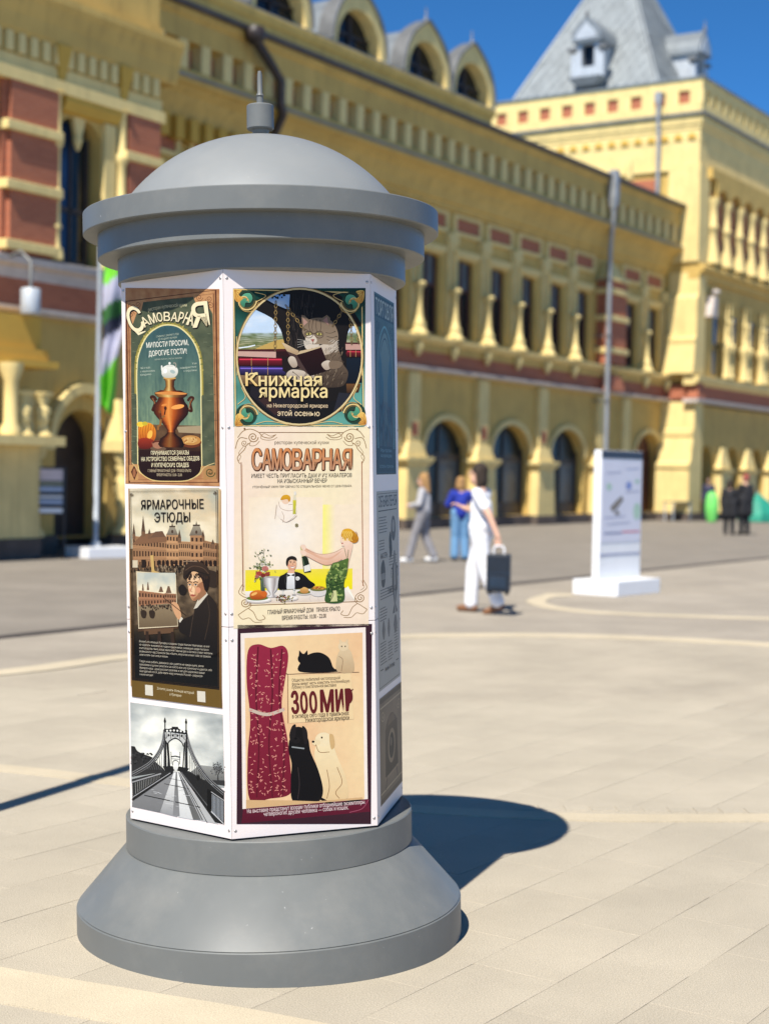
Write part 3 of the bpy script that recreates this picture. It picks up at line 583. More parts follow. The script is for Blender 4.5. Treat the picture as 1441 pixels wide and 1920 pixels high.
def tower_dormer(loc, rz):
    m_ = MB(); 
    m_.box((-.5, -.55, 0), (-.28, .9, 1.55)); m_.box((.28, -.55, 0), (.5, .9, 1.55)); m_.box((-.28, -.55, 0), (.28, .9, .45)); m_.box((-.28, -.55, 1.35), (.28, .9, 1.55))
    d = m_.obj('tower_dormer', MATS['pale_tin'], bld); d.location = loc; d.rotation_euler = (0, 0, rz)
    g = MB().box((-.28, -.3, .45), (.28, -.2, 1.35)).obj('pane', MATS['window_glass'], d)
    r = MB(); kk = keel(1.3, 1.5, .95, 8); r.prismy(kk + [(-.65, 1.42), (.65, 1.42)], -.75, 1.6); r.obj('dormer_roof', MATS['grey_tin'], d)
    f = MB(); kk2 = keel(.9, 1.52, .7, 8); f.prismy(kk2, -.78, -.74); f.obj('gable', MATS['pale_tin'], d)
    f = MB(); f.lathe([(.06, 0), (.1, .15), (.03, .3), (.02, .55)], 8, (0, -.7, 2.35)); f.obj('finial', MATS['gutter_tin'], d)
    for a, b in ((-.85, -.5), (.5, .85)): MB().box((a, -.68, 1.1), (b, -.3, 1.25)).obj('ornament', MATS['gutter_tin'], d)
    f = MB(); f.taper((0, -.5, -.35), (.45, .2), (0, -.55, -.02), (.72, .32)); f.obj('bracket', MATS['grey_tin'], d)
    for a, b in ((-.72, -.5), (.5, .72)): MB().box((a, -.6, 0), (b, -.35, .95)).obj('side_volute', MATS['pale_tin'], d)
    return d
tower_dormer((TS + 1.0, 3.75, 17.75), -pi / 2); tower_dormer((TS + 4.6, 1.15, 17.75), 0)
# wall-mounted floodlight at the left
fl = empty('floodlight', BO + Vector((0, 0, 0)), radians(57), 'pale grey cylinder floodlight on a bracket at the left brick band', 'floodlight')
MB().lathe([(.16, -.22), (.17, -.2), (.17, .2), (.15, .22)], 20, (-26.3, -PF - .75, 4.43)).obj('lamp_housing', MATS['pale_tin'], fl)
MB().tube([(-26.3, -PF - .2, 5.22), (-26.3, -PF - .5, 5.3), (-26.3, -PF - .75, 5.1), (-26.3, -PF - .75, 4.6)], .035, 8).obj('bracket', MATS['gutter_tin'], fl)
from mathutils.geometry import tessellate_polygon
# ------------------------------------------------------------------ advertising pillar
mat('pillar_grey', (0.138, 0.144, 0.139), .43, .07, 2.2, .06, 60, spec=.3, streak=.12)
mat('dome_grey_sheen', (0.215, 0.222, 0.218), .42, .05, 2.2, .05, 60, spec=.5)  # lighter than the rings: the dome's sky sheen is put into the colour
mat('panel_white', (0.70, 0.625, 0.595), .5, .02, 1.5, .03, 80, spec=.4)
mat('seam_dark', (0.08, 0.075, 0.07), .8)
mat('screw_steel', (0.45, 0.42, 0.40), .35, .1, 5, metal=.8)
def weather(m, dust=.16):
    N = m.node_tree.nodes; L = m.node_tree.links; b = N['Principled BSDF']; old = b.inputs['Base Color'].links[0].from_socket; tc = N.new('ShaderNodeTexCoord')
    n1 = N.new('ShaderNodeTexNoise'); n1.inputs['Scale'].default_value = 70; n1.inputs['Detail'].default_value = 2; L.new(tc.outputs['Object'], n1.inputs['Vector'])
    n2 = N.new('ShaderNodeTexNoise'); n2.inputs['Scale'].default_value = 3.5; n2.inputs['Detail'].default_value = 7; n2.inputs['Roughness'].default_value = .7; L.new(tc.outputs['Object'], n2.inputs['Vector'])
    r1 = N.new('ShaderNodeMapRange'); r1.inputs[1].default_value = .755; r1.inputs[2].default_value = .80; L.new(n1.outputs['Fac'], r1.inputs[0])      # paint chips
    r2 = N.new('ShaderNodeMapRange'); r2.inputs[1].default_value = .48; r2.inputs[2].default_value = .72; r2.inputs[4].default_value = dust; L.new(n2.outputs['Fac'], r2.inputs[0])   # dried dust
    x1 = N.new('ShaderNodeMix'); x1.data_type = 'RGBA'; L.new(r2.outputs[0], x1.inputs[0]); L.new(old, x1.inputs[6]); x1.inputs[7].default_value = (.36, .33, .28, 1)
    x2 = N.new('ShaderNodeMix'); x2.data_type = 'RGBA'; L.new(r1.outputs[0], x2.inputs[0]); L.new(x1.outputs[2], x2.inputs[6]); x2.inputs[7].default_value = (.30, .30, .29, 1); L.new(x2.outputs[2], b.inputs['Base Color'])
    r3 = N.new('ShaderNodeMapRange'); r3.inputs[3].default_value = .34; r3.inputs[4].default_value = .56; L.new(n2.outputs['Fac'], r3.inputs[0]); L.new(r3.outputs[0], b.inputs['Roughness'])
    n4 = N.new('ShaderNodeTexNoise'); n4.inputs['Scale'].default_value = 5; n4.inputs['Detail'].default_value = 1; L.new(tc.outputs['Object'], n4.inputs['Vector'])
    bp = N.new('ShaderNodeBump'); bp.inputs['Strength'].default_value = .25; bp.inputs['Distance'].default_value = .008; L.new(n4.outputs['Fac'], bp.inputs['Height']); L.new(bp.outputs[0], b.inputs['Normal'])
weather(MATS['pillar_grey']); weather(MATS['dome_grey_sheen'], .10)
PC = Vector((-0.3993, 5.4006, 0)); PAZ = atan2(PC.x, PC.y)
pil = empty('advertising_pillar', PC, 0, 'grey hexagonal advertising pillar with domed cap, covered in printed posters', 'advertising pillar')
pil.matrix_world = Matrix.Translation(PC) @ Matrix.Rotation(-PAZ, 4, 'Z') @ Matrix.Rotation(-radians(1.9), 4, 'Y')
HX, HR = .034, .495
def ring(name, prof, cx=0., n=160, bev=True):
    p2 = []
    for i, (r, z) in enumerate(prof):
        if bev and 0 < i < len(prof) - 1:      # ease each corner by 3 mm
            a = Vector(prof[i - 1]); b = Vector(prof[i + 1]); c = Vector((r, z))
            for q, t in ((a, .0), (b, 1.)): d = (q - c); L = d.length; p2.append(tuple(c + d * min(.0035 / max(L, 1e-6), .4)))
        else: p2.append((r, z))
    o = MB().lathe(p2, n, (cx, 0, 0)).obj(name, 'pillar_grey', pil); smooth_angle(o, 28); return o
ring('base_ring', [(.0, -.06), (.67, -.06), (.67, .108), (.0, .108)], .028)
ring('base_skirt', [(.0, .106), (.669, .1085), (.502, .302), (.0, .302)], .028)
ring('base_drum', [(.0, .30), (.499, .301), (.499, .414), (.0, .416)], .03)
ring('neck_ring', [(.0, 2.243), (.497, 2.243), (.497, 2.334), (.0, 2.334)], HX)
ring('lower_cornice_ring', [(.40, 2.327), (.564, 2.327), (.564, 2.416), (.40, 2.416)], HX)
ring('upper_cornice_ring', [(.40, 2.410), (.613, 2.410), (.613, 2.487), (.40, 2.489)], HX)
sr = .585; dprof = [(.5, 2.484)] + [(sqrt(sr * sr - (2.762 - sr - z) ** 2) if z > 0 else 0, z) for z in []]
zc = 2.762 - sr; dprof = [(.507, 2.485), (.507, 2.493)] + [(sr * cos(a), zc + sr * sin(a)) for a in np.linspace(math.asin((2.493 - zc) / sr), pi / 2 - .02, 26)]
o = MB().lathe(dprof, 160, (HX, 0, 0)).obj('dome', 'dome_grey_sheen', pil); smooth_angle(o, 40)
fp = [(.006, 2.755), (.02, 2.760), (.014, 2.770), (.026, 2.772), (.03, 2.786), (.044, 2.787), (.047, 2.791), (.047, 2.868), (.044, 2.872), (.012, 2.874), (.011, 2.90), (.014, 2.905), (.009, 2.915), (.0085, 2.975), (.006, 2.99)]
o = MB().lathe(fp, 40, (HX, 0, 0)).obj('finial', 'pillar_grey', pil); smooth_angle(o, 30)
ANG = [radians(a - 1.5) for a in (-73, -13, 47, 107, 167, 227)]
COR = [Vector((HX + HR * sin(a), -HR * cos(a), 0)) for a in ANG]
FR = []
for i in range(6):
    A, B_ = COR[i], COR[(i + 1) % 6]; u = (B_ - A).normalized(); n = Vector((u.y, -u.x, 0))
    FR.append((A, u, n, (B_ - A).length))
def face_matrix(i, d=0.0):
    A, u, n, L = FR[i]; m = Matrix((u, Vector((0, 0, 1)), n)).transposed().to_4x4(); m.translation = A + n * d; return m
MB().prism([(0, 0)] * 3, 0, 0) if False else None
core = MB(); vs = [(c.x * .965 + HX * .035, c.y * .965) for c in COR]; core.add([(x, y, .415) for x, y in vs] + [(x, y, 2.244) for x, y in vs], [(i, (i + 1) % 6, 6 + (i + 1) % 6, 6 + i) for i in range(6)] + [tuple(range(6))[::-1], tuple(range(6, 12))]); core.obj('core', 'seam_dark', pil)
for i in range(6):
    A, u, n, L = FR[i]
    for z0, z1 in ((.421, 1.1015), (1.1035, 2.2425)):
        m_ = MB(); t = .014; c = t * math.tan(radians(30)); e = .0006
        q = [(e, 0), (L - e, 0), (L - c - e, -t), (c + e, -t)]
        m_.add([(x, z0, d) for x, d in q] + [(x, z1, d) for x, d in q], [(0, 1, 5, 4), (1, 2, 6, 5), (2, 3, 7, 6), (3, 0, 4, 7), (3, 2, 1, 0), (4, 5, 6, 7)])
        o = m_.obj('panel', 'panel_white', pil, .0008); o.matrix_local = face_matrix(i)
    for x, z in ((.012, .447), (L - .012, .447), (.011, 1.06), (L - .012, 1.06), (.011, 1.145), (L - .012, 1.145), (.011, 1.74), (L - .012, 1.74), (.012, 2.215), (L - .012, 2.215)):
        s = MB().lathe([(.0048, 0), (.0046, .0012), (.002, .0018)], 10).obj('screw', 'screw_steel', pil); s.matrix_local = face_matrix(i) @ Matrix.Translation((x, z, 0))
# ------------------------------------------------------------------ printed posters
pm_ = mat('poster_print', (.5, .5, .5), .5, .02, 2, .0, spec=.16)
N_ = pm_.node_tree.nodes; L_ = pm_.node_tree.links; at_ = N_.new('ShaderNodeVertexColor'); at_.layer_name = 'print'
nz_ = N_.new('ShaderNodeTexNoise'); nz_.inputs['Scale'].default_value = 45; nz_.inputs['Detail'].default_value = 6; tc2 = N_.new('ShaderNodeTexCoord'); L_.new(tc2.outputs['Object'], nz_.inputs['Vector'])
mr_ = N_.new('ShaderNodeMapRange'); mr_.inputs[1].default_value = .3; mr_.inputs[2].default_value = .7; mr_.inputs[3].default_value = .965; mr_.inputs[4].default_value = 1.02; L_.new(nz_.outputs['Fac'], mr_.inputs[0])
vm_ = N_.new('ShaderNodeVectorMath'); vm_.operation = 'SCALE'; L_.new(at_.outputs['Color'], vm_.inputs[0]); L_.new(mr_.outputs[0], vm_.inputs[3]); L_.new(vm_.outputs[0], N_['Principled BSDF'].inputs['Base Color'])
nb_ = N_.new('ShaderNodeTexNoise'); nb_.inputs['Scale'].default_value = 7; nb_.inputs['Detail'].default_value = 3; L_.new(tc2.outputs['Object'], nb_.inputs['Vector'])
bb_ = N_.new('ShaderNodeBump'); bb_.inputs['Strength'].default_value = .35; bb_.inputs['Distance'].default_value = .006; L_.new(nb_.outputs['Fac'], bb_.inputs['Height']); L_.new(bb_.outputs[0], N_['Principled BSDF'].inputs['Normal'])
def ink(c): return tuple(min(.8, v * .68) for v in srgb(c))
def homog(src, dst):
    A = []; b = []
    for (x, y), (X, Y_) in zip(src, dst):
        A.append([x, y, 1, 0, 0, 0, -X * x, -X * y]); b.append(X); A.append([0, 0, 0, x, y, 1, -Y_ * x, -Y_ * y]); b.append(Y_)
    h = np.linalg.solve(np.array(A, float), np.array(b, float)); return np.append(h, 1).reshape(3, 3)
GLY = {}
def glyphs(body, bold):
    """outline of a line of text as triangles, in units where the capitals are 1 high"""
    k = (body, bold)
    if k in GLY: return GLY[k]
    c = bpy.data.curves.new('lettering', 'FONT'); c.body = body; c.size = 1
    o = bpy.data.objects.new('lettering', c); COL.objects.link(o); dg = bpy.context.evaluated_depsgraph_get(); dg.update()
    oe = o.evaluated_get(dg); cu = oe.to_curve(dg); loops = []
    for sp in cu.splines:
        P = sp.bezier_points; n = len(P); L = []
        for i in range(n):
            p0, h0, h1, p1 = P[i].co, P[i].handle_right, P[(i + 1) % n].handle_left, P[(i + 1) % n].co
            st = 1 if ((p0 - h0).length < 1e-5 and (p1 - h1).length < 1e-5) or abs((h0 - p0).cross(p1 - p0).length) + abs((h1 - p1).cross(p1 - p0).length) < 1e-5 else 4
            for k in range(st): t = k / st; q = p0 * (1 - t) ** 3 + h0 * 3 * t * (1 - t) ** 2 + h1 * 3 * t * t * (1 - t) + p1 * t ** 3; L.append((q.x, q.y))
        if len(L) > 2: loops.append(L)
    oe.to_curve_clear(); bpy.data.objects.remove(o); bpy.data.curves.remove(c)
    area = lambda L: sum(L[i][0] * L[(i + 1) % len(L)][1] - L[(i + 1) % len(L)][0] * L[i][1] for i in range(len(L))) / 2
    def inside(p, L):
        r = False
        for i in range(len(L)):
            (x0, y0), (x1, y1) = L[i], L[i - 1]
            if (y0 > p[1]) != (y1 > p[1]) and p[0] < (x1 - x0) * (p[1] - y0) / (y1 - y0) + x0: r = not r
        return r
    ar = [area(L) for L in loops]; host = {}
    for i in range(len(loops)):           # a counter lies inside a larger contour that turns the other way
        cand = [j for j in range(len(loops)) if ar[j] * ar[i] < 0 and abs(ar[j]) > abs(ar[i]) and inside(loops[i][0], loops[j])]
        if cand: host[i] = min(cand, key=lambda j: abs(ar[j]))
    outs = [i for i in range(len(loops)) if i not in host]; holes = {i: [k_ for k_, h_ in host.items() if h_ == i] for i in outs}
    v = []; f = []
    for i in outs:
        polys = [loops[i]] + [loops[j] for j in holes[i]]; base = len(v); v += [q for L in polys for q in L]
        f += [tuple(base + q for q in t) for t in tessellate_polygon([[Vector((x, y, 0)) for x, y in L] for L in polys])]
    v = np.array(v, float).reshape(-1, 2)
    v[:, 0] -= v[:, 0].min(); v[:, 0] /= max(v[:, 0].max(), 1e-6); v[:, 1] /= .7
    GLY[k] = (v, f); return GLY[k]
class Poster:
    def __init__(s, face, rect, src, name='poster', label=None, th=.0008):
        u0, u1, z0, z1 = rect; s.H = homog(src, [(u0, z1), (u1, z1), (u1, z0), (u0, z0)]); s.face = face; s.rect = rect
        s.layers = {}; s.cur = 'picture'; s.d = th; s.name = name; s.label = label; s.th = th; s.tr = None
        s.root = MB().box((u0, z0, .0002), (u1, z1, th)).obj(name, 'panel_white', pil); s.root.matrix_local = face_matrix(face)
        if label: s.root['label'] = label
    def P(s, x, y):
        w = s.H @ np.array([x, y, 1.]); return w[0] / w[2], w[1] / w[2]
    def raw(s, pts, faces, cols):
        L = s.layers.setdefault(s.cur, ([], [], [])); o = len(L[0]); s.d += .0000025
        for (x, y) in pts:
            a, b = s.P(*(s.tr(x, y) if s.tr else (x, y))); L[0].append((a, b, s.d))
        for f in faces: L[1].append(tuple(i + o for i in f))
        L[2].extend(cols if isinstance(cols, list) else [cols] * len(pts))
    def poly(s, pts, c, c2=None):
        """c, or a vertical blend from c at the top to c2 at the bottom (printed shading of the picture itself)"""
        if c2 is None: s.raw(pts, [tuple(range(len(pts)))], ink(c)); return
        y0 = min(p[1] for p in pts); y1 = max(p[1] for p in pts)
        s.raw(pts, [tuple(range(len(pts)))], [ink(tuple(c[k] + (c2[k] - c[k]) * (p[1] - y0) / max(y1 - y0, 1e-6) for k in range(3))) for p in pts])
    def rect4(s, x0, y0, x1, y1, c, c2=None): s.poly([(x0, y0), (x1, y0), (x1, y1), (x0, y1)], c, c2)
    def ell(s, cx, cy, rx, ry, c, rot=0., n=20, c2=None):
        s.poly([(cx + rx * cos(t) * cos(rot) - ry * sin(t) * sin(rot), cy + rx * cos(t) * sin(rot) + ry * sin(t) * cos(rot)) for t in np.linspace(0, 2 * pi, n, endpoint=False)], c, c2)
    def stroke(s, pts, w, c, closed=False):
        P = [np.array(p, float) for p in pts]; n = len(P); V = []; 
        for i, p in enumerate(P):
            a = P[i - 1] if (i or closed) else P[i]; b = P[(i + 1) % n] if (i < n - 1 or closed) else P[i]; d = b - a; d = d / max(np.hypot(*d), 1e-6); q = np.array([-d[1], d[0]])
            ww = (w[min(i, len(w) - 1)] if isinstance(w, (list, tuple)) else w) / 2; V += [tuple(p + q * ww), tuple(p - q * ww)]
        F = [(2 * i, 2 * i + 1, 2 * ((i + 1) % n) + 1, 2 * ((i + 1) % n)) for i in range(n if closed else n - 1)]
        s.raw(V, F, ink(c))
    def spline(s, pts, w, c, k=6, closed=False):
        s.stroke(cat(pts, k, closed), w, c, closed)
    def blob(s, pts, c, c2=None, k=6): s.poly(cat(pts, k, True), c, c2)
    def scroll(s, x, y, r, c, w, sx=1, sy=1, turns=1.6):
        s.stroke([(x + sx * r * (1 - t / turns / 1.15) * cos(2 * pi * t), y + sy * r * (1 - t / turns / 1.15) * sin(2 * pi * t)) for t in np.linspace(0, turns, 26)], w, c)
    def grid(s, x0, y0, x1, y1, nx, ny, fn, clip=None):
        pts = [(x0 + (x1 - x0) * i / nx, y0 + (y1 - y0) * j / ny) for j in range(ny + 1) for i in range(nx + 1)]
        F = [(j * (nx + 1) + i, j * (nx + 1) + i + 1, (j + 1) * (nx + 1) + i + 1, (j + 1) * (nx + 1) + i) for j in range(ny) for i in range(nx)]
        if clip: F = [f for f in F if clip(*(sum(pts[i][k] for i in f) / 4 for k in (0, 1)))]
        s.raw(pts, F, [ink(tuple(min(1, max(0, v)) for v in fn(x, y))) for x, y in pts])
    def quad(s, q, nx, ny, fn):
        (ax, ay), (bx_, by), (cx, cy), (dx, dy) = q; pts = []
        for j in range(ny + 1):
            for i in range(nx + 1):
                u, v = i / nx, j / ny; pts.append(((ax * (1 - u) + bx_ * u) * (1 - v) + (dx * (1 - u) + cx * u) * v, (ay * (1 - u) + by * u) * (1 - v) + (dy * (1 - u) + cy * u) * v))
        F = [(j * (nx + 1) + i, j * (nx + 1) + i + 1, (j + 1) * (nx + 1) + i + 1, (j + 1) * (nx + 1) + i) for j in range(ny) for i in range(nx)]
        s.raw(pts, F, [ink(tuple(min(1, max(0, v)) for v in fn(x, y))) for x, y in pts])
    def text(s, body, a, b, h, c, bold=0., arc=0., c2=None, slant=0., taper=0.):
        """a, b: ends of the baseline; h: height of the capitals; arc: rise of the middle"""
        old = s.cur; s.cur = 'lettering'; v, f = glyphs(body, 0); a = np.array(a, float); b = np.array(b, float); d = b - a; L = np.hypot(*d); e = d / L; up = np.array([e[1], -e[0]])
        pts = []; cols = []
        for x, y in v:
            hh = h * (1 + taper * (abs(2 * x - 1) - .5)); p = a + d * x + up * (y * hh + arc * (1 - (2 * x - 1) ** 2)) + e * slant * y * h; pts.append(tuple(p))
            t = min(1, max(0, y)); cols.append(ink(c) if c2 is None else ink(tuple(c2[k] + (c[k] - c2[k]) * t for k in range(3))))
        if bold > .001:                   # heavier weight: the same outline set again a hair to each side
            r = bold * h * .8
            for k in range(6): s.raw([(x + r * cos(k * pi / 3), y + r * sin(k * pi / 3)) for x, y in pts], f, cols)
        s.raw(pts, f, cols); s.cur = old
    def done(s):
        for nm, (v, f, c) in s.layers.items():
            me = bpy.data.meshes.new(nm); me.from_pydata(v, [], f); me.materials.append(pm_)
            ca = me.color_attributes.new('print', 'FLOAT_COLOR', 'POINT'); ca.data.foreach_set('color', np.array([(*q, 1) for q in c], dtype=np.float32).ravel())
            bm = bmesh.new(); bm.from_mesh(me)
            for fc in bm.faces:
                if fc.normal.z < 0: fc.normal_flip()
            bm.to_mesh(me); bm.free()
            o = bpy.data.objects.new(nm, me); COL.objects.link(o); o.parent = s.root
def cat(pts, k=6, closed=False):
    P = [np.array(p, float) for p in pts]; n = len(P); out = []
    Q = [P[-1]] + P + [P[0], P[1]] if closed else [2 * P[0] - P[1]] + P + [2 * P[-1] - P[-2]]
    for i in range(1, n + (1 if closed else 0)):
        a, b, c, d = Q[i - 1:i + 3]
        for j in range(k):
            t = j / k; out.append(tuple(.5 * ((2 * b) + (c - a) * t + (2 * a - 5 * b + 4 * c - d) * t * t + (3 * b - a - 3 * c + d) * t ** 3)))
    if not closed: out.append(tuple(P[-1]))
    return out
def fbm(x, y, s=1., o=4): 
    return mnoise.fractal(Vector((x * s, y * s, 3.3)), 1.0, 2.0, o)
def mixc3(a, b, t): t = min(1, max(0, t)); return tuple(a[k] + (b[k] - a[k]) * t for k in range(3))
def crop(x0, y0, k, pts): return [((x - x0) * k, (y - y0) * k) for x, y in pts]
BLK, CRM = (.10, .07, .05), (.97, .91, .74)
# ---- samovar poster, upper left
p = Poster(0, (.022, .466, 1.563, 2.182), [(78, 213), (900, 100), (925, 1840), (107, 1868)], label='green and copper poster with a samovar under a gold arch')
p.grid(78, 100, 925, 1868, 40, 80, lambda x, y: mixc3((.80, .60, .40), (.66, .44, .28), .5 + .6 * fbm(x, y, .02)), None)
p.stroke([(84, 222), (892, 110), (915, 1832), (113, 1858)], 16, (.36, .20, .12), True)
p.stroke([(106, 248), (872, 142), (897, 1800), (133, 1832)], 7, (.40, .24, .14), True)
p.quad([(126, 240), (862, 152), (885, 1690), (134, 1690)], 40, 80, lambda x, y: mixc3((.37, .39, .29), (.29, .32, .24), .5 + .9 * fbm(x, y, .012)))
p.poly([(126, 240), (240, 226), (222, 300), (180, 330), (130, 470)], (.78, .57, .38)); p.poly([(862, 152), (690, 172), (712, 225), (760, 250), (838, 275), (868, 330)], (.78, .57, .38))
for x, y, sx, sy in ((150, 270, 1, 1), (830, 190, -1, 1), (745, 180, 1, 1), (190, 250, -1, 1), (845, 250, -1, -1), (128, 340, 1, -1)): p.scroll(x, y, 32, (.45, .27, .16), 5, sx, sy)
rnd = random.Random(3)
for k in range(50): x = rnd.choice((rnd.uniform(125, 175), rnd.uniform(775, 880))); y = rnd.uniform(480, 1600); p.stroke([(x, y), (x + rnd.uniform(10, 40), y + rnd.uniform(-4, 4))], 3, rnd.choice(((.50, .52, .40), (.25, .27, .2))))
arch = cat([(190, 1690), (186, 1200), (182, 860), (200, 700), (270, 540), (370, 455), (465, 430), (570, 455), (680, 560), (740, 700), (756, 860), (760, 1200), (766, 1690)], 6)
bot = cat([(766, 1690), (740, 1760), (640, 1822), (480, 1835), (320, 1828), (215, 1765), (190, 1690)], 6)
inside = arch + bot[1:-1]
p.poly(inside, (.25, .37, .38), (.50, .58, .44))
def plank(x, y):
    b = mixc3((.22, .34, .36), (.55, .63, .48), (y - 430) / 900); t = .5 + .5 * sin(x * .035); w = fbm(x * 2.5, y * .25, .02); return mixc3(b, (.20, .30, .30), .22 * t + .5 * abs(w))
def in_arch(x, y):
    if not 196 < x < 756: return False
    if y < 860: return ((x - 470) / 290) ** 2 + ((y - 860) / 425) ** 2 < .95
    return True
p.grid(190, 432, 764, 1345, 46, 70, plank, in_arch)
p.grid(192, 1330, 764, 1580, 40, 22, lambda x, y: mixc3((.44, .33, .22), (.22, .13, .08), (y - 1330) / 220 + .5 * fbm(x, y, .01)))
p.poly([(540, 1345), (757, 1330), (757, 1400), (560, 1395)], (.66, .58, .45))
p.poly([(191, 1560), (765, 1560), (766, 1690)] + bot[1:-1] + [(190, 1690)], (.17, .08, .06), (.12, .05, .04))
p.stroke(arch, 9, (.93, .87, .62)); p.stroke(bot, 8, (.90, .78, .50)); p.stroke([(x - (x - 470) * -.05, y - 14) for x, y in arch[8:-8]], 16, (.62, .56, .26)); p.stroke([(x - (x - 470) * -.02, y - 6) for x, y in arch[8:-8]], 5, (.86, .80, .52))
for k in range(26): 
    t = pi * k / 25; x = 470 - 300 * cos(t); y = 830 - 425 * sin(t); p.ell(x, y, 15, 6, rnd.choice(((.55, .52, .24), (.72, .66, .36), (.42, .44, .22))), t, 8)
p.poly([(112, 1700), (190, 1694), (192, 1835), (114, 1840)], (.78, .58, .36)); p.poly([(778, 1690), (893, 1682), (897, 1800), (780, 1812)], (.70, .52, .32))
p.poly([(128, 1760), (158, 1700), (186, 1765), (160, 1835)], (.30, .14, .08)); p.ell(158, 1768, 14, 40, (.62, .40, .26))
p.scroll(840, 1745, 45, (.30, .30, .16), 9); p.scroll(845, 1745, 25, (.50, .36, .2), 7, -1)
p.spline([(640, 1822), (740, 1770), (790, 1700), (880, 1660)], 6, (.86, .76, .52)); p.spline([(215, 1775), (150, 1690), (133, 1680)], 5, (.86, .76, .52))
# still life
p.blob([(200, 1350), (240, 1318), (310, 1320), (352, 1380), (345, 1460), (290, 1500), (210, 1490), (196, 1420)], (.93, .60, .16), (.72, .32, .08))
for k in range(6): p.spline([(225 + k * 22, 1325), (210 + k * 24, 1400), (228 + k * 20, 1490)], 4, (.60, .28, .06))
p.ell(215, 1330, 34, 24, (.95, .80, .25)); p.ell(255, 1322, 26, 18, (.80, .70, .2)); p.ell(300, 1420, 22, 40, (.98, .72, .30), .3)
p.blob([(196, 1470), (260, 1450), (330, 1470), (350, 1510), (280, 1550), (200, 1540)], (.62, .20, .10), (.36, .10, .06))
p.ell(372, 1498, 56, 28, (.60, .36, .26)); p.ell(372, 1490, 50, 18, (.35, .14, .08)); p.ell(375, 1545, 72, 22, (.42, .32, .24)); p.ell(370, 1515, 46, 30, (.66, .45, .34))
p.ell(668, 1478, 96, 52, (.42, .20, .09)); p.ell(668, 1462, 90, 44, (.76, .54, .28)); p.ell(665, 1458, 62, 28, (.83, .64, .38))
for k in range(14): p.ell(665 + rnd.uniform(-60, 60), 1460 + rnd.uniform(-24, 24), 9, 5, rnd.choice(((.64, .40, .18), (.90, .74, .46))), rnd.uniform(0, 3), 7)
def turnedp(cx, prof, cols):
    for i in range(len(prof) - 1):
        (y0, w0), (y1, w1) = prof[i], prof[i + 1]; n = len(cols) - 1; pts = []; cc = []
        for j in range(n + 1): f = 2 * j / n - 1; pts += [(cx + w0 * f, y0), (cx + w1 * f, y1)]; cc += [ink(cols[j])] * 2
        p.raw(pts, [(2 * j, 2 * j + 2, 2 * j + 3, 2 * j + 1) for j in range(n)], cc)
cop = [(.20, .08, .03), (.42, .18, .06), (.78, .40, .14), (.92, .58, .26), (.72, .34, .10), (.46, .19, .06), (.24, .09, .04), (.12, .05, .03)]
brs = [(.34, .20, .08), (.66, .46, .20), (.90, .74, .44), (.60, .38, .16), (.34, .18, .08), (.20, .10, .05)]
for sx in (-1, 1):
    p.spline([(500 + sx * 130, 1180), (500 + sx * 175, 1200), (505 + sx * 160, 1130), (500 + sx * 190, 1085), (500 + sx * 165, 1078), (500 + sx * 140, 1110)], 22, (.26, .12, .06)); p.spline([(500 + sx * 150, 1190), (503 + sx * 160, 1130), (500 + sx * 180, 1090)], 7, (.62, .38, .2))
turnedp(492, [(1375, 30), (1400, 36), (1425, 58), (1452, 96), (1505, 118), (1530, 100)], [tuple(v * .6 for v in c) for c in cop])
turnedp(492, [(1320, 70), (1345, 58), (1380, 34), (1395, 42)], cop)
turnedp(490, [(1080, 110), (1120, 125), (1150, 150), (1190, 160), (1230, 152), (1270, 120), (1310, 82), (1330, 70)], cop)
turnedp(490, [(1040, 150), (1062, 145), (1082, 118)], brs); turnedp(487, [(1018, 90), (1045, 150)], cop); p.ell(490, 1045, 145, 14, (.86, .56, .28))
turnedp(480, [(905, 54), (925, 50), (935, 40), (985, 38), (1005, 48), (1025, 62)], brs)
p.ell(478, 908, 58, 12, (.80, .62, .34)); p.blob([(410, 830), (440, 798), (500, 795), (545, 815), (552, 860), (520, 900), (440, 905), (408, 880)], (.96, .95, .90), (.76, .76, .70)); p.ell(482, 798, 38, 10, (.86, .85, .8)); p.ell(478, 775, 10, 12, (.96, .95, .9)); p.stroke([(425, 870), (410, 830), (406, 796)], [30, 18, 12], (.92, .91, .86)); p.spline([(535, 815), (532, 775), (510, 772)], 10, (.62, .60, .54)); p.ell(505, 850, 24, 16, (.66, .72, .70), .4); p.ell(440, 845, 14, 20, (1, 1, .97))
p.stroke([(435, 1250), (400, 1265), (395, 1330), (375, 1345), (372, 1378)], 20, (.58, .38, .18)); p.stroke([(392, 1205), (402, 1280)], 14, (.34, .18, .09)); p.ell(390, 1212, 12, 14, (.5, .3, .14)); p.ell(440, 1180, 13, 18, (.30, .13, .06)); p.stroke([(440, 1190), (432, 1240)], 12, (.28, .12, .06)); p.ell(550, 1165, 60, 20, (.95, .64, .32), -.2); p.ell(430, 1150, 26, 9, (.9, .55, .25), -.3)
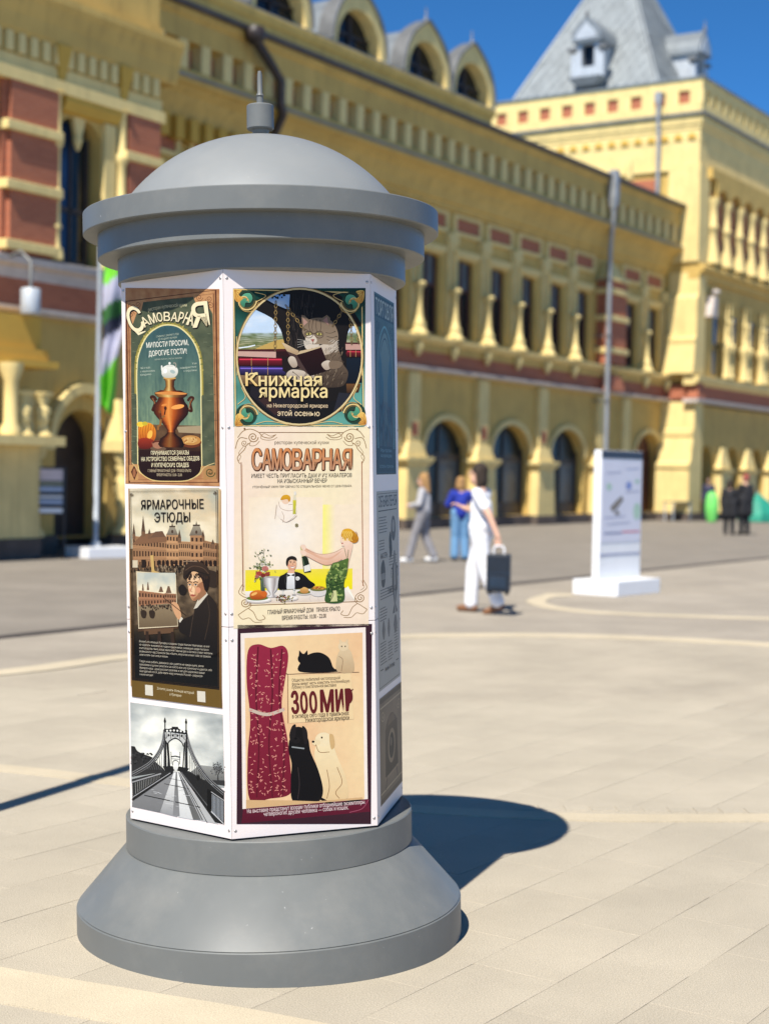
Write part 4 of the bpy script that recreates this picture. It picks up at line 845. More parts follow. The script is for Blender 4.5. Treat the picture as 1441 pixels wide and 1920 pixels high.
# lettering
for dx, dy, c, bo in ((4, 6, (.10, .07, .04), .06), (0, 0, CRM, .02)):
    p.text('С', (140 + dx, 512 + dy), (265 + dx, 470 + dy), 220, c, bo + .0); p.text('Я', (690 + dx, 448 + dy), (838 + dx, 430 + dy), 210, c, bo + .01)
    xs = [252, 308, 372, 424, 486, 548, 592, 636, 690]; ys = [448, 418, 396, 385, 385, 392, 402, 418]; ytop = [362, 334, 318, 308, 306, 302, 298, 296]
    for k, ch in enumerate('АМОВАРНА'):
        p.text(ch, (xs[k] + 3 + dx, ys[k] + 8 + dy), (xs[k + 1] - 3 + dx, (ys[k + 1] if k < 7 else 424) + 8 + dy), ys[k] - ytop[k], c, bo)
p.stroke([(150, 470), (200, 515), (262, 490)], [10, 26, 8], CRM)
p.text('ресторан купеческой кухни', (288, 312), (636, 262), 32, (.90, .86, .68), .0, 12)
for t, a, b, h, c, bo in (('открыто с раннего утра', (360, 545), (562, 515), 20, (.72, .76, .68), 0), ('до позднего вечера', (376, 570), (546, 546), 20, (.72, .76, .68), 0),
    ('МИЛОСТИ ПРОСИМ,', (272, 640), (650, 606), 46, (.96, .95, .88), .012), ('ДОРОГИЕ ГОСТИ!', (292, 716), (634, 684), 46, (.96, .95, .88), .012), ('горячий сбитень, сласти и чаепитие', (342, 750), (590, 730), 15, (.72, .76, .68), 0),
    ('Чай и кофе', (215, 832), (305, 824), 18, (.78, .82, .74), 0), ('с кашинскими', (215, 862), (345, 852), 18, (.78, .82, .74), 0), ('кренделями', (215, 892), (315, 884), 18, (.78, .82, .74), 0), ('Ухи', (682, 782), (722, 778), 18, (.78, .82, .74), 0), ('наваристые', (574, 824), (720, 808), 18, (.78, .82, .74), 0), ('с пирогами', (606, 850), (722, 840), 18, (.78, .82, .74), 0),
    ('ПРИНИМАЮТСЯ ЗАКАЗЫ', (312, 1604), (652, 1590), 36, CRM, .012), ('НА УСТРОЙСТВО СЕМЕЙНЫХ ОБЕДОВ', (224, 1662), (746, 1640), 36, CRM, .012), ('И КУПЕЧЕСКИХ СВАДЕБ', (316, 1712), (652, 1702), 36, CRM, .012), ('ГЛАВНЫЙ ЯРМАРОЧНЫЙ ДОМ · ПРАВОЕ КРЫЛО', (284, 1758), (672, 1746), 24, (.82, .74, .60), 0), ('ВРЕМЯ РАБОТЫ: 10.00 - 22.00', (364, 1792), (590, 1786), 24, (.82, .74, .60), 0)):
    p.text(t, a, b, h, c, bo)
p.done()
# ---- fair studies poster, middle left
p = Poster(0, (.022, .463, .840, 1.547), [(85, 68), (820, 72), (840, 1862), (95, 1790)], label='sepia poster of a young painter at an easel before the fair')
def sk(x, y):
    t = (y - 70) / 500; b = mixc3((.80, .72, .58), (.93, .86, .70), t); w = (x - 90) / 730; b = mixc3(b, (.92, .74, .52), max(0, w * 1.3 - .4) * (1 - t)); c = fbm(x * .6, y, .007); return mixc3(b, mixc3((.98, .95, .85), (.66, .70, .66), .5 - c), .25 + .5 * abs(c))
p.grid(85, 68, 820, 560, 40, 30, sk); 
def gr(x, y):
    b = mixc3((.47, .39, .29), (.30, .24, .17), (y - 640) / 500); return mixc3(b, mixc3((.62, .52, .40), (.18, .14, .10), .5 + .8 * fbm(x, y, .02)), .45)
p.grid(88, 560, 826, 1300, 44, 60, gr)
def dk(x, y): return mixc3((.30, .24, .16), (.05, .04, .035), (y - 1180) / 170 + .3 * fbm(x, y, .012))
p.grid(92, 1190, 834, 1720, 30, 36, dk)
# the long fair house with towers
def facade(x0, x1, y0, y1, yb0, yb1, c, dark, nwin, rows):
    p.poly([(x0, y0), (x1, y1), (x1, yb1), (x0, yb0)], c)
    for r in range(rows):
        for k in range(nwin):
            t = (k + .5) / nwin; a = y0 + (y1 - y0) * t; b = yb0 + (yb1 - yb0) * t; f0 = (r + .28) / rows; f1 = (r + .78) / rows; w = (x1 - x0) / nwin * .22; x = x0 + (x1 - x0) * t
            p.rect4(x - w, a + (b - a) * f0, x + w, a + (b - a) * f1, dark)
        for f in (0., .86): yy0 = y0 + (yb0 - y0) * (r + f) / rows; yy1 = y1 + (yb1 - y1) * (r + f) / rows; p.stroke([(x0, yy0), (x1, yy1)], 5, tuple(v * 1.18 for v in c))
HC, HD = (.62, .46, .32), (.22, .14, .09)
facade(112, 400, 455, 500, 740, 700, HC, HD, 12, 3); facade(590, 822, 470, 520, 700, 700, (.58, .43, .30), HD, 12, 3); facade(490, 590, 500, 505, 700, 700, (.66, .50, .35), HD, 6, 3)
facade(390, 490, 440, 450, 700, 700, (.70, .53, .37), HD, 4, 4); facade(585, 690, 450, 455, 700, 700, (.66, .49, .34), HD, 3, 4)
p.poly([(112, 520), (195, 440), (280, 430), (350, 415), (395, 470), (395, 500), (112, 530)], (.52, .37, .26)); p.poly([(260, 470), (300, 420), (360, 415), (385, 462)], (.44, .32, .24))
for x, w, y0, y1 in ((440, 48, 448, 385), (636, 58, 452, 375)): p.poly([(x - w, y0), (x - w * .45, y1), (x + w * .45, y1), (x + w, y0)], (.62, .58, .50), (.45, .40, .34)); p.rect4(x - w * .5, y1 - 12, x + w * .5, y1, (.3, .24, .18)); p.poly([(x - 6, y1 - 12), (x, y1 - 42), (x + 6, y1 - 12)], (.3, .24, .18)); p.ell(x, y0 - 28, 9, 14, (.3, .22, .16))
for x, y0, y1, w in ((124, 440, 350, 12), (202, 420, 285, 16), (252, 440, 395, 12), (690, 460, 405, 12), (768, 520, 480, 14), (498, 470, 400, 14)): p.poly([(x - w, y0), (x, y1), (x + w, y0)], (.36, .27, .20)); p.rect4(x - w, y0, x + w, y0 + 40, (.48, .35, .25))
for k in range(14): x = 330 + k * 35; p.poly(cat([(x - 11, 700), (x - 11, 665), (x, 650), (x + 11, 665), (x + 11, 700)], 3), (.15, .10, .07))
rnd = random.Random(5)
for k in range(260): x = rnd.uniform(320, 815); y = 700 + abs(rnd.gauss(0, 35)) + (40 if x > 700 else 0); p.ell(x, y, rnd.uniform(4, 8), rnd.uniform(9, 18), rnd.choice(((.10, .08, .06), (.2, .15, .11), (.34, .27, .2), (.55, .47, .37))), 0, 6)
for k in range(60): x = rnd.uniform(95, 310); y = rnd.uniform(700, 745); p.ell(x, y, 6, 14, rnd.choice(((.16, .12, .09), (.38, .3, .22))), 0, 6)
p.rect4(112, 655, 155, 715, (.84, .78, .66)); p.rect4(185, 650, 222, 715, (.16, .11, .08))
p.blob([(700, 780), (730, 740), (790, 745), (812, 800), (790, 870), (720, 850)], (.20, .15, .11)); p.blob([(488, 880), (520, 850), (556, 890), (540, 935), (500, 930)], (.12, .09, .07))
# canvas on the easel
p.poly([(258, 615), (285, 612), (292, 740), (330, 752), (330, 765), (270, 760)], (.80, .66, .40)); p.poly([(140, 745), (468, 768), (482, 1195), (155, 1222)], (.87, .80, .66))
p.grid(150, 756, 464, 960, 24, 16, lambda x, y: mixc3((.72, .74, .70), (.96, .90, .76), (y - 756) / 190 + .5 * fbm(x, y, .012)))
p.poly([(155, 960), (468, 960), (478, 1190), (160, 1212)], (.60, .52, .40), (.42, .35, .26))
facade(158, 380, 905, 930, 1035, 1010, (.60, .42, .30), HD, 9, 2); facade(375, 470, 925, 930, 1010, 1010, (.56, .40, .29), HD, 5, 2)
for x, y0, y1, w in ((196, 905, 850, 9), (238, 900, 835, 10), (345, 915, 870, 20), (408, 922, 865, 24)): p.poly([(x - w, y0), (x - w * .3, y1), (x + w * .3, y1), (x + w, y0)], (.45, .34, .26))
for k in range(110): x = rnd.uniform(180, 470); y = 1020 + abs(rnd.gauss(0, 22)); p.ell(x, y, 4, 8, rnd.choice(((.12, .09, .07), (.3, .23, .17))), 0, 6)
for x in (200, 270): p.blob([(x - 25, 1075), (x + 5, 1065), (x + 25, 1085), (x + 15, 1130), (x - 15, 1125)], (.2, .15, .11))
p.poly([(150, 1222), (482, 1195), (480, 1215), (152, 1245)], (.30, .21, .14)); p.poly([(200, 1225), (446, 1208), (446, 1250), (205, 1270)], (.40, .29, .20))
for x in (215, 315, 425): p.poly([(x, 1240), (x + 24, 1240), (x + 36, 1400), (x - 4, 1400)], (.20, .14, .10))
# painter
p.blob([(488, 1190), (520, 1140), (600, 1100), (620, 1060), (660, 980), (720, 930), (780, 980), (812, 1080), (815, 1400), (600, 1420), (560, 1280), (500, 1240)], (.17, .13, .10), (.07, .055, .05))
p.spline([(620, 1050), (600, 1150), (580, 1280)], 5, (.28, .22, .17)); p.spline([(720, 950), (740, 1100), (700, 1300)], 5, (.26, .2, .15))
p.poly([(655, 955), (715, 910), (728, 930), (640, 1040), (612, 1050)], (.82, .78, .70))
p.blob([(560, 800), (566, 760), (620, 740), (680, 760), (706, 820), (700, 900), (660, 950), (622, 985), (592, 965), (572, 905)], (.88, .70, .52), (.74, .54, .38))
p.blob([(640, 860), (706, 820), (700, 905), (660, 950), (622, 985), (610, 970), (650, 925)], (.62, .42, .29)); p.poly([(648, 930), (712, 890), (716, 925), (650, 985)], (.60, .42, .29))
p.blob([(690, 790), (740, 760), (738, 850), (720, 905), (698, 880)], (.12, .08, .06)); p.blob([(552, 800), (560, 745), (600, 740), (580, 775), (566, 800)], (.14, .09, .07)); p.blob([(640, 760), (690, 770), (702, 830), (690, 840), (675, 800)], (.13, .08, .06))
p.blob([(528, 790), (545, 700), (610, 660), (680, 672), (735, 720), (742, 790), (700, 800), (640, 748), (580, 742), (548, 800)], (.22, .16, .12)); p.spline([(545, 735), (610, 700), (690, 715), (735, 760)], 6, (.36, .27, .20)); p.spline([(530, 665), (570, 660), (645, 662)], 6, (.6, .5, .4))
p.blob([(575, 870), (600, 860), (622, 880), (618, 930), (596, 935), (578, 910)], (.93, .77, .60)); p.blob([(572, 790), (620, 772), (660, 790), (640, 822), (590, 822)], (.93, .77, .60)); p.ell(650, 895, 20, 24, (.84, .58, .44)); p.ell(584, 895, 9, 16, (.88, .62, .48))
for x in (580, 628): p.spline([(x - 17, 836), (x, 826), (x + 20, 834)], 7, (.16, .10, .07), 4); p.ell(x + 1, 852, 13, 6, (.93, .89, .82)); p.ell(x + 1, 852, 6, 6, (.17, .10, .06)); p.spline([(x - 14, 850), (x, 845), (x + 15, 850)], 4, (.2, .12, .08), 4)
p.spline([(606, 850), (594, 890), (590, 904), (604, 910)], 4, (.64, .44, .31), 4); p.blob([(586, 936), (600, 929), (612, 932), (632, 934), (614, 947), (598, 946)], (.70, .36, .29)); p.spline([(586, 937), (608, 938), (632, 935)], 3, (.42, .18, .14), 4); p.spline([(600, 962), (615, 966), (630, 960)], 3, (.66, .46, .33), 4)
rnd = random.Random(21)
for k in range(40): x = rnd.uniform(545, 735); y = 752 + abs(x - 640) * .12 + rnd.uniform(-10, 26); p.spline([(x, y), (x + rnd.uniform(-10, 6), y + 16), (x + rnd.uniform(-14, 4), y + 34)], 5, rnd.choice(((.12, .08, .06), (.22, .15, .10), (.16, .11, .08))), 3)
p.blob([(528, 790), (545, 700), (610, 660), (680, 672), (735, 720), (742, 775), (700, 778), (640, 748), (580, 742), (548, 790)], (.25, .18, .13), (.15, .11, .08)); p.spline([(545, 735), (610, 700), (690, 715), (735, 760)], 6, (.36, .27, .20)); p.spline([(548, 785), (600, 742), (660, 748), (735, 772)], 7, (.10, .07, .05)); p.spline([(530, 665), (570, 660), (645, 662)], 6, (.6, .5, .4))
p.blob([(430, 1010), (460, 995), (490, 1025), (512, 1110), (490, 1140), (455, 1090)], (.82, .62, .45)); p.poly([(490, 1150), (510, 1115), (525, 1130), (500, 1165)], (.85, .82, .75)); p.stroke([(365, 960), (430, 1010), (550, 1105)], [3, 6, 5], (.20, .12, .08))
p.poly([(92, 1440), (834, 1440), (836, 1712), (94, 1652)], (.055, .05, .045))
# frame, band and words
p.poly([(92, 1652), (836, 1712), (840, 1862), (95, 1790)], (.42, .32, .13))
for off_, w in ((0, 5), (12, 3)): p.stroke([(92 + off_, 90 + off_ * .8), (808 - off_, 86 + off_), (822 - off_, 1700 - off_ * 1.2), (106 + off_, 1648 - off_)], w, (.30, .20, .10), True)
for x, y, sx, sy in ((112, 118, 1, 1), (790, 108, -1, 1)): p.scroll(x, y, 14, (.25, .16, .08), 4, sx, sy)
p.grid(85, 68, 93, 1700, 1, 20, lambda x, y: (.70, .54, .36)); p.grid(818, 80, 836, 1720, 1, 20, lambda x, y: mixc3((.82, .68, .48), (.45, .33, .18), (y - 80) / 1600))
p.text('ЯРМАРОЧНЫЕ', (188, 240), (698, 234), 74, (.13, .09, .07), .018); p.text('ЭТЮДЫ', (298, 342), (588, 340), 74, (.13, .09, .07), .018)
para = ['Всякий, кто посещал Ярмарку в славном граде Нижнем Новгороде, не мог', 'не обратить внимания на чудеса художников, сновавших среди пестрого', 'многолюдства. Ныне, когда каменный Главный дом и богомаз ставит эмблемы', 'возвышается над Стрелкой Оки и Волги, искусство может себе за правило', 'запечатлеть сию живую жизнь.', None, 'Глядя на их работы, дивишься, как удается им среди шума, звона', 'колоколов и ругани уместить на холсте всю эту суматоху? А удается, ибо', 'Ярмарка наша - душа русского размаха, и нет для художника краше', 'благодатней места, дабы явить миру истинную Россию - радушную', 'и многоликую!']
for k, t in enumerate(para):
    if t: y = 1332 + k * 27.5; L = len(t) * 8.5; p.text(t, (162, y), (162 + min(L, 600), y + min(L, 600) * .055), 17, (.78, .74, .66))
p.text('Хотите узнать больше историй', (303, 1722), (608, 1752), 21, (.88, .83, .70)); p.text('о Ярмарке', (408, 1768), (506, 1778), 21, (.88, .83, .70))
p.poly([(206, 1686), (270, 1690), (271, 1778), (207, 1772)], (.86, .83, .76)); p.poly([(636, 1724), (702, 1728), (704, 1818), (638, 1812)], (.86, .83, .76))
p.done()
# ---- bridge engraving, lower left
p = Poster(0, (.010, .463, .462, .820), [(145, 135), (1325, 240), (1350, 1660), (158, 1490)], label='black and white engraving of an iron suspension bridge')
def bsky(x, y): c = fbm(x * .55, y, .0028, 5); r = math.hypot((x - 740) / 560, (y - 640) / 430); t = min(1, max(0, 1.35 - r + .9 * c)); return mixc3((.64, .66, .65), (.985, .98, .93), t)
p.quad([(146, 136), (1325, 241), (1345, 1180), (153, 1180)], 60, 50, bsky)
def pt(x, y): return (x, y)
p.poly(cat([(152, 700), (200, 705), (235, 760), (330, 800), (420, 830), (480, 900), (560, 960)], 4) + [(600, 1010), (156, 1100)], (.13, .13, .13), (.20, .20, .20))
rnd = random.Random(9)
for k in range(60): p.ell(rnd.uniform(155, 420), rnd.uniform(780, 930), rnd.uniform(8, 20), rnd.uniform(5, 12), (rnd.uniform(.05, .3),) * 3, 0, 7)
p.poly([(900, 1010), (1030, 900), (1200, 910), (1345, 960), (1348, 1140), (1000, 1100)], (.60, .60, .58), (.38, .38, .37))
for k in range(120): x = 1260 + rnd.gauss(0, 34); y = 940 + rnd.gauss(0, 42); p.ell(x, y, 8, 6, (rnd.uniform(.1, .45),) * 3, 0, 6)
p.stroke([(1270, 1110), (1265, 1020), (1290, 950)], [16, 11, 5], (.14, .14, .14)); p.poly([(1080, 1090), (1350, 1080), (1352, 1150), (1080, 1120)], (.2, .2, .2))
# deck
p.poly([(705, 1000), (755, 1000), (1270, 1650), (1270, 1650), (158, 1490), (165, 1400)], (.66, .66, .65), (.74, .74, .73))
p.poly([(695, 1020), (735, 1005), (745, 1590), (520, 1545)], (.95, .95, .93), (.60, .60, .60)); p.poly([(745, 1005), (760, 1010), (950, 1612), (760, 1590)], (.93, .93, .91), (.84, .84, .83)); p.poly([(729, 1005), (742, 1005), (778, 1580), (688, 1568)], (.45, .45, .44), (.55, .55, .55))
p.poly([(760, 1005), (775, 1010), (1080, 1610), (950, 1612)], (.36, .36, .36), (.42, .42, .41)); p.poly([(160, 1425), (700, 1020), (520, 1545), (160, 1490)], (.55, .55, .55), (.48, .48, .48))
for y, x0, x1 in ((1330, 320, 1040), (1165, 580, 900), (1090, 640, 830)): p.stroke([(x0, y), (x1, y + (x1 - x0) * .16)], (1330 - 1000) / 330 * 9 * (y - 1000) / 330 + 3, (.10, .10, .10))
for k in range(40): y = rnd.uniform(1150, 1560); x = rnd.uniform(400, 950); p.stroke([(x, y), (x + rnd.uniform(30, 120), y + rnd.uniform(4, 14))], 3, (rnd.choice((.4, .55, .9)),) * 3)
# left railing and truss
p.poly([(158, 1130), (560, 1010), (700, 990), (690, 1030), (165, 1420)], (.16, .16, .16)); p.stroke([(158, 1170), (540, 1035)], 16, (.62, .62, .62)); p.stroke([(160, 1400), (690, 1010)], 20, (.09, .09, .09)); p.stroke([(160, 1370), (660, 1020)], 8, (.72, .72, .72))
for k in range(16): t = k / 16; x = 165 + 370 * t ** .8; p.stroke([(x, 1185 - (x - 165) * .36), (x + 4, 1345 - (x - 165) * .70)], 7 - 4 * t, (.58, .58, .56))
# right parapet girders
p.poly([(770, 985), (900, 985), (1010, 1050), (1345, 1230), (1348, 1650), (1230, 1630)], (.13, .13, .13)); 
for a, b, w, c in (((780, 1010), (1225, 1640), 8, .75), ((790, 1005), (1290, 1600), 6, .5), ((800, 1000), (1180, 1480), 10, .35), ((775, 1010), (1130, 1640), 8, .08), ((1170, 1230), (1345, 1340), 10, .70), ((1180, 1490), (1340, 1640), 12, .80), ((770, 1012), (1060, 1620), 6, .8)): p.stroke([a, b], w, (c,) * 3)
p.poly([(1130, 1200), (1180, 1215), (1180, 1500), (1130, 1470)], (.05, .05, .05))
for k in range(9): x = 1195 + k * 17; p.stroke([(x, 1265 + k * 10), (x, 1500 + k * 14)], 7, (.66, .68, .70))
p.ell(1015, 1060, 20, 40, (.05, .05, .05)); p.ell(1015, 1030, 9, 11, (.2, .2, .2))
# cables
L1 = [(582, 470), (560, 620), (500, 760), (400, 890), (290, 970), (158, 1050)]; R1 = [(865, 490), (905, 640), (970, 800), (1060, 950), (1180, 1090), (1348, 1230)]
for P_, sg in ((L1, 1), (R1, -1)):
    for k, (o, w, c) in enumerate(((0, 22, .12), (-6, 6, .62), (20, 16, .22), (16, 5, .70), (44, 12, .16), (40, 4, .6))): p.spline([(x + sg * o * .35, y + o) for x, y in P_], w, (c,) * 3, 8)
for k in range(8):
    t = k / 8; x = 545 - 50 * k * .55; p.stroke([(x, 760 + 30 * k), (x + 2, 1010)], 5, (.2, .2, .2)); p.stroke([(x, 990), (x - 30, 840 + 20 * k)], 4, (.45, .45, .45)); x = 905 + 45 * k * .5; p.stroke([(x, 780 + 34 * k), (x, 1010 + 12 * k)], 5, (.15, .15, .15))
# tower
K = (.10, .10, .10)
for x0, x1, xt in ((578, 625, 592), (835, 885, 862)):
    p.poly([(xt - 14, 460), (xt + 14, 460), (xt + 20, 960), (xt - 20, 960)], K); p.stroke([(xt - 8, 480), (xt - 8, 950)], 4, (.5, .5, .5)); p.stroke([(xt, 320), (xt, 470)], 14, K); p.poly([(xt - 16, 360), (xt, 305), (xt + 16, 360)], K); p.ell(xt, 365, 14, 14, K)
p.poly([(600, 500), (632, 560), (622, 940), (660, 960), (620, 600)], K); p.stroke([(608, 520), (640, 950)], 14, K); p.stroke([(848, 520), (820, 950)], 14, K)
p.poly([(585, 455), (640, 455), (700, 432), (760, 438), (800, 465), (870, 485), (868, 515), (585, 490)], K)
for k in range(6): p.ell(620 + k * 44, 470 + abs(k - 2.3) * 4, 13, 13, (.96, .96, .93), 0, 10)
p.poly([(592, 500), (862, 515), (855, 600), (826, 640), (800, 600), (725, 568), (650, 600), (626, 640), (600, 600)], (.78, .78, .76))
for k in range(5): x = 610 + k * 57; p.stroke([(x, 500), (x, 580)], 7, K); p.ell(x + 28, 536, 13, 18, (.12, .12, .12), 0, 8)
p.spline([(622, 660), (650, 610), (725, 570), (800, 612), (828, 670)], 13, K); p.spline([(596, 580), (640, 545), (725, 520), (810, 548), (856, 590)], 5, K)
for k in range(10): p.ell(685 + k * 8, 430, 5, 8, K, 0, 6)
for x0, x1 in ((672, 668), (780, 784)): p.stroke([(x1, 745), (x0, 900)], 7, (.3, .3, .3))
p.stroke([(665, 810), (725, 800), (788, 812)], 14, (.25, .25, .25)); p.stroke([(668, 835), (786, 838)], 5, (.4, .4, .4)); p.spline([(690, 920), (695, 870), (728, 855), (762, 872), (768, 920)], 8, (.3, .3, .3))
p.poly([(560, 940), (690, 930), (715, 985), (600, 1010)], (.12, .12, .12)); p.poly([(765, 930), (900, 950), (860, 1010), (745, 985)], (.11, .11, .11)); p.ell(728, 960, 28, 20, (.9, .9, .88))
p.done()
# ---- book fair poster, top of the front face
p = Poster(1, (.032, .467, 1.744, 2.181), [(35, 92), (1088, 125), (1110, 1215), (48, 1222)], label='square poster of a reading cat in an oval on green')
p.grid(35, 90, 1112, 1225, 24, 24, lambda x, y: mixc3((.07, .24, .20), (.40, .66, .60), (y - 250) / 800 + .4 * fbm(x, y, .006)))
GLD = (.93, .80, .52); GD2 = (.55, .40, .18)
p.stroke([(40, 96), (1082, 128), (1104, 1210), (52, 1217)], 12, GLD, True); p.stroke([(50, 106), (1074, 138), (1095, 1201), (62, 1208)], 4, (.2, .14, .07), True)
OC = (575, 650); oval = [(OC[0] + 512 * cos(t), OC[1] + 556 * sin(t)) for t in np.linspace(0, 2 * pi, 60, endpoint=False)]
inO = lambda x, y, m=1.: ((x - OC[0]) / 508) ** 2 + ((y - OC[1]) / 552) ** 2 < m
p.poly(oval, (.09, .08, .08))
def land(x, y):
    if y < 455: return mixc3(mixc3((.42, .62, .86), (.80, .88, .96), (y - 130) / 190), (.98, .98, .98), .75 * max(0, fbm(x * .5, y * 1.6, .008) + .3))
    t = (y - 455) / 150; return mixc3(mixc3((.66, .72, .70), (.70, .62, .36), t), (.34, .40, .20), max(0, fbm(x * .6, y * 2.4, .02) + .2))
p.grid(60, 140, 620, 600, 44, 36, land, inO); p.grid(930, 380, 1085, 560, 12, 14, land, inO)
for k in range(7): y = 480 + k * 17; p.spline([(75, y + 6), (200, y - 4), (330, y + 7), (450, y - 3)], 4, (.36, .42, .24))
p.poly(cat([(210, 585), (300, 545), (430, 505), (540, 530), (600, 585)], 5), (.80, .66, .36)); p.stroke([(80, 575), (160, 565), (215, 552)], 10, (.93, .96, .98))
# tree trunk and bough
TR = (.105, .085, .075)
p.poly(cat([(500, 120), (700, 108), (880, 135), (960, 200), (1050, 330), (1080, 400), (1000, 400), (965, 480), (960, 640), (960, 980), (560, 980), (500, 700), (450, 520), (420, 420), (350, 330), (180, 235), (270, 170), (380, 220), (490, 265)], 3), TR)
rnd = random.Random(2)
for k in range(46): x = rnd.uniform(505, 700); y = rnd.uniform(130, 330); p.spline([(x, y), (x + rnd.uniform(-8, 8), y + 50), (x + rnd.uniform(-16, 16), y + 110)], 4, rnd.choice(((.25, .22, .20), (.04, .03, .03), (.17, .15, .14))))
for k in range(26): x = rnd.uniform(490, 610); y = rnd.uniform(420, 560); p.spline([(x, y), (x + rnd.uniform(-6, 10), y + 60), (x + rnd.uniform(-6, 16), y + 110)], 4, rnd.choice(((.24, .20, .18), (.16, .13, .12))))
for k in range(20): x = rnd.uniform(300, 470); p.ell(x, rnd.uniform(120, 170), rnd.uniform(6, 14), 7, (.10, .14, .12), rnd.uniform(0, 3), 6)
# books, left stack and right stack
def book(x0, x1, y, h, c, page=False):
    if page: p.poly([(x0, y), (x1 + 110, y - 6), (x1 + 130, y + 28), (x0, y + 18)], c); p.poly([(x0, y + 14), (x1, y + 18), (x1, y + h), (x0, y + h - 14)], (.82, .66, .60)); p.poly([(x1, y + 16), (x1 + 140, y + 12), (x1 + 140, y + h - 6), (x1, y + h)], tuple(v * .6 for v in c))
    else:
        p.poly([(x0 + 10, y), (x1, y + 4), (x1, y + h), (x0 + 10, y + h), (x0, y + h / 2)], tuple(min(1, v * 1.25) for v in c), tuple(v * .5 for v in c)); p.stroke([(x0 + 14, y + h * .22), (x1 - 6, y + h * .25)], h * .12, tuple(min(1, v * 1.9 + .06) for v in c))
        for t in (.28, .62): p.stroke([(x0 + (x1 - x0) * t, y + 2), (x0 + (x1 - x0) * t, y + h)], 5, (.70, .55, .34))
book(70, 385, 588, 68, (.30, .12, .12), True); book(72, 470, 655, 66, (.46, .10, .15)); book(78, 465, 728, 68, (.25, .20, .42)); p.poly([(84, 800), (470, 806), (440, 880), (90, 870)], (.62, .50, .36), (.30, .22, .14))
for k in range(5): p.stroke([(90, 812 + k * 12), (430, 816 + k * 12)], 3, (.42, .32, .22))
p.poly([(952, 542), (1082, 545), (1084, 590), (954, 590)], (.80, .62, .56)); p.poly([(950, 530), (1080, 532), (1082, 545), (952, 543)], (.30, .12, .12)); book(955, 1086, 594, 54, (.42, .10, .13)); p.poly([(960, 660), (1086, 655), (1088, 860), (962, 866)], (.08, .12, .17), (.06, .08, .12)); p.poly([(960, 868), (1080, 868), (1060, 940), (965, 945)], (.45, .30, .16), (.22, .14, .09))
p.poly([(180, 890), (420, 900), (560, 990), (560, 1150), (380, 1150), (170, 960)], (.14, .12, .14)); p.poly([(240, 1000), (300, 960), (420, 1090), (380, 1130)], (.24, .16, .15)); p.poly([(900, 940), (1010, 950), (940, 1090), (850, 1120)], (.16, .16, .19))
p.poly([(430, 640), (560, 660), (640, 800), (500, 800), (440, 760)], (.13, .09, .08))
# cat
F1, F2, F3 = (.50, .42, .34), (.28, .22, .17), (.86, .80, .72)
p.blob([(620, 600), (700, 560), (850, 560), (900, 600), (930, 700), (975, 780), (940, 880), (840, 900), (700, 890), (560, 850), (470, 800), (520, 760), (620, 720)], F1, (.26, .21, .17))
p.blob([(470, 790), (520, 752), (640, 770), (700, 800), (640, 850), (500, 830)], F3, (.66, .58, .50))
p.blob([(640, 590), (700, 570), (860, 520), (880, 560), (830, 620), (700, 640)], F3, (.74, .66, .58))
p.blob([(600, 430), (615, 370), (680, 335), (760, 330), (830, 350), (880, 420), (892, 500), (850, 545), (760, 545), (690, 540), (640, 510), (610, 470)], F1, (.60, .52, .43))
p.poly([(600, 420), (592, 305), (620, 312), (668, 362)], F1); p.poly([(610, 395), (604, 330), (645, 365)], (.72, .56, .50)); p.poly([(740, 345), (800, 306), (826, 330), (828, 400)], F1); p.poly([(765, 352), (800, 322), (815, 390)], (.66, .50, .45))
p.blob([(640, 480), (690, 470), (720, 510), (700, 540), (650, 535), (625, 505)], F3); p.blob([(612, 515), (660, 540), (700, 545), (740, 550), (690, 590), (630, 580)], F3)
for pts in ([(690, 345), (680, 400), (684, 440)], [(715, 340), (712, 395), (718, 440)], [(660, 350), (655, 400), (668, 445)], [(745, 345), (752, 400), (745, 440)], [(870, 440), (830, 455), (790, 450)], [(885, 480), (840, 490), (800, 480)], [(880, 515), (840, 520), (800, 505)], [(900, 620), (860, 640), (830, 690)], [(930, 680), (890, 690), (850, 720)], [(905, 590), (860, 600), (830, 640)], [(960, 780), (900, 800), (850, 860)], [(930, 830), (870, 840), (820, 880)], [(860, 790), (800, 820), (770, 870)], [(620, 420), (640, 430), (655, 450)], [(520, 770), (560, 800), (600, 840)]): p.spline(pts, [9, 7, 4], F2)
for k in range(140): x = rnd.uniform(630, 940); y = rnd.uniform(560, 880); d = rnd.uniform(18, 34); p.stroke([(x, y), (x - d * .5, y + d)], 3, rnd.choice((F2, (.62, .54, .44), (.40, .33, .26))))
for k in range(40): x = rnd.uniform(840, 900); y = rnd.uniform(500, 590); p.stroke([(x, y), (x - 26, y + 22)], 3, rnd.choice((F3, (.7, .62, .52))))
for x, y, r in ((652, 461, -.15), (738, 462, .1)): p.ell(x, y, 27, 14, (.18, .13, .09), r); p.ell(x, y, 22, 11, (.74, .68, .40), r); p.ell(x, y, 6, 10, (.05, .04, .03)); p.ell(x, y + 2, 34, 26, (.12, .09, .06), 0, 20) if False else p.stroke([(x + 34 * cos(t), y + 4 + 28 * sin(t)) for t in np.linspace(0, 2 * pi, 18)], 3, (.30, .20, .12))
p.poly([(668, 505), (700, 503), (686, 528)], (.66, .36, .32)); p.stroke([(686, 528), (688, 545)], 4, (.2, .14, .1)); p.stroke([(686, 455), (704, 458)], 4, (.3, .2, .12))
for k in range(4): p.stroke([(660, 520 + 6 * k), (560, 505 + 22 * k)], 2, (.85, .82, .76))
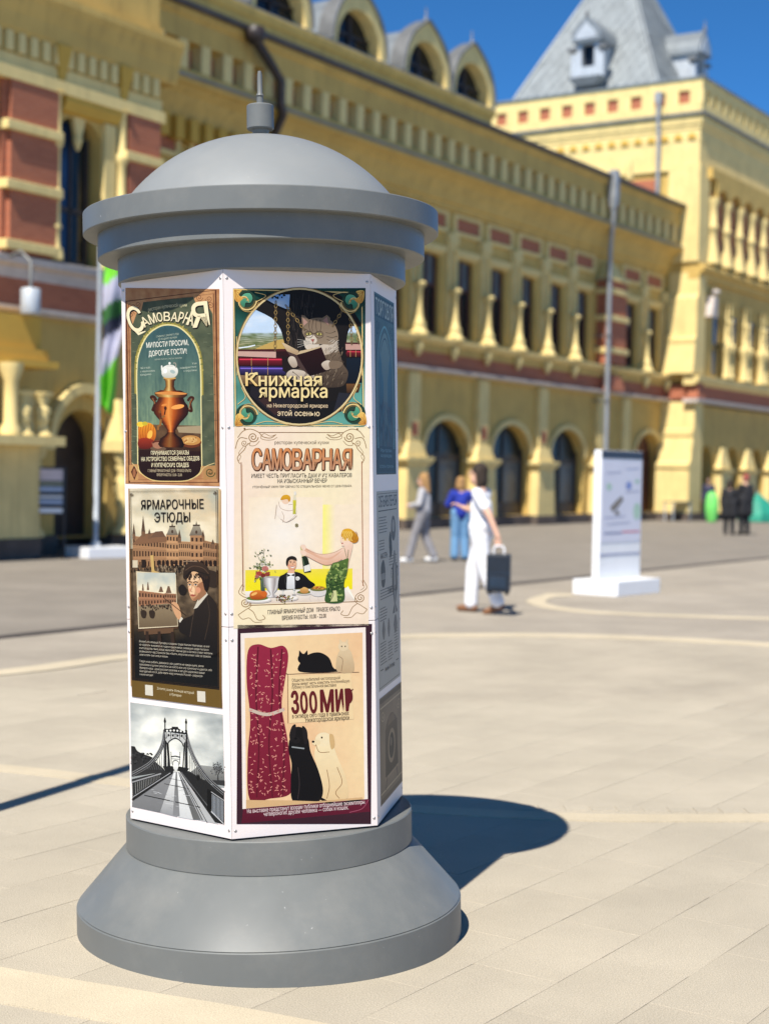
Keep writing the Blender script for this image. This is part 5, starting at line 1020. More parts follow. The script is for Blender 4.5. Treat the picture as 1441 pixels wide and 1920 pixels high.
# book in its paws
p.poly([(430, 530), (462, 540), (572, 600), (560, 634), (480, 610)], (.86, .76, .60), (.70, .58, .44)); p.poly([(558, 630), (580, 600), (750, 565), (742, 580)], (.82, .72, .56)); p.poly([(470, 600), (556, 634), (660, 800), (560, 720)], (.30, .22, .20)); p.poly([(556, 634), (756, 570), (828, 755), (660, 806)], (.17, .06, .06), (.10, .04, .04))
p.blob([(484, 680), (500, 645), (540, 655), (560, 720), (520, 735)], F3, (.68, .60, .52)); p.blob([(756, 710), (790, 680), (830, 685), (830, 740), (790, 755)], F3, (.70, .62, .54)); p.blob([(820, 690), (880, 680), (930, 700), (900, 740), (830, 745)], F1)
# chains
def chain(a, b, n):
    for k in range(n):
        t = k / (n - 1); x = a[0] + (b[0] - a[0]) * t; y = a[1] + (b[1] - a[1]) * t; ang = atan2(b[1] - a[1], b[0] - a[0]); L = math.hypot(b[0] - a[0], b[1] - a[1]) / n * .62; w = 11 if k % 2 else 5
        p.stroke([(x + L * cos(q) * cos(ang) - w * sin(q) * sin(ang), y + L * cos(q) * sin(ang) + w * sin(q) * cos(ang)) for q in np.linspace(0, 2 * pi, 13)], 5, (.66, .54, .32) if k % 2 else (.44, .36, .24))
chain((384, 205), (377, 585), 15); chain((470, 235), (612, 420), 9); chain((482, 270), (484, 530), 11); chain((945, 240), (852, 390), 7); chain((990, 310), (1002, 535), 9); chain((1050, 420), (1058, 530), 5)
# frame of the oval and corner ornaments
p.stroke(oval, 14, (.90, .80, .58), True); p.stroke([(OC[0] + (x - OC[0]) * 1.022, OC[1] + (y - OC[1]) * 1.02) for x, y in oval], 5, GD2, True)
for cx, cy, sx, sy in ((135, 190, 1, 1), (1005, 205, -1, 1), (1030, 1110, -1, -1), (140, 1125, 1, -1)):
    bean = [(cx + sx * x, cy + sy * y) for x, y in ((-50, 30), (-45, -20), (-10, -60), (40, -62), (62, -20), (40, 20), (5, 18), (-5, 55), (-30, 60))]
    p.ell(cx, cy, 88, 88, (.16, .26, .20)); p.blob(bean, (.40, .70, .56), (.22, .48, .36)); p.spline(bean, 6, (.10, .10, .06), 6, True)
    p.scroll(cx, cy, 92, GLD, 11, sx, sy, 1.0); p.scroll(cx, cy, 76, GD2, 5, sx, sy, 1.0); p.scroll(cx + sx * 10, cy + sy * 12, 98, (.80, .64, .36), 5, sx, sy, 1.0)
    p.blob([(cx - sx * 92, cy - sy * 92), (cx - sx * 30, cy - sy * 88), (cx - sx * 55, cy - sy * 50), (cx - sx * 20, cy - sy * 20), (cx - sx * 60, cy + sy * 10), (cx - sx * 90, cy - sy * 20)], (.97, .80, .42), (.86, .60, .26))
    for k in range(4): p.stroke([(cx - sx * 88, cy - sy * 88), (cx - sx * (30 + 14 * k), cy - sy * (78 - 24 * k))], 4, (.66, .42, .16))
for sx, x0 in ((1, 62), (-1, 1090)):
    p.spline([(x0, 480), (x0 + sx * 6, 650), (x0 + sx * 4, 800)], 5, GLD); p.spline([(x0 + sx * 6, 1040), (x0 + sx * 70, 980), (x0 + sx * 40, 900)], 5, GLD); p.spline([(x0 + sx * 160, 1200), (x0 + sx * 260, 1180), (x0 + sx * 420, 1204)], 5, GLD); p.spline([(x0 + sx * 150, 120), (x0 + sx * 240, 150), (x0 + sx * 160, 200)], 5, GLD)
for dx, dy, c, bo in ((5, 6, (.12, .06, .03), .07), (0, 0, (.98, .88, .62), .025)):
    p.text('К', (135 + dx, 886 + dy), (236 + dx, 886 + dy), 105, c, bo, c2=(.96, .80, .50) if bo < .05 else None); p.text('нижная', (244 + dx, 886 + dy), (758 + dx, 886 + dy), 104, c, bo); p.text('ярмарка', (246 + dx, 982 + dy), (804 + dx, 982 + dy), 104, c, bo)
p.spline([(160, 800), (180, 785), (235, 790)], 12, (.98, .88, .62)); p.spline([(640, 820), (700, 845), (760, 830)], 5, (.98, .88, .62))
p.text('на Нижегородской ярмарке', (312, 1064), (810, 1066), 32, (.93, .82, .66), .012); p.text('этой осенью', (396, 1133), (742, 1135), 44, (.95, .85, .68), .018)
p.done()
# ---- restaurant evening poster, middle of the front face
p = Poster(1, (.031, .471, 1.099, 1.741), [(50, 60), (1255, 50), (1290, 1865), (85, 1895)], label='cream restaurant poster of a woman opening champagne for a man in black tie')
p.grid(45, 45, 1295, 1900, 24, 36, lambda x, y: mixc3((.99, .92, .76), (.985, .89, .79), .5 + .5 * sin(x * .004 + y * .002)))
p.grid(180, 700, 860, 1380, 20, 20, lambda x, y: mixc3((.995, .955, .90), (.99, .91, .79), math.hypot((x - 500) / 420, (y - 1040) / 420)))
p.grid(860, 770, 1215, 1375, 12, 16, lambda x, y: mixc3((.995, .96, .50), (.99, .91, .79), min(1, (x - 860) / 110 + .0) if x < 1100 else 1))
p.grid(150, 1365, 1140, 1560, 24, 8, lambda x, y: mixc3((.96, .88, .30), (.97, .90, .12), (y - 1365) / 120)); 
p.poly([(1060, 1560), (1100, 1530), (1170, 1665), (1060, 1670)], (.99, .97, .90)); p.poly([(150, 1560), (900, 1545), (1075, 1545), (1165, 1665), (150, 1680)], (.98, .95, .90), (.90, .82, .74))
for k in range(5): p.spline([(760 + k * 70, 1600), (740 + k * 80, 1640), (760 + k * 80, 1670)], 3, (.82, .76, .72))
BR = (.50, .36, .22)
p.stroke([(108, 380), (130, 1560)], 9, (.62, .42, .30)); p.stroke([(1222, 370), (1240, 1530)], 9, (.66, .44, .32)); p.stroke([(270, 107), (1050, 105)], 7, BR); p.stroke([(190, 1690), (1190, 1675)], 8, (.55, .40, .25)); p.stroke([(118, 400), (140, 1540)], 3, (.80, .62, .45))
def acanthus(cx, cy, sx, sy):
    q = lambda pts: [(cx + sx * x, cy + sy * y) for x, y in pts]
    for w, c in ((9, BR), (3, (.78, .64, .44))):
        p.scroll(cx + sx * 90, cy + sy * 55, 48, c, w, sx, sy, 1.9); p.scroll(cx + sx * 12, cy + sy * 110, 32, c, w * .7, sx, sy, 1.6)
        p.spline(q([(-50, 60), (0, 0), (70, -18), (140, 10), (180, 50), (250, 62), (300, 30)]), w * .8, c); p.spline(q([(300, 30), (250, 45), (190, 22), (160, 60), (200, 80), (270, 78), (310, 55)]), w * .6, c)
        p.spline(q([(-70, 160), (-50, 90), (-20, 60), (40, 70)]), w * .8, c); p.spline(q([(-30, 300), (-50, 240), (10, 170), (30, 130), (60, 110)]), w * .8, c); p.spline(q([(-45, 280), (-20, 230), (-40, 200), (10, 130)]), w * .5, c); p.spline(q([(70, 90), (60, 130), (110, 130), (150, 90)]), w * .6, c)
acanthus(125, 95, 1, 1); acanthus(1195, 90, -1, 1)
def acanthus2(cx, cy, sx):
    q = lambda pts: [(cx + sx * x, cy + y) for x, y in pts]
    for w, c in ((8, BR), (3, (.78, .64, .44))):
        p.scroll(cx + sx * 35, cy - 30, 44, c, w, sx, 1, 1.8); p.spline(q([(10, -200), (-25, -130), (10, -90), (70, -60), (85, 0), (30, 40), (-30, 80)]), w * .8, c); p.spline(q([(60, 20), (110, 60), (150, 130), (215, 120), (195, 85)]), w * .8, c); p.spline(q([(-30, 80), (10, 120), (70, 110), (120, 150), (190, 150)]), w * .7, c); p.spline(q([(25, -190), (0, -130), (35, -100)]), w * .5, c)
acanthus2(115, 1695, 1); acanthus2(1250, 1670, -1)
p.ell(138, 74, 9, 9, BR); p.ell(1178, 72, 9, 9, BR)
p.text('ресторан купеческой кухни', (412, 214), (912, 212), 32, (.32, .24, .16), .006)
for dx, dy, c, bo, c2 in ((3, 5, (.30, .13, .05), .075, None), (0, 0, (.86, .55, .32), .022, (.80, .60, .46))):
    for k, ch in enumerate('САМОВАРНАЯ'):
        x0 = 205 + k * 92.6; p.text(ch, (x0 + 2 + dx, 446 + dy), (x0 + 86 + dx, 446 + dy), 184, c, bo, c2=c2)
p.text('ИМЕЕТ ЧЕСТЬ ПРИГЛАСИТЬ ДАМ И ИХ КАВАЛЕРОВ', (202, 522), (1128, 516), 36, (.22, .18, .14), .006); p.text('НА ИЗЫСКАННЫЙ ВЕЧЕР', (440, 570), (896, 566), 36, (.22, .18, .14), .006); p.text('УТОНЧЁННЫЙ УЖИН ПРИ СВЕЧАХ ПО СПЕЦИАЛЬНОМУ МЕНЮ ОТ ШЕФ-ПОВАРА', (210, 616), (1128, 608), 20, (.35, .30, .25))
p.text('ГЛАВНЫЙ ЯРМАРОЧНЫЙ ДОМ   ПРАВОЕ КРЫЛО', (356, 1776), (1024, 1756), 38, (.22, .17, .13), .01); p.text('ВРЕМЯ РАБОТЫ: 10.00 - 22.00', (488, 1832), (896, 1818), 38, (.22, .17, .13), .01)
# small winged boy with a bottle, the flying cork
LN = (.72, .60, .50)
p.blob([(440, 790), (470, 745), (560, 740), (620, 790), (600, 870), (520, 930), (470, 900), (430, 850)], (.99, .93, .86)); p.ell(515, 735, 34, 30, (.96, .82, .70)); p.blob([(468, 720), (490, 685), (530, 678), (558, 700), (550, 745), (530, 720), (490, 725)], (.90, .68, .16), (.80, .54, .08)); p.poly([(582, 728), (612, 728), (610, 855), (582, 858)], (.84, .80, .22), (.74, .72, .28)); p.poly([(590, 680), (606, 680), (612, 728), (582, 728)], (.90, .86, .74)); p.ell(602, 664, 12, 18, (.93, .90, .84))
for pts in ([(432, 770), (425, 840), (418, 900)], [(450, 740), (470, 800), (540, 825), (600, 815)], [(470, 900), (520, 930), (580, 905), (620, 870)], [(480, 830), (500, 880), (490, 930)], [(540, 770), (580, 765)]): p.spline(pts, 4, LN)
p.ell(618, 960, 16, 18, (.62, .58, .44)); p.stroke([(605, 950), (632, 972)], 4, (.4, .35, .25)); p.stroke([(606, 972), (630, 948)], 4, (.4, .35, .25))
# flowers, bucket, dishes
rnd = random.Random(8)
p.poly([(284, 1430), (332, 1430), (328, 1560), (290, 1560)], (.46, .52, .44), (.30, .36, .30))
for k in range(4): p.stroke([(290 + k * 11, 1430), (292 + k * 10, 1560)], 4, (.24, .28, .22))
for k in range(110): x = 305 + rnd.gauss(0, 38); y = 1350 + rnd.gauss(0, 62); p.ell(x, y, rnd.uniform(6, 13), rnd.uniform(4, 9), rnd.choice(((.38, .44, .20), (.55, .58, .34), (.28, .32, .15), (.85, .84, .74))), rnd.uniform(0, 3), 6)
for x, y, r, c in ((330, 1355, 30, (.82, .50, .46)), (275, 1400, 28, (.74, .30, .24)), (350, 1405, 24, (.66, .28, .22)), (255, 1425, 20, (.80, .46, .40)), (310, 1415, 24, (.55, .20, .16)), (300, 1310, 14, (.93, .88, .80))): p.ell(x, y, r, r * .8, c); p.scroll(x, y, r * .7, tuple(v * .7 for v in c), 4)
for a, b in (((300, 1300), (240, 1205)), ((305, 1290), (320, 1180)), ((320, 1300), (375, 1335)), ((290, 1310), (225, 1340)), ((280, 1420), (235, 1470))): p.stroke([a, b], 3, (.5, .5, .36)); p.ell(b[0], b[1], 6, 9, (.75, .74, .6))
turnedp(395, [(1430, 76), (1440, 78), (1500, 70), (1550, 48), (1580, 22), (1595, 16), (1612, 60), (1620, 64)], [(.55, .52, .50), (.80, .78, .76), (.95, .94, .92), (.82, .78, .76), (.62, .58, .56), (.86, .84, .82), (.5, .47, .45)]); p.ell(393, 1434, 76, 9, (.72, .68, .66)); p.stroke([(318, 1440), (322, 1520), (340, 1530)], 6, (.6, .57, .55)); p.stroke([(470, 1440), (468, 1520), (455, 1530)], 6, (.6, .57, .55))
p.ell(272, 1645, 118, 26, (.84, .80, .76)); p.ell(270, 1638, 108, 20, (.99, .97, .94)); p.ell(260, 1625, 100, 22, (.42, .48, .20)); p.blob([(190, 1610), (200, 1570), (260, 1550), (320, 1570), (345, 1610), (300, 1635), (220, 1635)], (.90, .52, .18), (.66, .28, .08)); p.blob([(285, 1580), (330, 1560), (350, 1590), (320, 1615)], (.84, .42, .14)); p.ell(230, 1585, 30, 12, (.98, .74, .40), -.4)
p.ell(545, 1635, 92, 22, (.84, .80, .76)); p.ell(545, 1628, 84, 17, (.97, .94, .9))
for k in range(60): p.ell(520 + rnd.gauss(0, 34), 1630 + rnd.gauss(0, 17), 9, 6, rnd.choice(((.42, .36, .22), (.24, .20, .12), (.62, .56, .36), (.55, .26, .16))), rnd.uniform(0, 3), 6)
p.ell(690, 1586, 74, 18, (.84, .80, .76)); p.ell(688, 1578, 66, 16, (.42, .44, .20)); p.blob([(650, 1570), (670, 1530), (715, 1530), (730, 1575), (690, 1590)], (.94, .76, .46), (.74, .50, .24))
p.ell(822, 1580, 78, 40, (.88, .85, .82)); p.ell(822, 1552, 76, 20, (.46, .46, .22)); p.ell(824, 1540, 56, 16, (.80, .54, .20))
for k in range(24): p.ell(824 + rnd.gauss(0, 30), 1542 + rnd.gauss(0, 8), 8, 5, rnd.choice(((.9, .66, .3), (.55, .5, .2), (.66, .3, .14))), 0, 6)
for x in (492, 596): p.poly([(x - 24, 1500), (x + 24, 1500), (x + 18, 1545), (x + 4, 1560), (x + 4, 1595), (x - 4, 1595), (x - 4, 1560), (x - 18, 1545)], (.90, .90, .86)); p.spline([(x - 24, 1482), (x - 22, 1530), (x, 1560), (x + 22, 1530), (x + 24, 1482)], 4, (.6, .58, .55)); p.ell(x, 1598, 20, 5, (.7, .67, .64))
# man in black tie
p.blob([(455, 1545), (458, 1440), (500, 1410), (540, 1390), (620, 1390), (690, 1420), (740, 1470), (790, 1510), (740, 1545), (690, 1530), (650, 1545), (560, 1548)], (.11, .10, .10), (.06, .055, .06))
p.poly([(532, 1400), (600, 1398), (602, 1545), (526, 1548)], (.97, .97, .95), (.84, .84, .84)); p.poly([(532, 1405), (565, 1420), (598, 1404), (598, 1430), (566, 1420), (534, 1434)], (.07, .06, .06)); p.poly([(540, 1370), (600, 1372), (598, 1402), (534, 1400)], (.92, .72, .58)); p.ell(628, 1450, 20, 18, (.97, .96, .93)); p.scroll(628, 1450, 13, (.7, .68, .64), 4); p.spline([(520, 1420), (515, 1480), (528, 1545)], 4, (.3, .3, .3)); p.spline([(604, 1410), (612, 1480), (602, 1545)], 4, (.3, .3, .3))
p.blob([(528, 1300), (540, 1265), (590, 1255), (614, 1290), (616, 1330), (600, 1365), (570, 1375), (540, 1350)], (.95, .77, .62), (.88, .64, .50)); p.blob([(520, 1305), (530, 1262), (570, 1242), (610, 1255), (618, 1285), (570, 1275), (545, 1290), (538, 1330), (526, 1330)], (.13, .10, .08)); p.stroke([(552, 1292), (572, 1290)], 5, (.2, .13, .1)); p.stroke([(588, 1288), (606, 1290)], 5, (.2, .13, .1)); p.ell(563, 1303, 6, 4, (.16, .11, .09)); p.ell(597, 1302, 6, 4, (.16, .11, .09)); p.stroke([(582, 1300), (586, 1324), (576, 1326)], 4, (.7, .45, .35)); p.blob([(560, 1335), (580, 1340), (602, 1333), (590, 1350), (572, 1350)], (.97, .95, .92)); p.spline([(558, 1334), (580, 1341), (604, 1332)], 4, (.62, .24, .2)); p.ell(548, 1328, 12, 8, (.93, .62, .5))
# bottle, woman
p.poly([(665, 1250), (700, 1240), (722, 1265), (752, 1380), (748, 1392), (690, 1398), (684, 1390)], (.14, .19, .11), (.08, .10, .07)); p.poly([(684, 1338), (738, 1320), (750, 1378), (690, 1392)], (.93, .91, .86)); p.poly([(650, 1155), (672, 1148), (700, 1240), (668, 1250)], (.80, .74, .50)); p.stroke([(672, 1265), (692, 1330)], 5, (.40, .50, .36))
SKN, SK2 = (.97, .84, .74), (.90, .70, .58)
p.blob([(690, 1185), (730, 1180), (830, 1225), (960, 1215), (1050, 1170), (1100, 1180), (1120, 1210), (1060, 1270), (940, 1325), (860, 1325), (740, 1262), (672, 1230), (660, 1205)], SKN, SK2)
p.blob([(670, 1150), (700, 1165), (760, 1205), (840, 1250), (920, 1262), (1010, 1215), (1040, 1200), (940, 1275), (850, 1275), (740, 1222), (680, 1190)], SK2); p.blob([(650, 1200), (672, 1190), (700, 1200), (705, 1235), (675, 1240)], SKN); p.blob([(655, 1145), (690, 1140), (705, 1165), (690, 1190), (668, 1180)], SKN)
for pts in ([(700, 1180), (830, 1228), (960, 1215), (1050, 1172)], [(700, 1240), (850, 1318), (930, 1325), (1050, 1275)]): p.spline(pts, 3, (.66, .44, .34))
p.blob([(1060, 1150), (1070, 1120), (1120, 1110), (1140, 1150), (1110, 1290), (1080, 1420), (1040, 1330), (1050, 1220)], SKN, SK2)
p.blob([(1022, 1105), (1040, 1060), (1090, 1040), (1120, 1090), (1100, 1140), (1050, 1155), (1034, 1150), (1036, 1125)], SKN); p.stroke([(1040, 1085), (1054, 1084)], 4, (.4, .25, .15)); p.ell(1042, 1130, 9, 5, (.70, .26, .22))
p.blob([(1030, 1060), (1050, 1005), (1110, 995), (1160, 1030), (1192, 1075), (1185, 1115), (1150, 1130), (1110, 1110), (1090, 1080), (1070, 1110), (1050, 1080)], (.93, .70, .18), (.74, .47, .10))
for k in range(9): x = 1040 + k * 16; p.spline([(x, 1015 + k), (x + 14, 1050), (x + 2, 1085), (x + 16, 1110)], 5, rnd.choice(((.62, .38, .08), (.99, .86, .45))))
p.blob([(940, 1335), (960, 1310), (1010, 1300), (1095, 1270), (1100, 1310), (1085, 1420), (1060, 1500), (1055, 1668), (890, 1672), (896, 1560), (890, 1460), (920, 1390)], (.34, .44, .20), (.22, .34, .16)); p.stroke([(1100, 1190), (1092, 1275)], 5, (.3, .4, .2)); p.stroke([(1060, 1170), (1085, 1270)], 4, (.3, .4, .2))
for k in range(90): x = rnd.uniform(905, 1085); y = rnd.uniform(1310, 1660); 
rnd = random.Random(12)
for k in range(120):
    x = rnd.uniform(900, 1080); y = rnd.uniform(1315, 1660)
    if x > 1090 - max(0, y - 1330) * .12 or x < 960 - (y - 1310) * .6: continue
    p.scroll(x, y, rnd.uniform(7, 14), rnd.choice(((.74, .80, .46), (.58, .68, .36), (.10, .18, .08))), 4, rnd.choice((1, -1)), 1, 1.1)
p.poly([(960, 1560), (985, 1545), (1000, 1668), (930, 1670)], (.84, .84, .60)); p.spline([(895, 1490), (960, 1520), (1060, 1495)], 12, (.16, .26, .12)); p.blob([(925, 1520), (970, 1540), (1015, 1525), (1000, 1560), (950, 1565)], (.20, .30, .14)); p.spline([(910, 1580), (930, 1540), (960, 1600), (930, 1668)], 6, (.10, .16, .08))
p.done()
# ---- animal show poster, bottom of the front face: a plain stand-in picture with the poster's own words
p = Poster(1, (.031, .470, .469, 1.090), [(70, 92), (1098, 50), (1125, 1535), (102, 1628)], label='peach animal show poster in a dark plum frame')
PL = (.23, .12, .16)
p.grid(66, 46, 1130, 1632, 6, 6, lambda x, y: PL); p.poly([(90, 113), (1080, 72), (1104, 1440), (112, 1512)], (.985, .93, .88))
p.quad([(122, 151), (1056, 113), (1078, 1434), (142, 1506)], 30, 40, lambda x, y: mixc3((.95, .77, .58), (.97, .85, .65), .5 + .5 * sin(x * .004) * cos(y * .003) + .25 * fbm(x, y, .006)))
p.poly([(118, 1512), (1108, 1434), (1124, 1534), (104, 1626)], (.42, .10, .19), (.34, .07, .15)); p.spline([(960, 1540), (1060, 1510), (1110, 1440)], 6, (.62, .30, .38))
# a maroon spotted curtain and three ordinary animals
p.blob([(150, 250), (230, 200), (330, 230), (430, 215), (470, 300), (440, 520), (420, 700), (470, 980), (500, 1300), (480, 1400), (330, 1430), (170, 1440), (150, 1100), (170, 800), (140, 500)], (.60, .15, .25), (.46, .09, .17), 5)
for a in ([(230, 220), (215, 600), (240, 1000), (225, 1420)], [(330, 240), (345, 600), (320, 1000), (350, 1420)], [(420, 240), (400, 600), (440, 1000), (430, 1400)]): p.spline(a, 12, (.38, .07, .14))
p.spline([(160, 720), (300, 760), (440, 720)], 26, (.82, .74, .66))
rnd = random.Random(4)
for k in range(240):
    x = rnd.uniform(165, 470); y = rnd.uniform(250, 1410); a = rnd.uniform(0, 3)
    if x > 440 and y < 900: continue
    p.stroke([(x - 9 * cos(a), y - 9 * sin(a)), (x + 9 * cos(a), y + 9 * sin(a))], 6, (.90, .58, .52))
p.poly([(470, 460), (965, 435), (990, 800), (480, 830)], (.96, .84, .64)); p.spline([(470, 830), (468, 470), (500, 440), (1030, 428)], 4, (.45, .28, .18))
KB = (.075, .06, .06)
p.blob([(560, 420), (580, 330), (640, 280), (720, 270), (790, 310), (820, 380), (830, 424)], KB); p.ell(588, 318, 44, 40, KB); p.poly([(552, 300), (556, 250), (588, 285)], KB); p.poly([(590, 285), (620, 250), (625, 305)], KB); p.spline([(820, 415), (900, 400), (950, 330)], 22, KB)
p.blob([(860, 420), (850, 330), (880, 250), (930, 230), (975, 290), (985, 424)], (.90, .80, .64), (.78, .66, .50)); p.ell(905, 222, 42, 36, (.92, .82, .66)); p.poly([(872, 205), (874, 160), (902, 192)], (.9, .8, .64)); p.poly([(912, 192), (940, 162), (942, 210)], (.9, .8, .64)); p.ell(892, 222, 5, 6, (.2, .15, .1)); p.ell(920, 222, 5, 6, (.2, .15, .1)); p.spline([(870, 300), (900, 330), (890, 420)], 4, (.55, .42, .30))
p.blob([(700, 1440), (690, 1330), (700, 1180), (680, 1090), (700, 1000), (780, 960), (830, 1020), (870, 1120), (930, 1260), (950, 1400), (900, 1440)], (.98, .90, .72), (.93, .80, .60)); p.ell(752, 960, 66, 56, (.97, .89, .72)); p.blob([(800, 920), (830, 930), (840, 1010), (815, 1040), (800, 980)], (.85, .70, .48)); p.ell(695, 985, 34, 24, (.95, .86, .68)); p.ell(670, 978, 11, 9, KB); p.ell(738, 945, 7, 8, KB)
for pts in ([(700, 1180), (715, 1300), (705, 1430)], [(780, 1200), (800, 1330), (780, 1430)], [(860, 1180), (900, 1300), (850, 1380), (880, 1430)], [(690, 1000), (720, 1060), (800, 1060)]): p.spline(pts, 5, (.58, .42, .26))
p.tr = lambda x, y: (600 + (x - 600) * 1.25, 1457 - (1457 - y) * 1.34)
p.blob([(525, 1445), (515, 1330), (520, 1230), (500, 1150), (510, 1080), (560, 1050), (620, 1075), (640, 1160), (690, 1270), (720, 1390), (690, 1455), (600, 1460)], KB, (.05, .04, .05)); p.ell(560, 1060, 56, 50, KB); p.blob([(520, 1010), (545, 1000), (540, 1080), (515, 1100), (505, 1060)], (.12, .10, .10)); p.blob([(585, 1010), (615, 1030), (620, 1095), (600, 1110)], (.12, .10, .10)); p.ell(548, 1090, 26, 20, (.11, .09, .09)); p.ell(545, 1080, 9, 7, (.02, .02, .02)); p.stroke([(520, 1130), (600, 1140)], 8, (.60, .62, .62)); p.spline([(560, 1250), (570, 1350), (560, 1440)], 5, (.22, .18, .18)); p.spline([(690, 1430), (800, 1470), (960, 1440)], 16, KB)
p.tr = None
p.poly([(140, 1440), (520, 1445), (700, 1452), (1060, 1420), (1066, 1436), (140, 1508)], (.86, .70, .50))
MR = (.40, .11, .12)
for dx, c, bo in ((0, MR, .05),):
    xs = [(496, 562), (568, 632), (640, 706), (724, 836), (848, 915), (925, 988)]
    for (x0, x1), ch, y in zip(xs, 'ЗООМИР', (752, 750, 748, 742, 738, 734)): p.text(ch, (x0 + 7, y), (x1 - 7, y - 3), 166 if ch != 'О' else 158, c, bo)
p.stroke([(985, 560), (950, 590), (940, 735)], [4, 24, 20], MR)
for t, a, b, h in (('Общество любителей чистопородной', (500, 502), (880, 482), 25), ('фауны имеет честь известить почтеннейшую', (500, 532), (956, 508), 25), ('публику о блистательной выставке', (500, 558), (850, 540), 25)): p.text(t, a, b, h, (.25, .16, .12), .006)
p.text('в октябре сего года в павильонах', (504, 792), (952, 768), 34, (.22, .14, .10), .012); p.text('Нижегородской ярмарки', (610, 822), (954, 803), 34, (.22, .14, .10), .012)
p.text('На выставке предстанут взорам публики отборнейшие экземпляры', (150, 1545), (1080, 1472), 32, (.95, .85, .84), .008); p.text('четвероногих друзей человека — собак и кошек.', (282, 1568), (952, 1515), 32, (.95, .85, .84), .008)
p.done()
# ---- three posters on the shaded right face
SR = [(0, 0), (400, 0), (400, 600), (0, 600)]
p = Poster(2, (.058, .440, 1.583, 2.192), SR, label='blue green arcade poster on the shaded right face')
p.grid(0, 0, 400, 600, 16, 24, lambda x, y: mixc3((.34, .44, .42), (.19, .21, .20), y / 560 + .3 * fbm(x, y, .01))); p.stroke([(8, 8), (392, 8), (392, 592), (8, 592)], 7, (.12, .26, .30), True)
p.rect4(10, 10, 390, 78, (.20, .28, .28)); p.text('ТОРГОВЛЯ', (24, 70), (376, 70), 52, (.74, .76, .70), .02)
p.poly(cat([(60, 520), (60, 300), (90, 190), (200, 120), (310, 190), (340, 300), (340, 520)], 5), (.48, .57, .54), (.24, .28, .27)); p.spline([(40, 540), (40, 290), (80, 165), (200, 100), (320, 165), (360, 290), (360, 540)], 7, (.46, .66, .68)); p.spline([(70, 520), (70, 305), (100, 200), (200, 140), (300, 200), (330, 305), (330, 520)], 5, (.10, .22, .26))
for x, y, sx in ((50, 110, 1), (350, 110, -1)): p.scroll(x, y, 28, (.10, .20, .24), 5, sx); p.scroll(x + sx * 40, y - 8, 14, (.10, .20, .24), 4, -sx)
for x0, x1, y in ((70, 130, 230), (270, 330, 230), (120, 160, 290), (240, 280, 290)): p.poly([(x0, y), ((x0 + x1) / 2, y - 40), (x1, y), (x1, 430), (x0, 430)], (.24, .42, .47), (.10, .18, .22))
rnd = random.Random(6)
for k in range(90): x = rnd.uniform(70, 330); y = rnd.uniform(360, 500); p.ell(x, y, rnd.uniform(5, 10), rnd.uniform(10, 26), rnd.choice(((.06, .10, .13), (.20, .32, .36), (.30, .26, .26), (.10, .16, .20))), 0, 7)
p.rect4(30, 505, 370, 550, (.07, .13, .16))
for k, t in enumerate(('Ряды торговые', 'на ярмарке')): p.text(t, (90, 524 + k * 18), (310, 524 + k * 18), 12, (.45, .58, .60))
p.rect4(10, 550, 390, 592, (.06, .13, .16)); p.scroll(40, 490, 24, (.40, .56, .58), 5); p.scroll(360, 490, 24, (.40, .56, .58), 5, -1); p.text('торговля и промыслы', (60, 578), (340, 578), 13, (.40, .52, .54))
p.done()
p = Poster(2, (.056, .470, .856, 1.527), SR, label='pale grey advertisement sheet with small engravings')
p.grid(0, 0, 400, 600, 4, 6, lambda x, y: (.74, .72, .68)); p.stroke([(8, 8), (392, 8), (392, 592), (8, 592)], 4, (.40, .39, .37), True)
DG = (.17, .17, .17); p.text('ОБЪЯВЛЕНІЯ', (30, 48), (372, 48), 32, DG, .03); p.stroke([(25, 60), (375, 60)], 3, DG)
def para_lines(x0, x1, y, n, dy=9):
    for k in range(n): p.stroke([(x0, y + k * dy), (x0 + (x1 - x0) * rnd.uniform(.75, 1), y + k * dy)], 3, (.42, .41, .40))
for args in ((30, 190, 80, 6), (30, 150, 150, 4), (40, 360, 300, 4), (30, 170, 355, 5), (30, 150, 460, 8), (170, 270, 470, 7), (290, 370, 440, 9), (210, 370, 205, 4)): para_lines(*args)
p.ell(300, 120, 44, 40, (.34, .33, .32)); p.ell(300, 112, 26, 20, (.62, .60, .57)); p.blob([(215, 150), (250, 130), (270, 190), (230, 210)], DG); p.blob([(60, 230), (110, 210), (140, 250), (120, 290), (70, 285)], (.25, .25, .25)); p.rect4(60, 250, 135, 270, (.55, .54, .52))
turnedp(315, [(190, 8), (205, 20), (225, 14), (240, 44), (300, 50), (340, 26), (360, 12), (380, 40), (388, 44)], [DG, (.35, .35, .34), (.68, .66, .63), (.42, .41, .40), DG])
for x in (252, 378): p.spline([(315 + (x - 315) * .6, 250), (x, 245), (x, 275)], 5, DG)
for x, w in ((95, 26), (190, 20), (320, 34)): turnedp(x, [(395, w * .3), (405, w * .6), (425, w), (440, w * .7), (452, w * .4)], [DG, (.55, .53, .51), (.30, .30, .29)])
p.text('МАСТЕРЪ', (60, 205), (180, 205), 16, DG, .02); p.text('САМОВАРЫ', (180, 320), (360, 320), 18, DG, .02)
p.stroke([(30, 540), (80, 540)], 3, DG); p.stroke([(320, 540), (370, 540)], 3, DG); p.text('Нижний Новгород', (110, 552), (290, 552), 13, DG, .01)
p.done()
p = Poster(2, (.057, .490, .470, .832), SR, label='brown sepia sheet showing a box camera on the shaded right face')
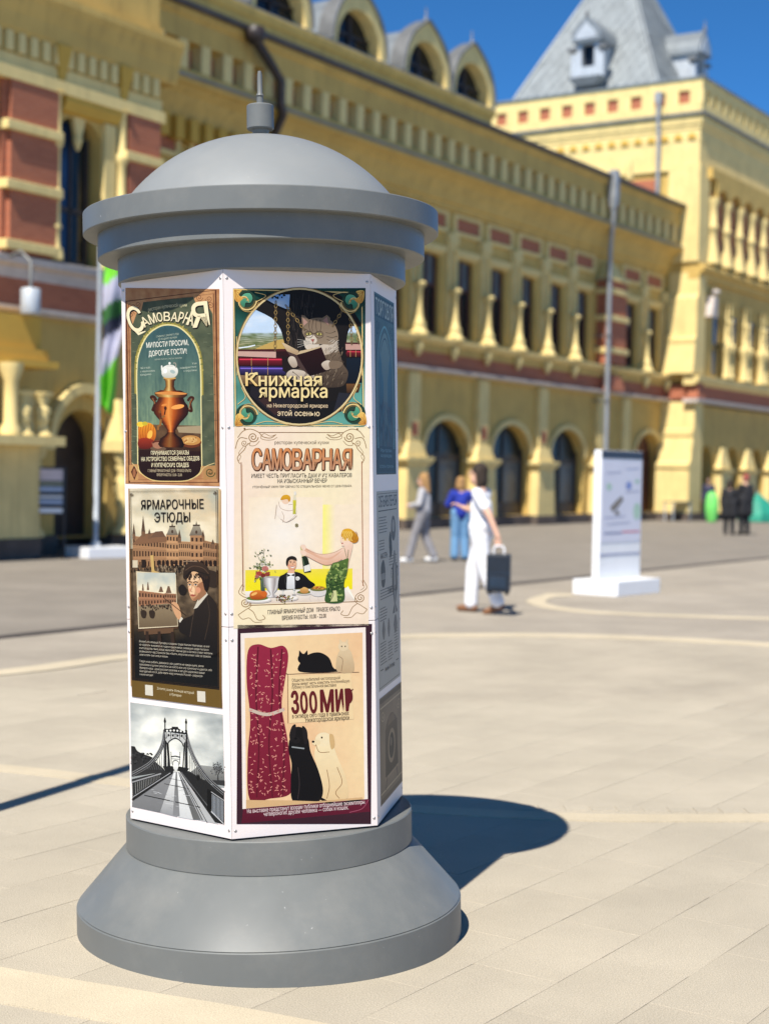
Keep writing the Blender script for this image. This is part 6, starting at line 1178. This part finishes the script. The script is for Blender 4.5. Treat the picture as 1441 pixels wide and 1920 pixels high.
p.grid(0, 0, 400, 600, 12, 16, lambda x, y: mixc3((.60, .52, .43), (.50, .43, .35), math.hypot((x - 200) / 240, (y - 300) / 340) + .3 * fbm(x, y, .012))); p.stroke([(6, 22), (394, 22)], 26, (.34, .29, .24)); p.stroke([(6, 580), (394, 580)], 22, (.40, .34, .28)); p.stroke([(10, 60), (390, 60)], 8, (.74, .66, .54)); p.stroke([(10, 540), (390, 540)], 8, (.74, .66, .54))
p.blob([(100, 220), (130, 160), (200, 130), (270, 160), (310, 230), (300, 440), (200, 480), (110, 440)], (.38, .31, .25), (.26, .21, .17)); p.poly([(95, 200), (310, 190), (320, 460), (90, 470)], (.34, .28, .22), (.22, .18, .14)); p.ell(205, 320, 66, 100, (.58, .50, .40)); p.ell(205, 320, 46, 74, (.16, .13, .11)); p.ell(195, 295, 16, 26, (.46, .40, .34)); p.poly([(140, 190), (270, 185), (250, 140), (160, 145)], (.46, .38, .30)); p.stroke([(80, 480), (330, 470)], 14, (.60, .52, .42)); p.stroke([(120, 470), (95, 540)], 9, (.24, .2, .16)); p.stroke([(290, 470), (310, 535)], 9, (.24, .2, .16)); p.scroll(55, 110, 34, (.70, .62, .50), 6); p.scroll(345, 110, 34, (.70, .62, .50), 6, -1)
p.done()
# ------------------------------------------------------------------ things on the square
mat('grey_block', (0.80, 0.80, 0.80), .55, .03, 3)
# flagpole in a white ballast block, and its flag
fp_loc = Vector((-5.16, 27.6, 0))
fpole = empty('flagpole', fp_loc, radians(44), 'slim pale grey flagpole in a white ballast block by the left doorway', 'flagpole')
MB().box((-.42, -.42, 0), (.62, .42, .19)).obj('ballast_block', 'white_paint', fpole, .01)
MB().lathe([(.09, .17), (.09, .26), (.045, .3), (.043, 3.0), (.035, 5.62), (.045, 5.65), (.045, 5.7), (.02, 5.73)], 16).obj('pole', 'pale_tin', fpole)
mat('flag_green', (0.13, 0.48, 0.02), .7, .1, 4); mat('flag_white_shade', (0.36, 0.36, 0.46), .7, .1, 4); mat('flag_navy', (0.02, 0.025, 0.05), .7, .2, 4); mat('flag_deep_green', (0.03, 0.13, 0.03), .7, .2, 4)  # white stripes darkened and blued: shade on the flag put into the colour
fm = MB(); nu, nv = 14, 40; vs = []
for j in range(nv + 1):
    t = j / nv; z = 5.45 - 2.75 * t; wid = .46 - .22 * t + .05 * sin(5 * t)
    for i in range(nu + 1):
        u = i / nu; vs.append((.06 + wid * u, .10 * sin(u * 9 + t * 5) * (.4 + u) + .05 * sin(t * 14 + u * 3), z - .35 * u * (1 - t * .6)))
fs = []; mi = []
for j in range(nv):
    for i in range(nu):
        fs.append((j * (nu + 1) + i, j * (nu + 1) + i + 1, (j + 1) * (nu + 1) + i + 1, (j + 1) * (nu + 1) + i)); t = j / nv; u = i / nu
        k = t + .22 * u; mi.append(0 if k < .2 else 1 if k < .36 else 3 if k < .46 else 2 if k < .56 else 1 if k < .80 else 0)
fm.add(vs, fs, 0, True); fm.m = mi
fl_ = fm.obj('flag', ['flag_green', 'flag_white_shade', 'flag_navy', 'flag_deep_green'], None, recalc=False); fl_.location = fp_loc; fl_.rotation_euler = (0, 0, radians(-6))
sm_ = fl_.modifiers.new('cloth', 'SOLIDIFY'); sm_.thickness = .004
tag(fl_, 'limp flag of bright green, white and navy hanging from the flagpole', 'flag')
# menu stand
mst = empty('menu_stand', (-5.82, 26.9, 0), radians(20), 'black framed menu stand with small printed sheets by the left doorway', 'sign')
for x in (-.24, .24): MB().box((x - .02, -.02, 0), (x + .02, .02, 1.6)).obj('leg', 'black_paint', mst)
MB().box((-.3, -.22, 0), (-.2, .22, .03)).obj('foot', 'black_paint', mst); MB().box((.2, -.22, 0), (.3, .22, .03)).obj('foot', 'black_paint', mst)
MB().box((-.22, -.015, .78), (.22, .015, 1.6)).obj('back_board', 'black_paint', mst)
mat('sheet_pink', (0.6, 0.5, 0.5), .6); mat('sheet_blue', (0.35, 0.42, 0.55), .6); mat('sheet_olive', (0.22, 0.23, 0.16), .7)
for z0, z1, m in ((1.36, 1.56, 'sheet_pink'), (1.27, 1.34, 'sheet_olive'), (1.17, 1.25, 'sheet_blue'), (1.06, 1.10, 'white_paint'), (.95, 1.03, 'sheet_blue'), (.80, .88, 'white_paint')):
    MB().box((-.2, -.022, z0), (.2, -.017, z1)).obj('printed_sheet', m, mst)
# white information pylon with a site map
PYL = Vector((3.16, 20.75, 0)); pyl = empty('information_pylon', PYL, radians(52), 'white information pylon with a site map on a stepped white base', 'information pylon')
MB().box((0, 0, 0), (1.2, .70, .205)).obj('base_block', 'white_paint', pyl, .008)
MB().box((.0, .30, .205), (1.16, .41, 1.98)).obj('body', 'white_paint', pyl, .012)
mat('pylon_navy', (0.02, 0.025, 0.045), .4); mat('map_paper_shade', (0.66, 0.66, 0.74), .45, .02, 4); mat('map_green', (0.40, 0.56, 0.44), .5); mat('map_blue', (0.22, 0.28, 0.55), .5); mat('map_brown', (0.22, 0.19, 0.16), .5, .4, 30); mat('map_red', (0.65, 0.10, 0.14), .5); mat('map_line', (0.25, 0.26, 0.40), .5)  # map paper toned bluish: the shade on the pylon front is in the colour
MB().box((.02, .292, 1.87), (1.14, .2995, 1.975)).obj('header_band', 'pylon_navy', pyl)
mp_ = MB().box((.03, .294, .72), (1.13, .2985, 1.85)).obj('map_panel', 'map_paper_shade', pyl)
def mark(name, m, pts, z=.2125):
    MB().add([(x * 1.4 - .02, z + .0795, y) for x, y in pts], [tuple(range(len(pts)))]).obj(name, m, mp_, recalc=False)
def circ(x, y, r, k=1.): return [(x + r * cos(t), y + r * k * sin(t)) for t in np.linspace(0, 2 * pi, 18, endpoint=False)]
mark('map_mark', 'map_green', circ(.17, 1.48, .05)); mark('map_mark', 'map_blue', circ(.56, 1.50, .06)); mark('map_mark', 'map_green', circ(.73, 1.56, .05, .6)); mark('map_mark', 'map_green', circ(.74, 1.14, .075, 1.6))
mark('map_mark', 'map_brown', [(.2, 1.2), (.3, 1.28), (.42, 1.36), (.46, 1.3), (.34, 1.18), (.24, 1.13)]); mark('map_mark', 'map_brown', circ(.34, 1.12, .05, .6), .2128)
mark('map_bar', 'map_line', [(.09, .83), (.44, .83), (.44, .855), (.09, .855)]); mark('map_bar', 'map_red', [(.44, .845), (.8, .845), (.8, .865), (.44, .865)])
for x0, y0, x1 in ((.1, 1.05, .5), (.15, .96, .6), (.5, 1.4, .78), (.12, 1.66, .4), (.5, 1.72, .76)): mark('map_bar', 'map_line', [(x0, y0), (x1, y0 + .02), (x1, y0 + .03), (x0, y0 + .01)])
MB().box((.02, .294, .54), (1.14, .2995, .56)).obj('seam', 'map_line', pyl)
# small folding table by the tower
ft = empty('folding_table', (11.2, 59.0, 0), radians(40), 'low folding table with thin legs by the tower foot', 'table')
MB().box((-.55, -.25, .72), (.55, .25, .76)).obj('table_top', 'gutter_tin', ft)
for x in (-.5, .5):
    for y in (-.2, .2): MB().box((x - .02, y - .02, 0), (x + .02, y + .02, .72)).obj('leg', 'pale_tin', ft)
# ------------------------------------------------------------------ people
mat('skin_fair', (0.62, 0.36, 0.25), .55, .06, 12); mat('skin_tan', (0.42, 0.24, 0.16), .55, .06, 12)
for n, c in (('cloth_white', (.80, .79, .80)), ('cloth_grey', (.24, .23, .24)), ('cloth_light_grey', (.42, .41, .42)), ('cloth_blue', (.012, .03, .30)), ('cloth_jeans', (.13, .27, .45)), ('cloth_black', (.012, .012, .015)), ('cloth_navy', (.03, .035, .07)), ('leather_brown', (.20, .09, .04)), ('shoe_white', (.75, .75, .75)), ('shoe_black', (.015, .014, .014)), ('hair_dark', (.030, .018, .011)), ('hair_blond', (.36, .20, .075)), ('hair_light_brown', (.16, .09, .05)), ('hair_red', (.30, .06, .05)), ('cloth_sole', (.1, .09, .08))):
    mat(n, c, .85, .12, 9, .9, 16)
mat('eye_white', (.7, .7, .7), .3, 0); mat('lip', (.40, .12, .10), .5, 0)
def cap(mb, a, b, r0, r1, n=12, rings=4):
    a = Vector(a); b = Vector(b); d = (b - a); L = d.length; d = d.normalized() if L > 1e-6 else Vector((0, 0, 1)); x = d.orthogonal().normalized(); y = d.cross(x); vs = []; prof = []
    for k in range(rings + 1): t = -pi / 2 + pi / 2 * k / rings; prof.append((r0 * cos(t), r0 * sin(t)))
    for k in range(rings + 1): t = pi / 2 * k / rings; prof.append((r1 * cos(t), L + r1 * sin(t)))
    for r, h in prof:
        for i in range(n): vs.append(a + d * h + (x * cos(2 * pi * i / n) + y * sin(2 * pi * i / n)) * max(r, 1e-4))
    fs = [(j * n + i, j * n + (i + 1) % n, (j + 1) * n + (i + 1) % n, (j + 1) * n + i) for j in range(len(prof) - 1) for i in range(n)]
    return mb.add(vs, fs + [tuple(range(n))[::-1], tuple((len(prof) - 1) * n + i for i in range(n))])
def ellip(mb, c, r, n=14):
    vs = []; fs = []; c = Vector(c)
    for j in range(n + 1):
        t = pi * j / n
        for i in range(n): vs.append(c + Vector((r[0] * max(sin(t), 1e-4) * cos(2 * pi * i / n), r[1] * max(sin(t), 1e-4) * sin(2 * pi * i / n), -r[2] * cos(t))))
    for j in range(n):
        for i in range(n): fs.append((j * n + i, j * n + (i + 1) % n, (j + 1) * n + (i + 1) % n, (j + 1) * n + i))
    return mb.add(vs, fs + [tuple(range(n))[::-1], tuple(n * n + i for i in range(n))])
def fuse(mb, name, m, parent, vox, smooth=3):
    """one continuous skin over the collected shapes"""
    o = mb.obj(name, m, parent); r = o.modifiers.new('fuse', 'REMESH'); r.mode = 'VOXEL'; r.voxel_size = vox; s = o.modifiers.new('soft', 'SMOOTH'); s.factor = .6; s.iterations = smooth
    dg = bpy.context.evaluated_depsgraph_get(); me = bpy.data.meshes.new_from_object(o.evaluated_get(dg)); o.modifiers.clear(); o.data = me
    for p_ in me.polygons: p_.use_smooth = True
    if not me.materials: me.materials.append(MATS[m])
    return o
def limb(mb, pts, rs):
    for i in range(len(pts) - 1): cap(mb, pts[i], pts[i + 1], rs[i], rs[i + 1])
def hand(mb, w, dirn, palm_n, s=1., curl=.5):
    """palm, four fingers of their own length, a thumb leaving the side near the wrist"""
    w = Vector(w); d = Vector(dirn).normalized(); n = Vector(palm_n).normalized(); n = (n - d * n.dot(d)).normalized(); sd = d.cross(n)
    for k in range(4): o = sd * (k - 1.5) * .019 * s; cap(mb, w + o * .6 + d * .015, w + o + d * .085 * s, .014 * s, .0115 * s, 8, 3)
    for k, L in enumerate((.068, .078, .072, .055)):
        o = w + sd * (k - 1.5) * .020 * s + d * .085 * s; p1 = o + (d * cos(curl * .6) + n * sin(curl * .6)) * L * .45 * s; p2 = p1 + (d * cos(curl * 1.6) + n * sin(curl * 1.6)) * L * .33 * s; p3 = p2 + (d * cos(curl * 2.5) + n * sin(curl * 2.5)) * L * .28 * s
        limb(mb, [o, p1, p2, p3], [.0098 * s, .0092 * s, .0086 * s, .0075 * s])
    b = w + d * .03 * s - sd * .026 * s; p1 = b + (d * .6 - sd * .6 + n * .4).normalized() * .035 * s; p2 = p1 + (d * .8 - sd * .15 + n * .5).normalized() * .03 * s; limb(mb, [b, p1, p2], [.014 * s, .0115 * s, .009 * s])
def person(loc, rz, label, J, look, cloth, vox=.010, group=None, cat_='person'):
    """J: joints in metres, x to the person's right... y forward; look: yaw of the head"""
    P_ = empty('person', loc, rz, label, cat_, group); sc = J.get('scale', 1.); P_.scale = (sc, sc, sc)
    g = lambda k: Vector(J[k]); H_ = g('head'); yaw = look; f = Vector((sin(yaw), cos(yaw), J.get('nod', -.05))); rt = Vector((cos(yaw), -sin(yaw), 0))
    b = MB(); ellip(b, H_ + Vector((0, 0, .035)) - f * .012, (.073, .088, .098)); ellip(b, H_ + f * .028 + Vector((0, 0, -.045)), (.056, .06, .066)); ellip(b, H_ + f * .05 + Vector((0, 0, -.085)), (.03, .03, .026))
    cap(b, H_ + f * .088 + Vector((0, 0, .025)), H_ + f * .106 + Vector((0, 0, -.012)), .009, .015, 8, 3)
    for s in (-1, 1): ellip(b, H_ + rt * s * .077 + Vector((0, 0, .0)) - f * .005, (.014, .022, .032), 8); cap(b, H_ + f * .077 + rt * s * .05 + Vector((0, 0, .04)), H_ + f * .088 + rt * s * .016 + Vector((0, 0, .045)), .011, .010, 8, 3)
    cap(b, g('neck'), H_ - Vector((0, 0, .06)), .058, .05); cap(b, g('chest'), g('neck'), .11, .06); cap(b, g('pelvis'), g('chest'), .13, .12)
    for s in 'lr':
        sh, el_, wr = g(s + '_shoulder'), g(s + '_elbow'), g(s + '_wrist'); limb(b, [g('chest') + Vector((0, 0, .1)), sh, el_, wr], [.08, .058, .042, .028]); hand(b, wr, J.get(s + '_hand', (0, 0, -1)), J.get(s + '_palm', (-1 if s == 'r' else 1, .2, 0)), 1., J.get(s + '_curl', .45))
        hp, kn, an = g(s + '_hip'), g(s + '_knee'), g(s + '_ankle'); limb(b, [hp, kn, an], [.085, .056, .038]); tn = Vector(J.get(s + '_toe', (0, 1, 0))).normalized(); cap(b, an + Vector((0, 0, -.035)), an + tn * .15 + Vector((0, 0, -.05)), .032, .026)
    fuse(b, 'body', cloth['skin'], P_, vox)
    # face details
    for s in (-1, 1): ellip(m_ := MB(), H_ + f * .083 + rt * s * .031 + Vector((0, 0, .022)), (.011, .009, .008), 8); e_ = m_.obj('eye', 'eye_white', P_); ellip(m2 := MB(), H_ + f * .091 + rt * s * .031 + Vector((0, 0, .022)), (.005, .004, .005), 6); m2.obj('iris', 'hair_dark', e_)
    cap(m_ := MB(), H_ + f * .088 - rt * .02 + Vector((0, 0, -.048)), H_ + f * .088 + rt * .02 + Vector((0, 0, -.048)), .007, .007, 8, 3); m_.obj('mouth', 'lip', P_)
    # hair
    h = MB(); st = cloth.get('hair_style', 'short'); ellip(h, H_ + Vector((0, 0, .055)) - f * .025, (.084, .098, .095))
    ellip(h, H_ - f * .05 + Vector((0, 0, -.0)), (.078, .06, .085))
    if st == 'bun': ellip(h, H_ - f * .085 + Vector((0, 0, .075)), (.055, .055, .05)); ellip(h, H_ - f * .06 + Vector((0, 0, -.02)), (.07, .05, .07))
    if st == 'bob': ellip(h, H_ - f * .055 + Vector((0, 0, -.05)), (.09, .062, .11)); 
    if st == 'long': cap(h, H_ - f * .06, H_ - f * .1 + Vector((0, 0, -.25)), .08, .06)
    if st in ('bob', 'long'):
        for s in (-1, 1): cap(h, H_ + rt * s * .075 + Vector((0, 0, .04)) - f * .02, H_ + rt * s * .08 - f * .03 + Vector((0, 0, -.11)), .03, .028)
    rr = random.Random(int(loc[0] * 100))
    for k in range(26): a_ = rr.uniform(0, 2 * pi); c_ = H_ + Vector((0, 0, .06)) - f * .03 + Vector((cos(a_) * .07, sin(a_) * .07, rr.uniform(-.06, .07))); cap(h, c_, c_ + Vector((cos(a_) * .012, sin(a_) * .012, -.05)), .017, .010, 6, 2)
    ho = fuse(h, 'hair', cloth['hair'], P_, .009, 1)
    # upper garment
    t = MB(); k = cloth.get('fit', 1.); cap(t, g('pelvis') + Vector((0, 0, cloth.get('hem', .02))), g('chest'), .155 * k, .142 * k); 
    for s in 'lr':
        sh, el_, wr = g(s + '_shoulder'), g(s + '_elbow'), g(s + '_wrist'); cap(t, g('chest') + Vector((0, 0, .07)), sh, .115 * k, .075 * k)
        if cloth.get('sleeve') == 'long': limb(t, [sh, el_, el_.lerp(wr, .96)], [.076 * k, .062 * k, .046 * k])
        else: cap(t, sh, sh.lerp(el_, .62), .078 * k, .072 * k)
        if cloth.get('coat'): limb(t, [g(s + '_hip') + Vector((0, 0, .1)), g(s + '_knee').lerp(g(s + '_hip'), .35)], [.16, .17])
    fuse(t, cloth.get('top_name', 'shirt'), cloth['top'], P_, .011, 4)
    # trousers
    t = MB(); cap(t, g('l_hip') + Vector((0, 0, .06)), g('r_hip') + Vector((0, 0, .06)), .125, .125); fl_w = cloth.get('flare', .07)
    for s in 'lr':
        hp, kn, an = g(s + '_hip'), g(s + '_knee'), g(s + '_ankle'); limb(t, [hp, kn, an + Vector((0, 0, .02))], [.118, cloth.get('knee', .085), fl_w])
    fuse(t, 'trousers', cloth['legs'], P_, .011, 4)
    for s in 'lr':
        an = g(s + '_ankle'); tn = Vector(J.get(s + '_toe', (0, 1, 0))).normalized(); m_ = MB(); cap(m_, an + Vector((0, 0, -.04)) - tn * .04, an + tn * .15 + Vector((0, 0, -.052)), .045, .038); m_.box
        so = fuse(m_, 'shoe', cloth['shoes'], P_, .008, 2)
    return P_
def stand(**kw):
    J = dict(head=(0, .02, 1.60), neck=(0, -.01, 1.44), chest=(0, -.01, 1.24), pelvis=(0, 0, .98), l_shoulder=(-.17, -.01, 1.39), r_shoulder=(.17, -.01, 1.39), l_elbow=(-.23, -.03, 1.12), r_elbow=(.23, -.03, 1.12), l_wrist=(-.24, .05, .88), r_wrist=(.24, .05, .88),
             l_hip=(-.09, 0, .93), r_hip=(.09, 0, .93), l_knee=(-.10, .03, .50), r_knee=(.10, .03, .50), l_ankle=(-.11, -.01, .09), r_ankle=(.11, -.01, .09), l_hand=(0, .15, -1), r_hand=(0, .15, -1), l_toe=(-.15, 1, 0), r_toe=(.15, 1, 0)); J.update(kw); return J
# the person in white walks away to the left with a dark case in the right hand
J = stand(head=(0, .06, 1.60), neck=(0, .02, 1.45), chest=(0, .01, 1.25), l_hip=(-.085, .0, .94), r_hip=(.085, .0, .94), r_knee=(.09, .13, .51), r_ankle=(.08, .14, .09), l_knee=(-.09, -.08, .52), l_ankle=(-.09, -.25, .13), r_toe=(.1, 1, 0), l_toe=(-.1, 1, -.4),
          l_shoulder=(-.165, .0, 1.39), l_elbow=(-.225, -.17, 1.15), l_wrist=(-.235, -.29, .90), l_hand=(0, -.03, -1), l_palm=(1, 0, 0), l_curl=.85, r_shoulder=(.165, .02, 1.39), r_elbow=(.21, .10, 1.15), r_wrist=(.12, .28, 1.22), r_hand=(-.1, .8, .4), r_palm=(0, 0, -1), nod=.05)
WP = Vector((1.13, 17.9, 0)); WRZ = radians(66)
person(WP, WRZ, 'person in white tee shirt and white trousers walking with a dark case', J, -.1, dict(skin='skin_fair', hair='hair_dark', hair_style='bob', top='cloth_white', legs='cloth_white', shoes='leather_brown', flare=.080, knee=.082, fit=.9), .007)
hw = WP + Matrix.Rotation(WRZ, 3, 'Z') @ Vector((-.235, -.305, .795))
cs = empty('hand_case', hw, radians(66 - 90 + 14), 'dark navy upright case held by the person in white', 'case')
mat('case_navy', (0.006, 0.011, 0.02), .5, .2, 8, .1, 60); mat('case_blue', (0.012, 0.025, 0.045), .42, .2, 8)
MB().box((-.135, -.085, -.52), (.135, .085, -.085)).obj('shell', 'case_navy', cs, .022)
MB().box((-.139, -.089, -.31), (.139, .089, -.298)).obj('zip', 'case_blue', cs)
MB().tube([(-.06, 0, -.085), (-.06, 0, -.03), (-.045, 0, .004), (.045, 0, .004), (.06, 0, -.03), (.06, 0, -.085)], .011, 10).obj('handle', 'cloth_white', cs)
for x in (-.1, .1):
    for y in (-.055, .055): MB().lathe([(.016, -.013), (.02, -.008), (.02, .008), (.016, .013)], 12).obj('wheel', 'shoe_black', cs).location = (x, y, -.535)
MB().box((-.09, -.091, -.47), (.09, -.087, -.34)).obj('pocket', 'case_blue', cs, .004)
# grey woman, stepping
J = stand(scale=.93, l_knee=(-.09, .14, .52), l_ankle=(-.11, .24, .09), r_knee=(.10, -.03, .50), r_ankle=(.12, -.20, .11), l_elbow=(-.25, .02, 1.14), l_wrist=(-.12, .24, 1.10), l_hand=(.6, .7, .1), r_elbow=(.26, .0, 1.14), r_wrist=(.14, .22, 1.08), r_hand=(-.6, .7, .1), nod=-.25)
person((.70, 28.0, 0), radians(75), 'person in pale grey top and grey trousers with white shoes', J, .0, dict(skin='skin_fair', hair='hair_blond', hair_style='long', top='cloth_light_grey', top_name='jacket', sleeve='long', legs='cloth_grey', shoes='shoe_white', flare=.08), .011)
# blond woman in a blue jumper
J = stand(scale=.90, l_elbow=(-.27, .02, 1.16), l_wrist=(-.10, .2, 1.12), l_hand=(.8, .3, 0), r_elbow=(.27, .02, 1.16), r_wrist=(.24, .14, .92), r_curl=.9)
person((1.42, 28.8, 0), radians(8), 'blond person seen from behind in bright blue jumper and jeans', J, .25, dict(skin='skin_fair', hair='hair_blond', hair_style='bob', top='cloth_blue', top_name='jumper', sleeve='long', fit=1.08, legs='cloth_jeans', shoes='shoe_black', flare=.095, knee=.095), .011)
mat('bag_green', (0.03, 0.14, 0.05), .6, .2, 8)
bg_ = empty('shopping_bag', (1.72, 28.92, .0), radians(20), 'dark green bag hanging beside the person in blue jumper', 'bag')
MB().taper((0, 0, .42), (.13, .06), (0, 0, .74), (.15, .05)).obj('bag_body', 'bag_green', bg_, .01)
MB().tube([(-.08, 0, .74), (-.07, 0, .85), (0, 0, .885), (.07, 0, .85), (.08, 0, .74)], .008, 8).obj('handle', 'bag_green', bg_)
# two people in black further off
J = stand(scale=.93, r_elbow=(.25, .05, 1.13), r_wrist=(.05, .22, 1.12), r_hand=(-.8, .4, .2))
person((10.12, 45.3, 0), radians(-20), 'shorter person in black coat, left of the two dressed in black', J, .5, dict(skin='skin_tan', hair='hair_dark', hair_style='bob', top='cloth_black', top_name='coat', sleeve='long', coat=True, fit=1.1, legs='cloth_black', shoes='shoe_black'), .013, 'people in black')
J = stand(scale=1.03, l_elbow=(-.25, .05, 1.13), l_wrist=(-.05, .22, 1.14), l_hand=(.8, .4, .2))
person((10.62, 45.5, 0), radians(25), 'taller reddish haired person in black coat, right of the two', J, -.4, dict(skin='skin_fair', hair='hair_red', hair_style='short', top='cloth_black', top_name='coat', sleeve='long', coat=True, fit=1.14, legs='cloth_black', shoes='shoe_black'), .013, 'people in black')
# a far figure in navy near the tower, bags and a small awning at the pillars
J = stand(scale=.98)
person((12.62, 60.2, 0), radians(160), 'far person in navy standing by the tower foot', J, 0, dict(skin='skin_tan', hair='hair_dark', hair_style='short', top='cloth_navy', sleeve='long', legs='cloth_navy', shoes='shoe_black'), .016)
mat('lime_cloth', (0.16, 0.62, 0.13), .6, .15, 3, .2, 10); mat('teal_cloth', (0.02, 0.25, 0.17), .6, .2, 3, .2, 10)
m_ = MB(); m_.lathe([(.16, .02), (.22, .2), (.26, .5), (.24, .85), (.17, 1.08), (.05, 1.16)], 16); o = m_.obj('beanbag_sign', 'lime_cloth'); o.location = (12.38, 58.4, 0); o.name = 'lime_bag'; tag(o, 'bright lime green cloth bundle standing between people and tower', 'cloth bundle')
tn = empty('small_tent', (14.5, 60.0, 0), .5, 'low teal tent beside the two people in black', 'tent')
MB().lathe([(.8, .03), (.75, .3), (.45, .8), (.05, 1.12)], 6, smooth=False).obj('canopy', 'teal_cloth', tn); MB().lathe([(.03, 0), (.03, 1.2)], 8).obj('pole', 'pipe_grey', tn)
# lamp post behind the camera's left whose shadow falls across the paving
lp = empty('lamp_post', (-2.51, 5.45, 0), 0, 'dark grey lamp post just left of the view, casting the thin shadow behind the pillar', 'lamp post')
MB().lathe([(.09, 0), (.09, .5), (.06, .55), (.055, 2.5), (.05, 4.6)], 20).obj('pole', 'gutter_tin', lp)
MB().lathe([(.05, 4.6), (.14, 4.66), (.16, 4.95), (.10, 5.02), (.02, 5.06)], 20).obj('lamp_head', 'pale_tin', lp)
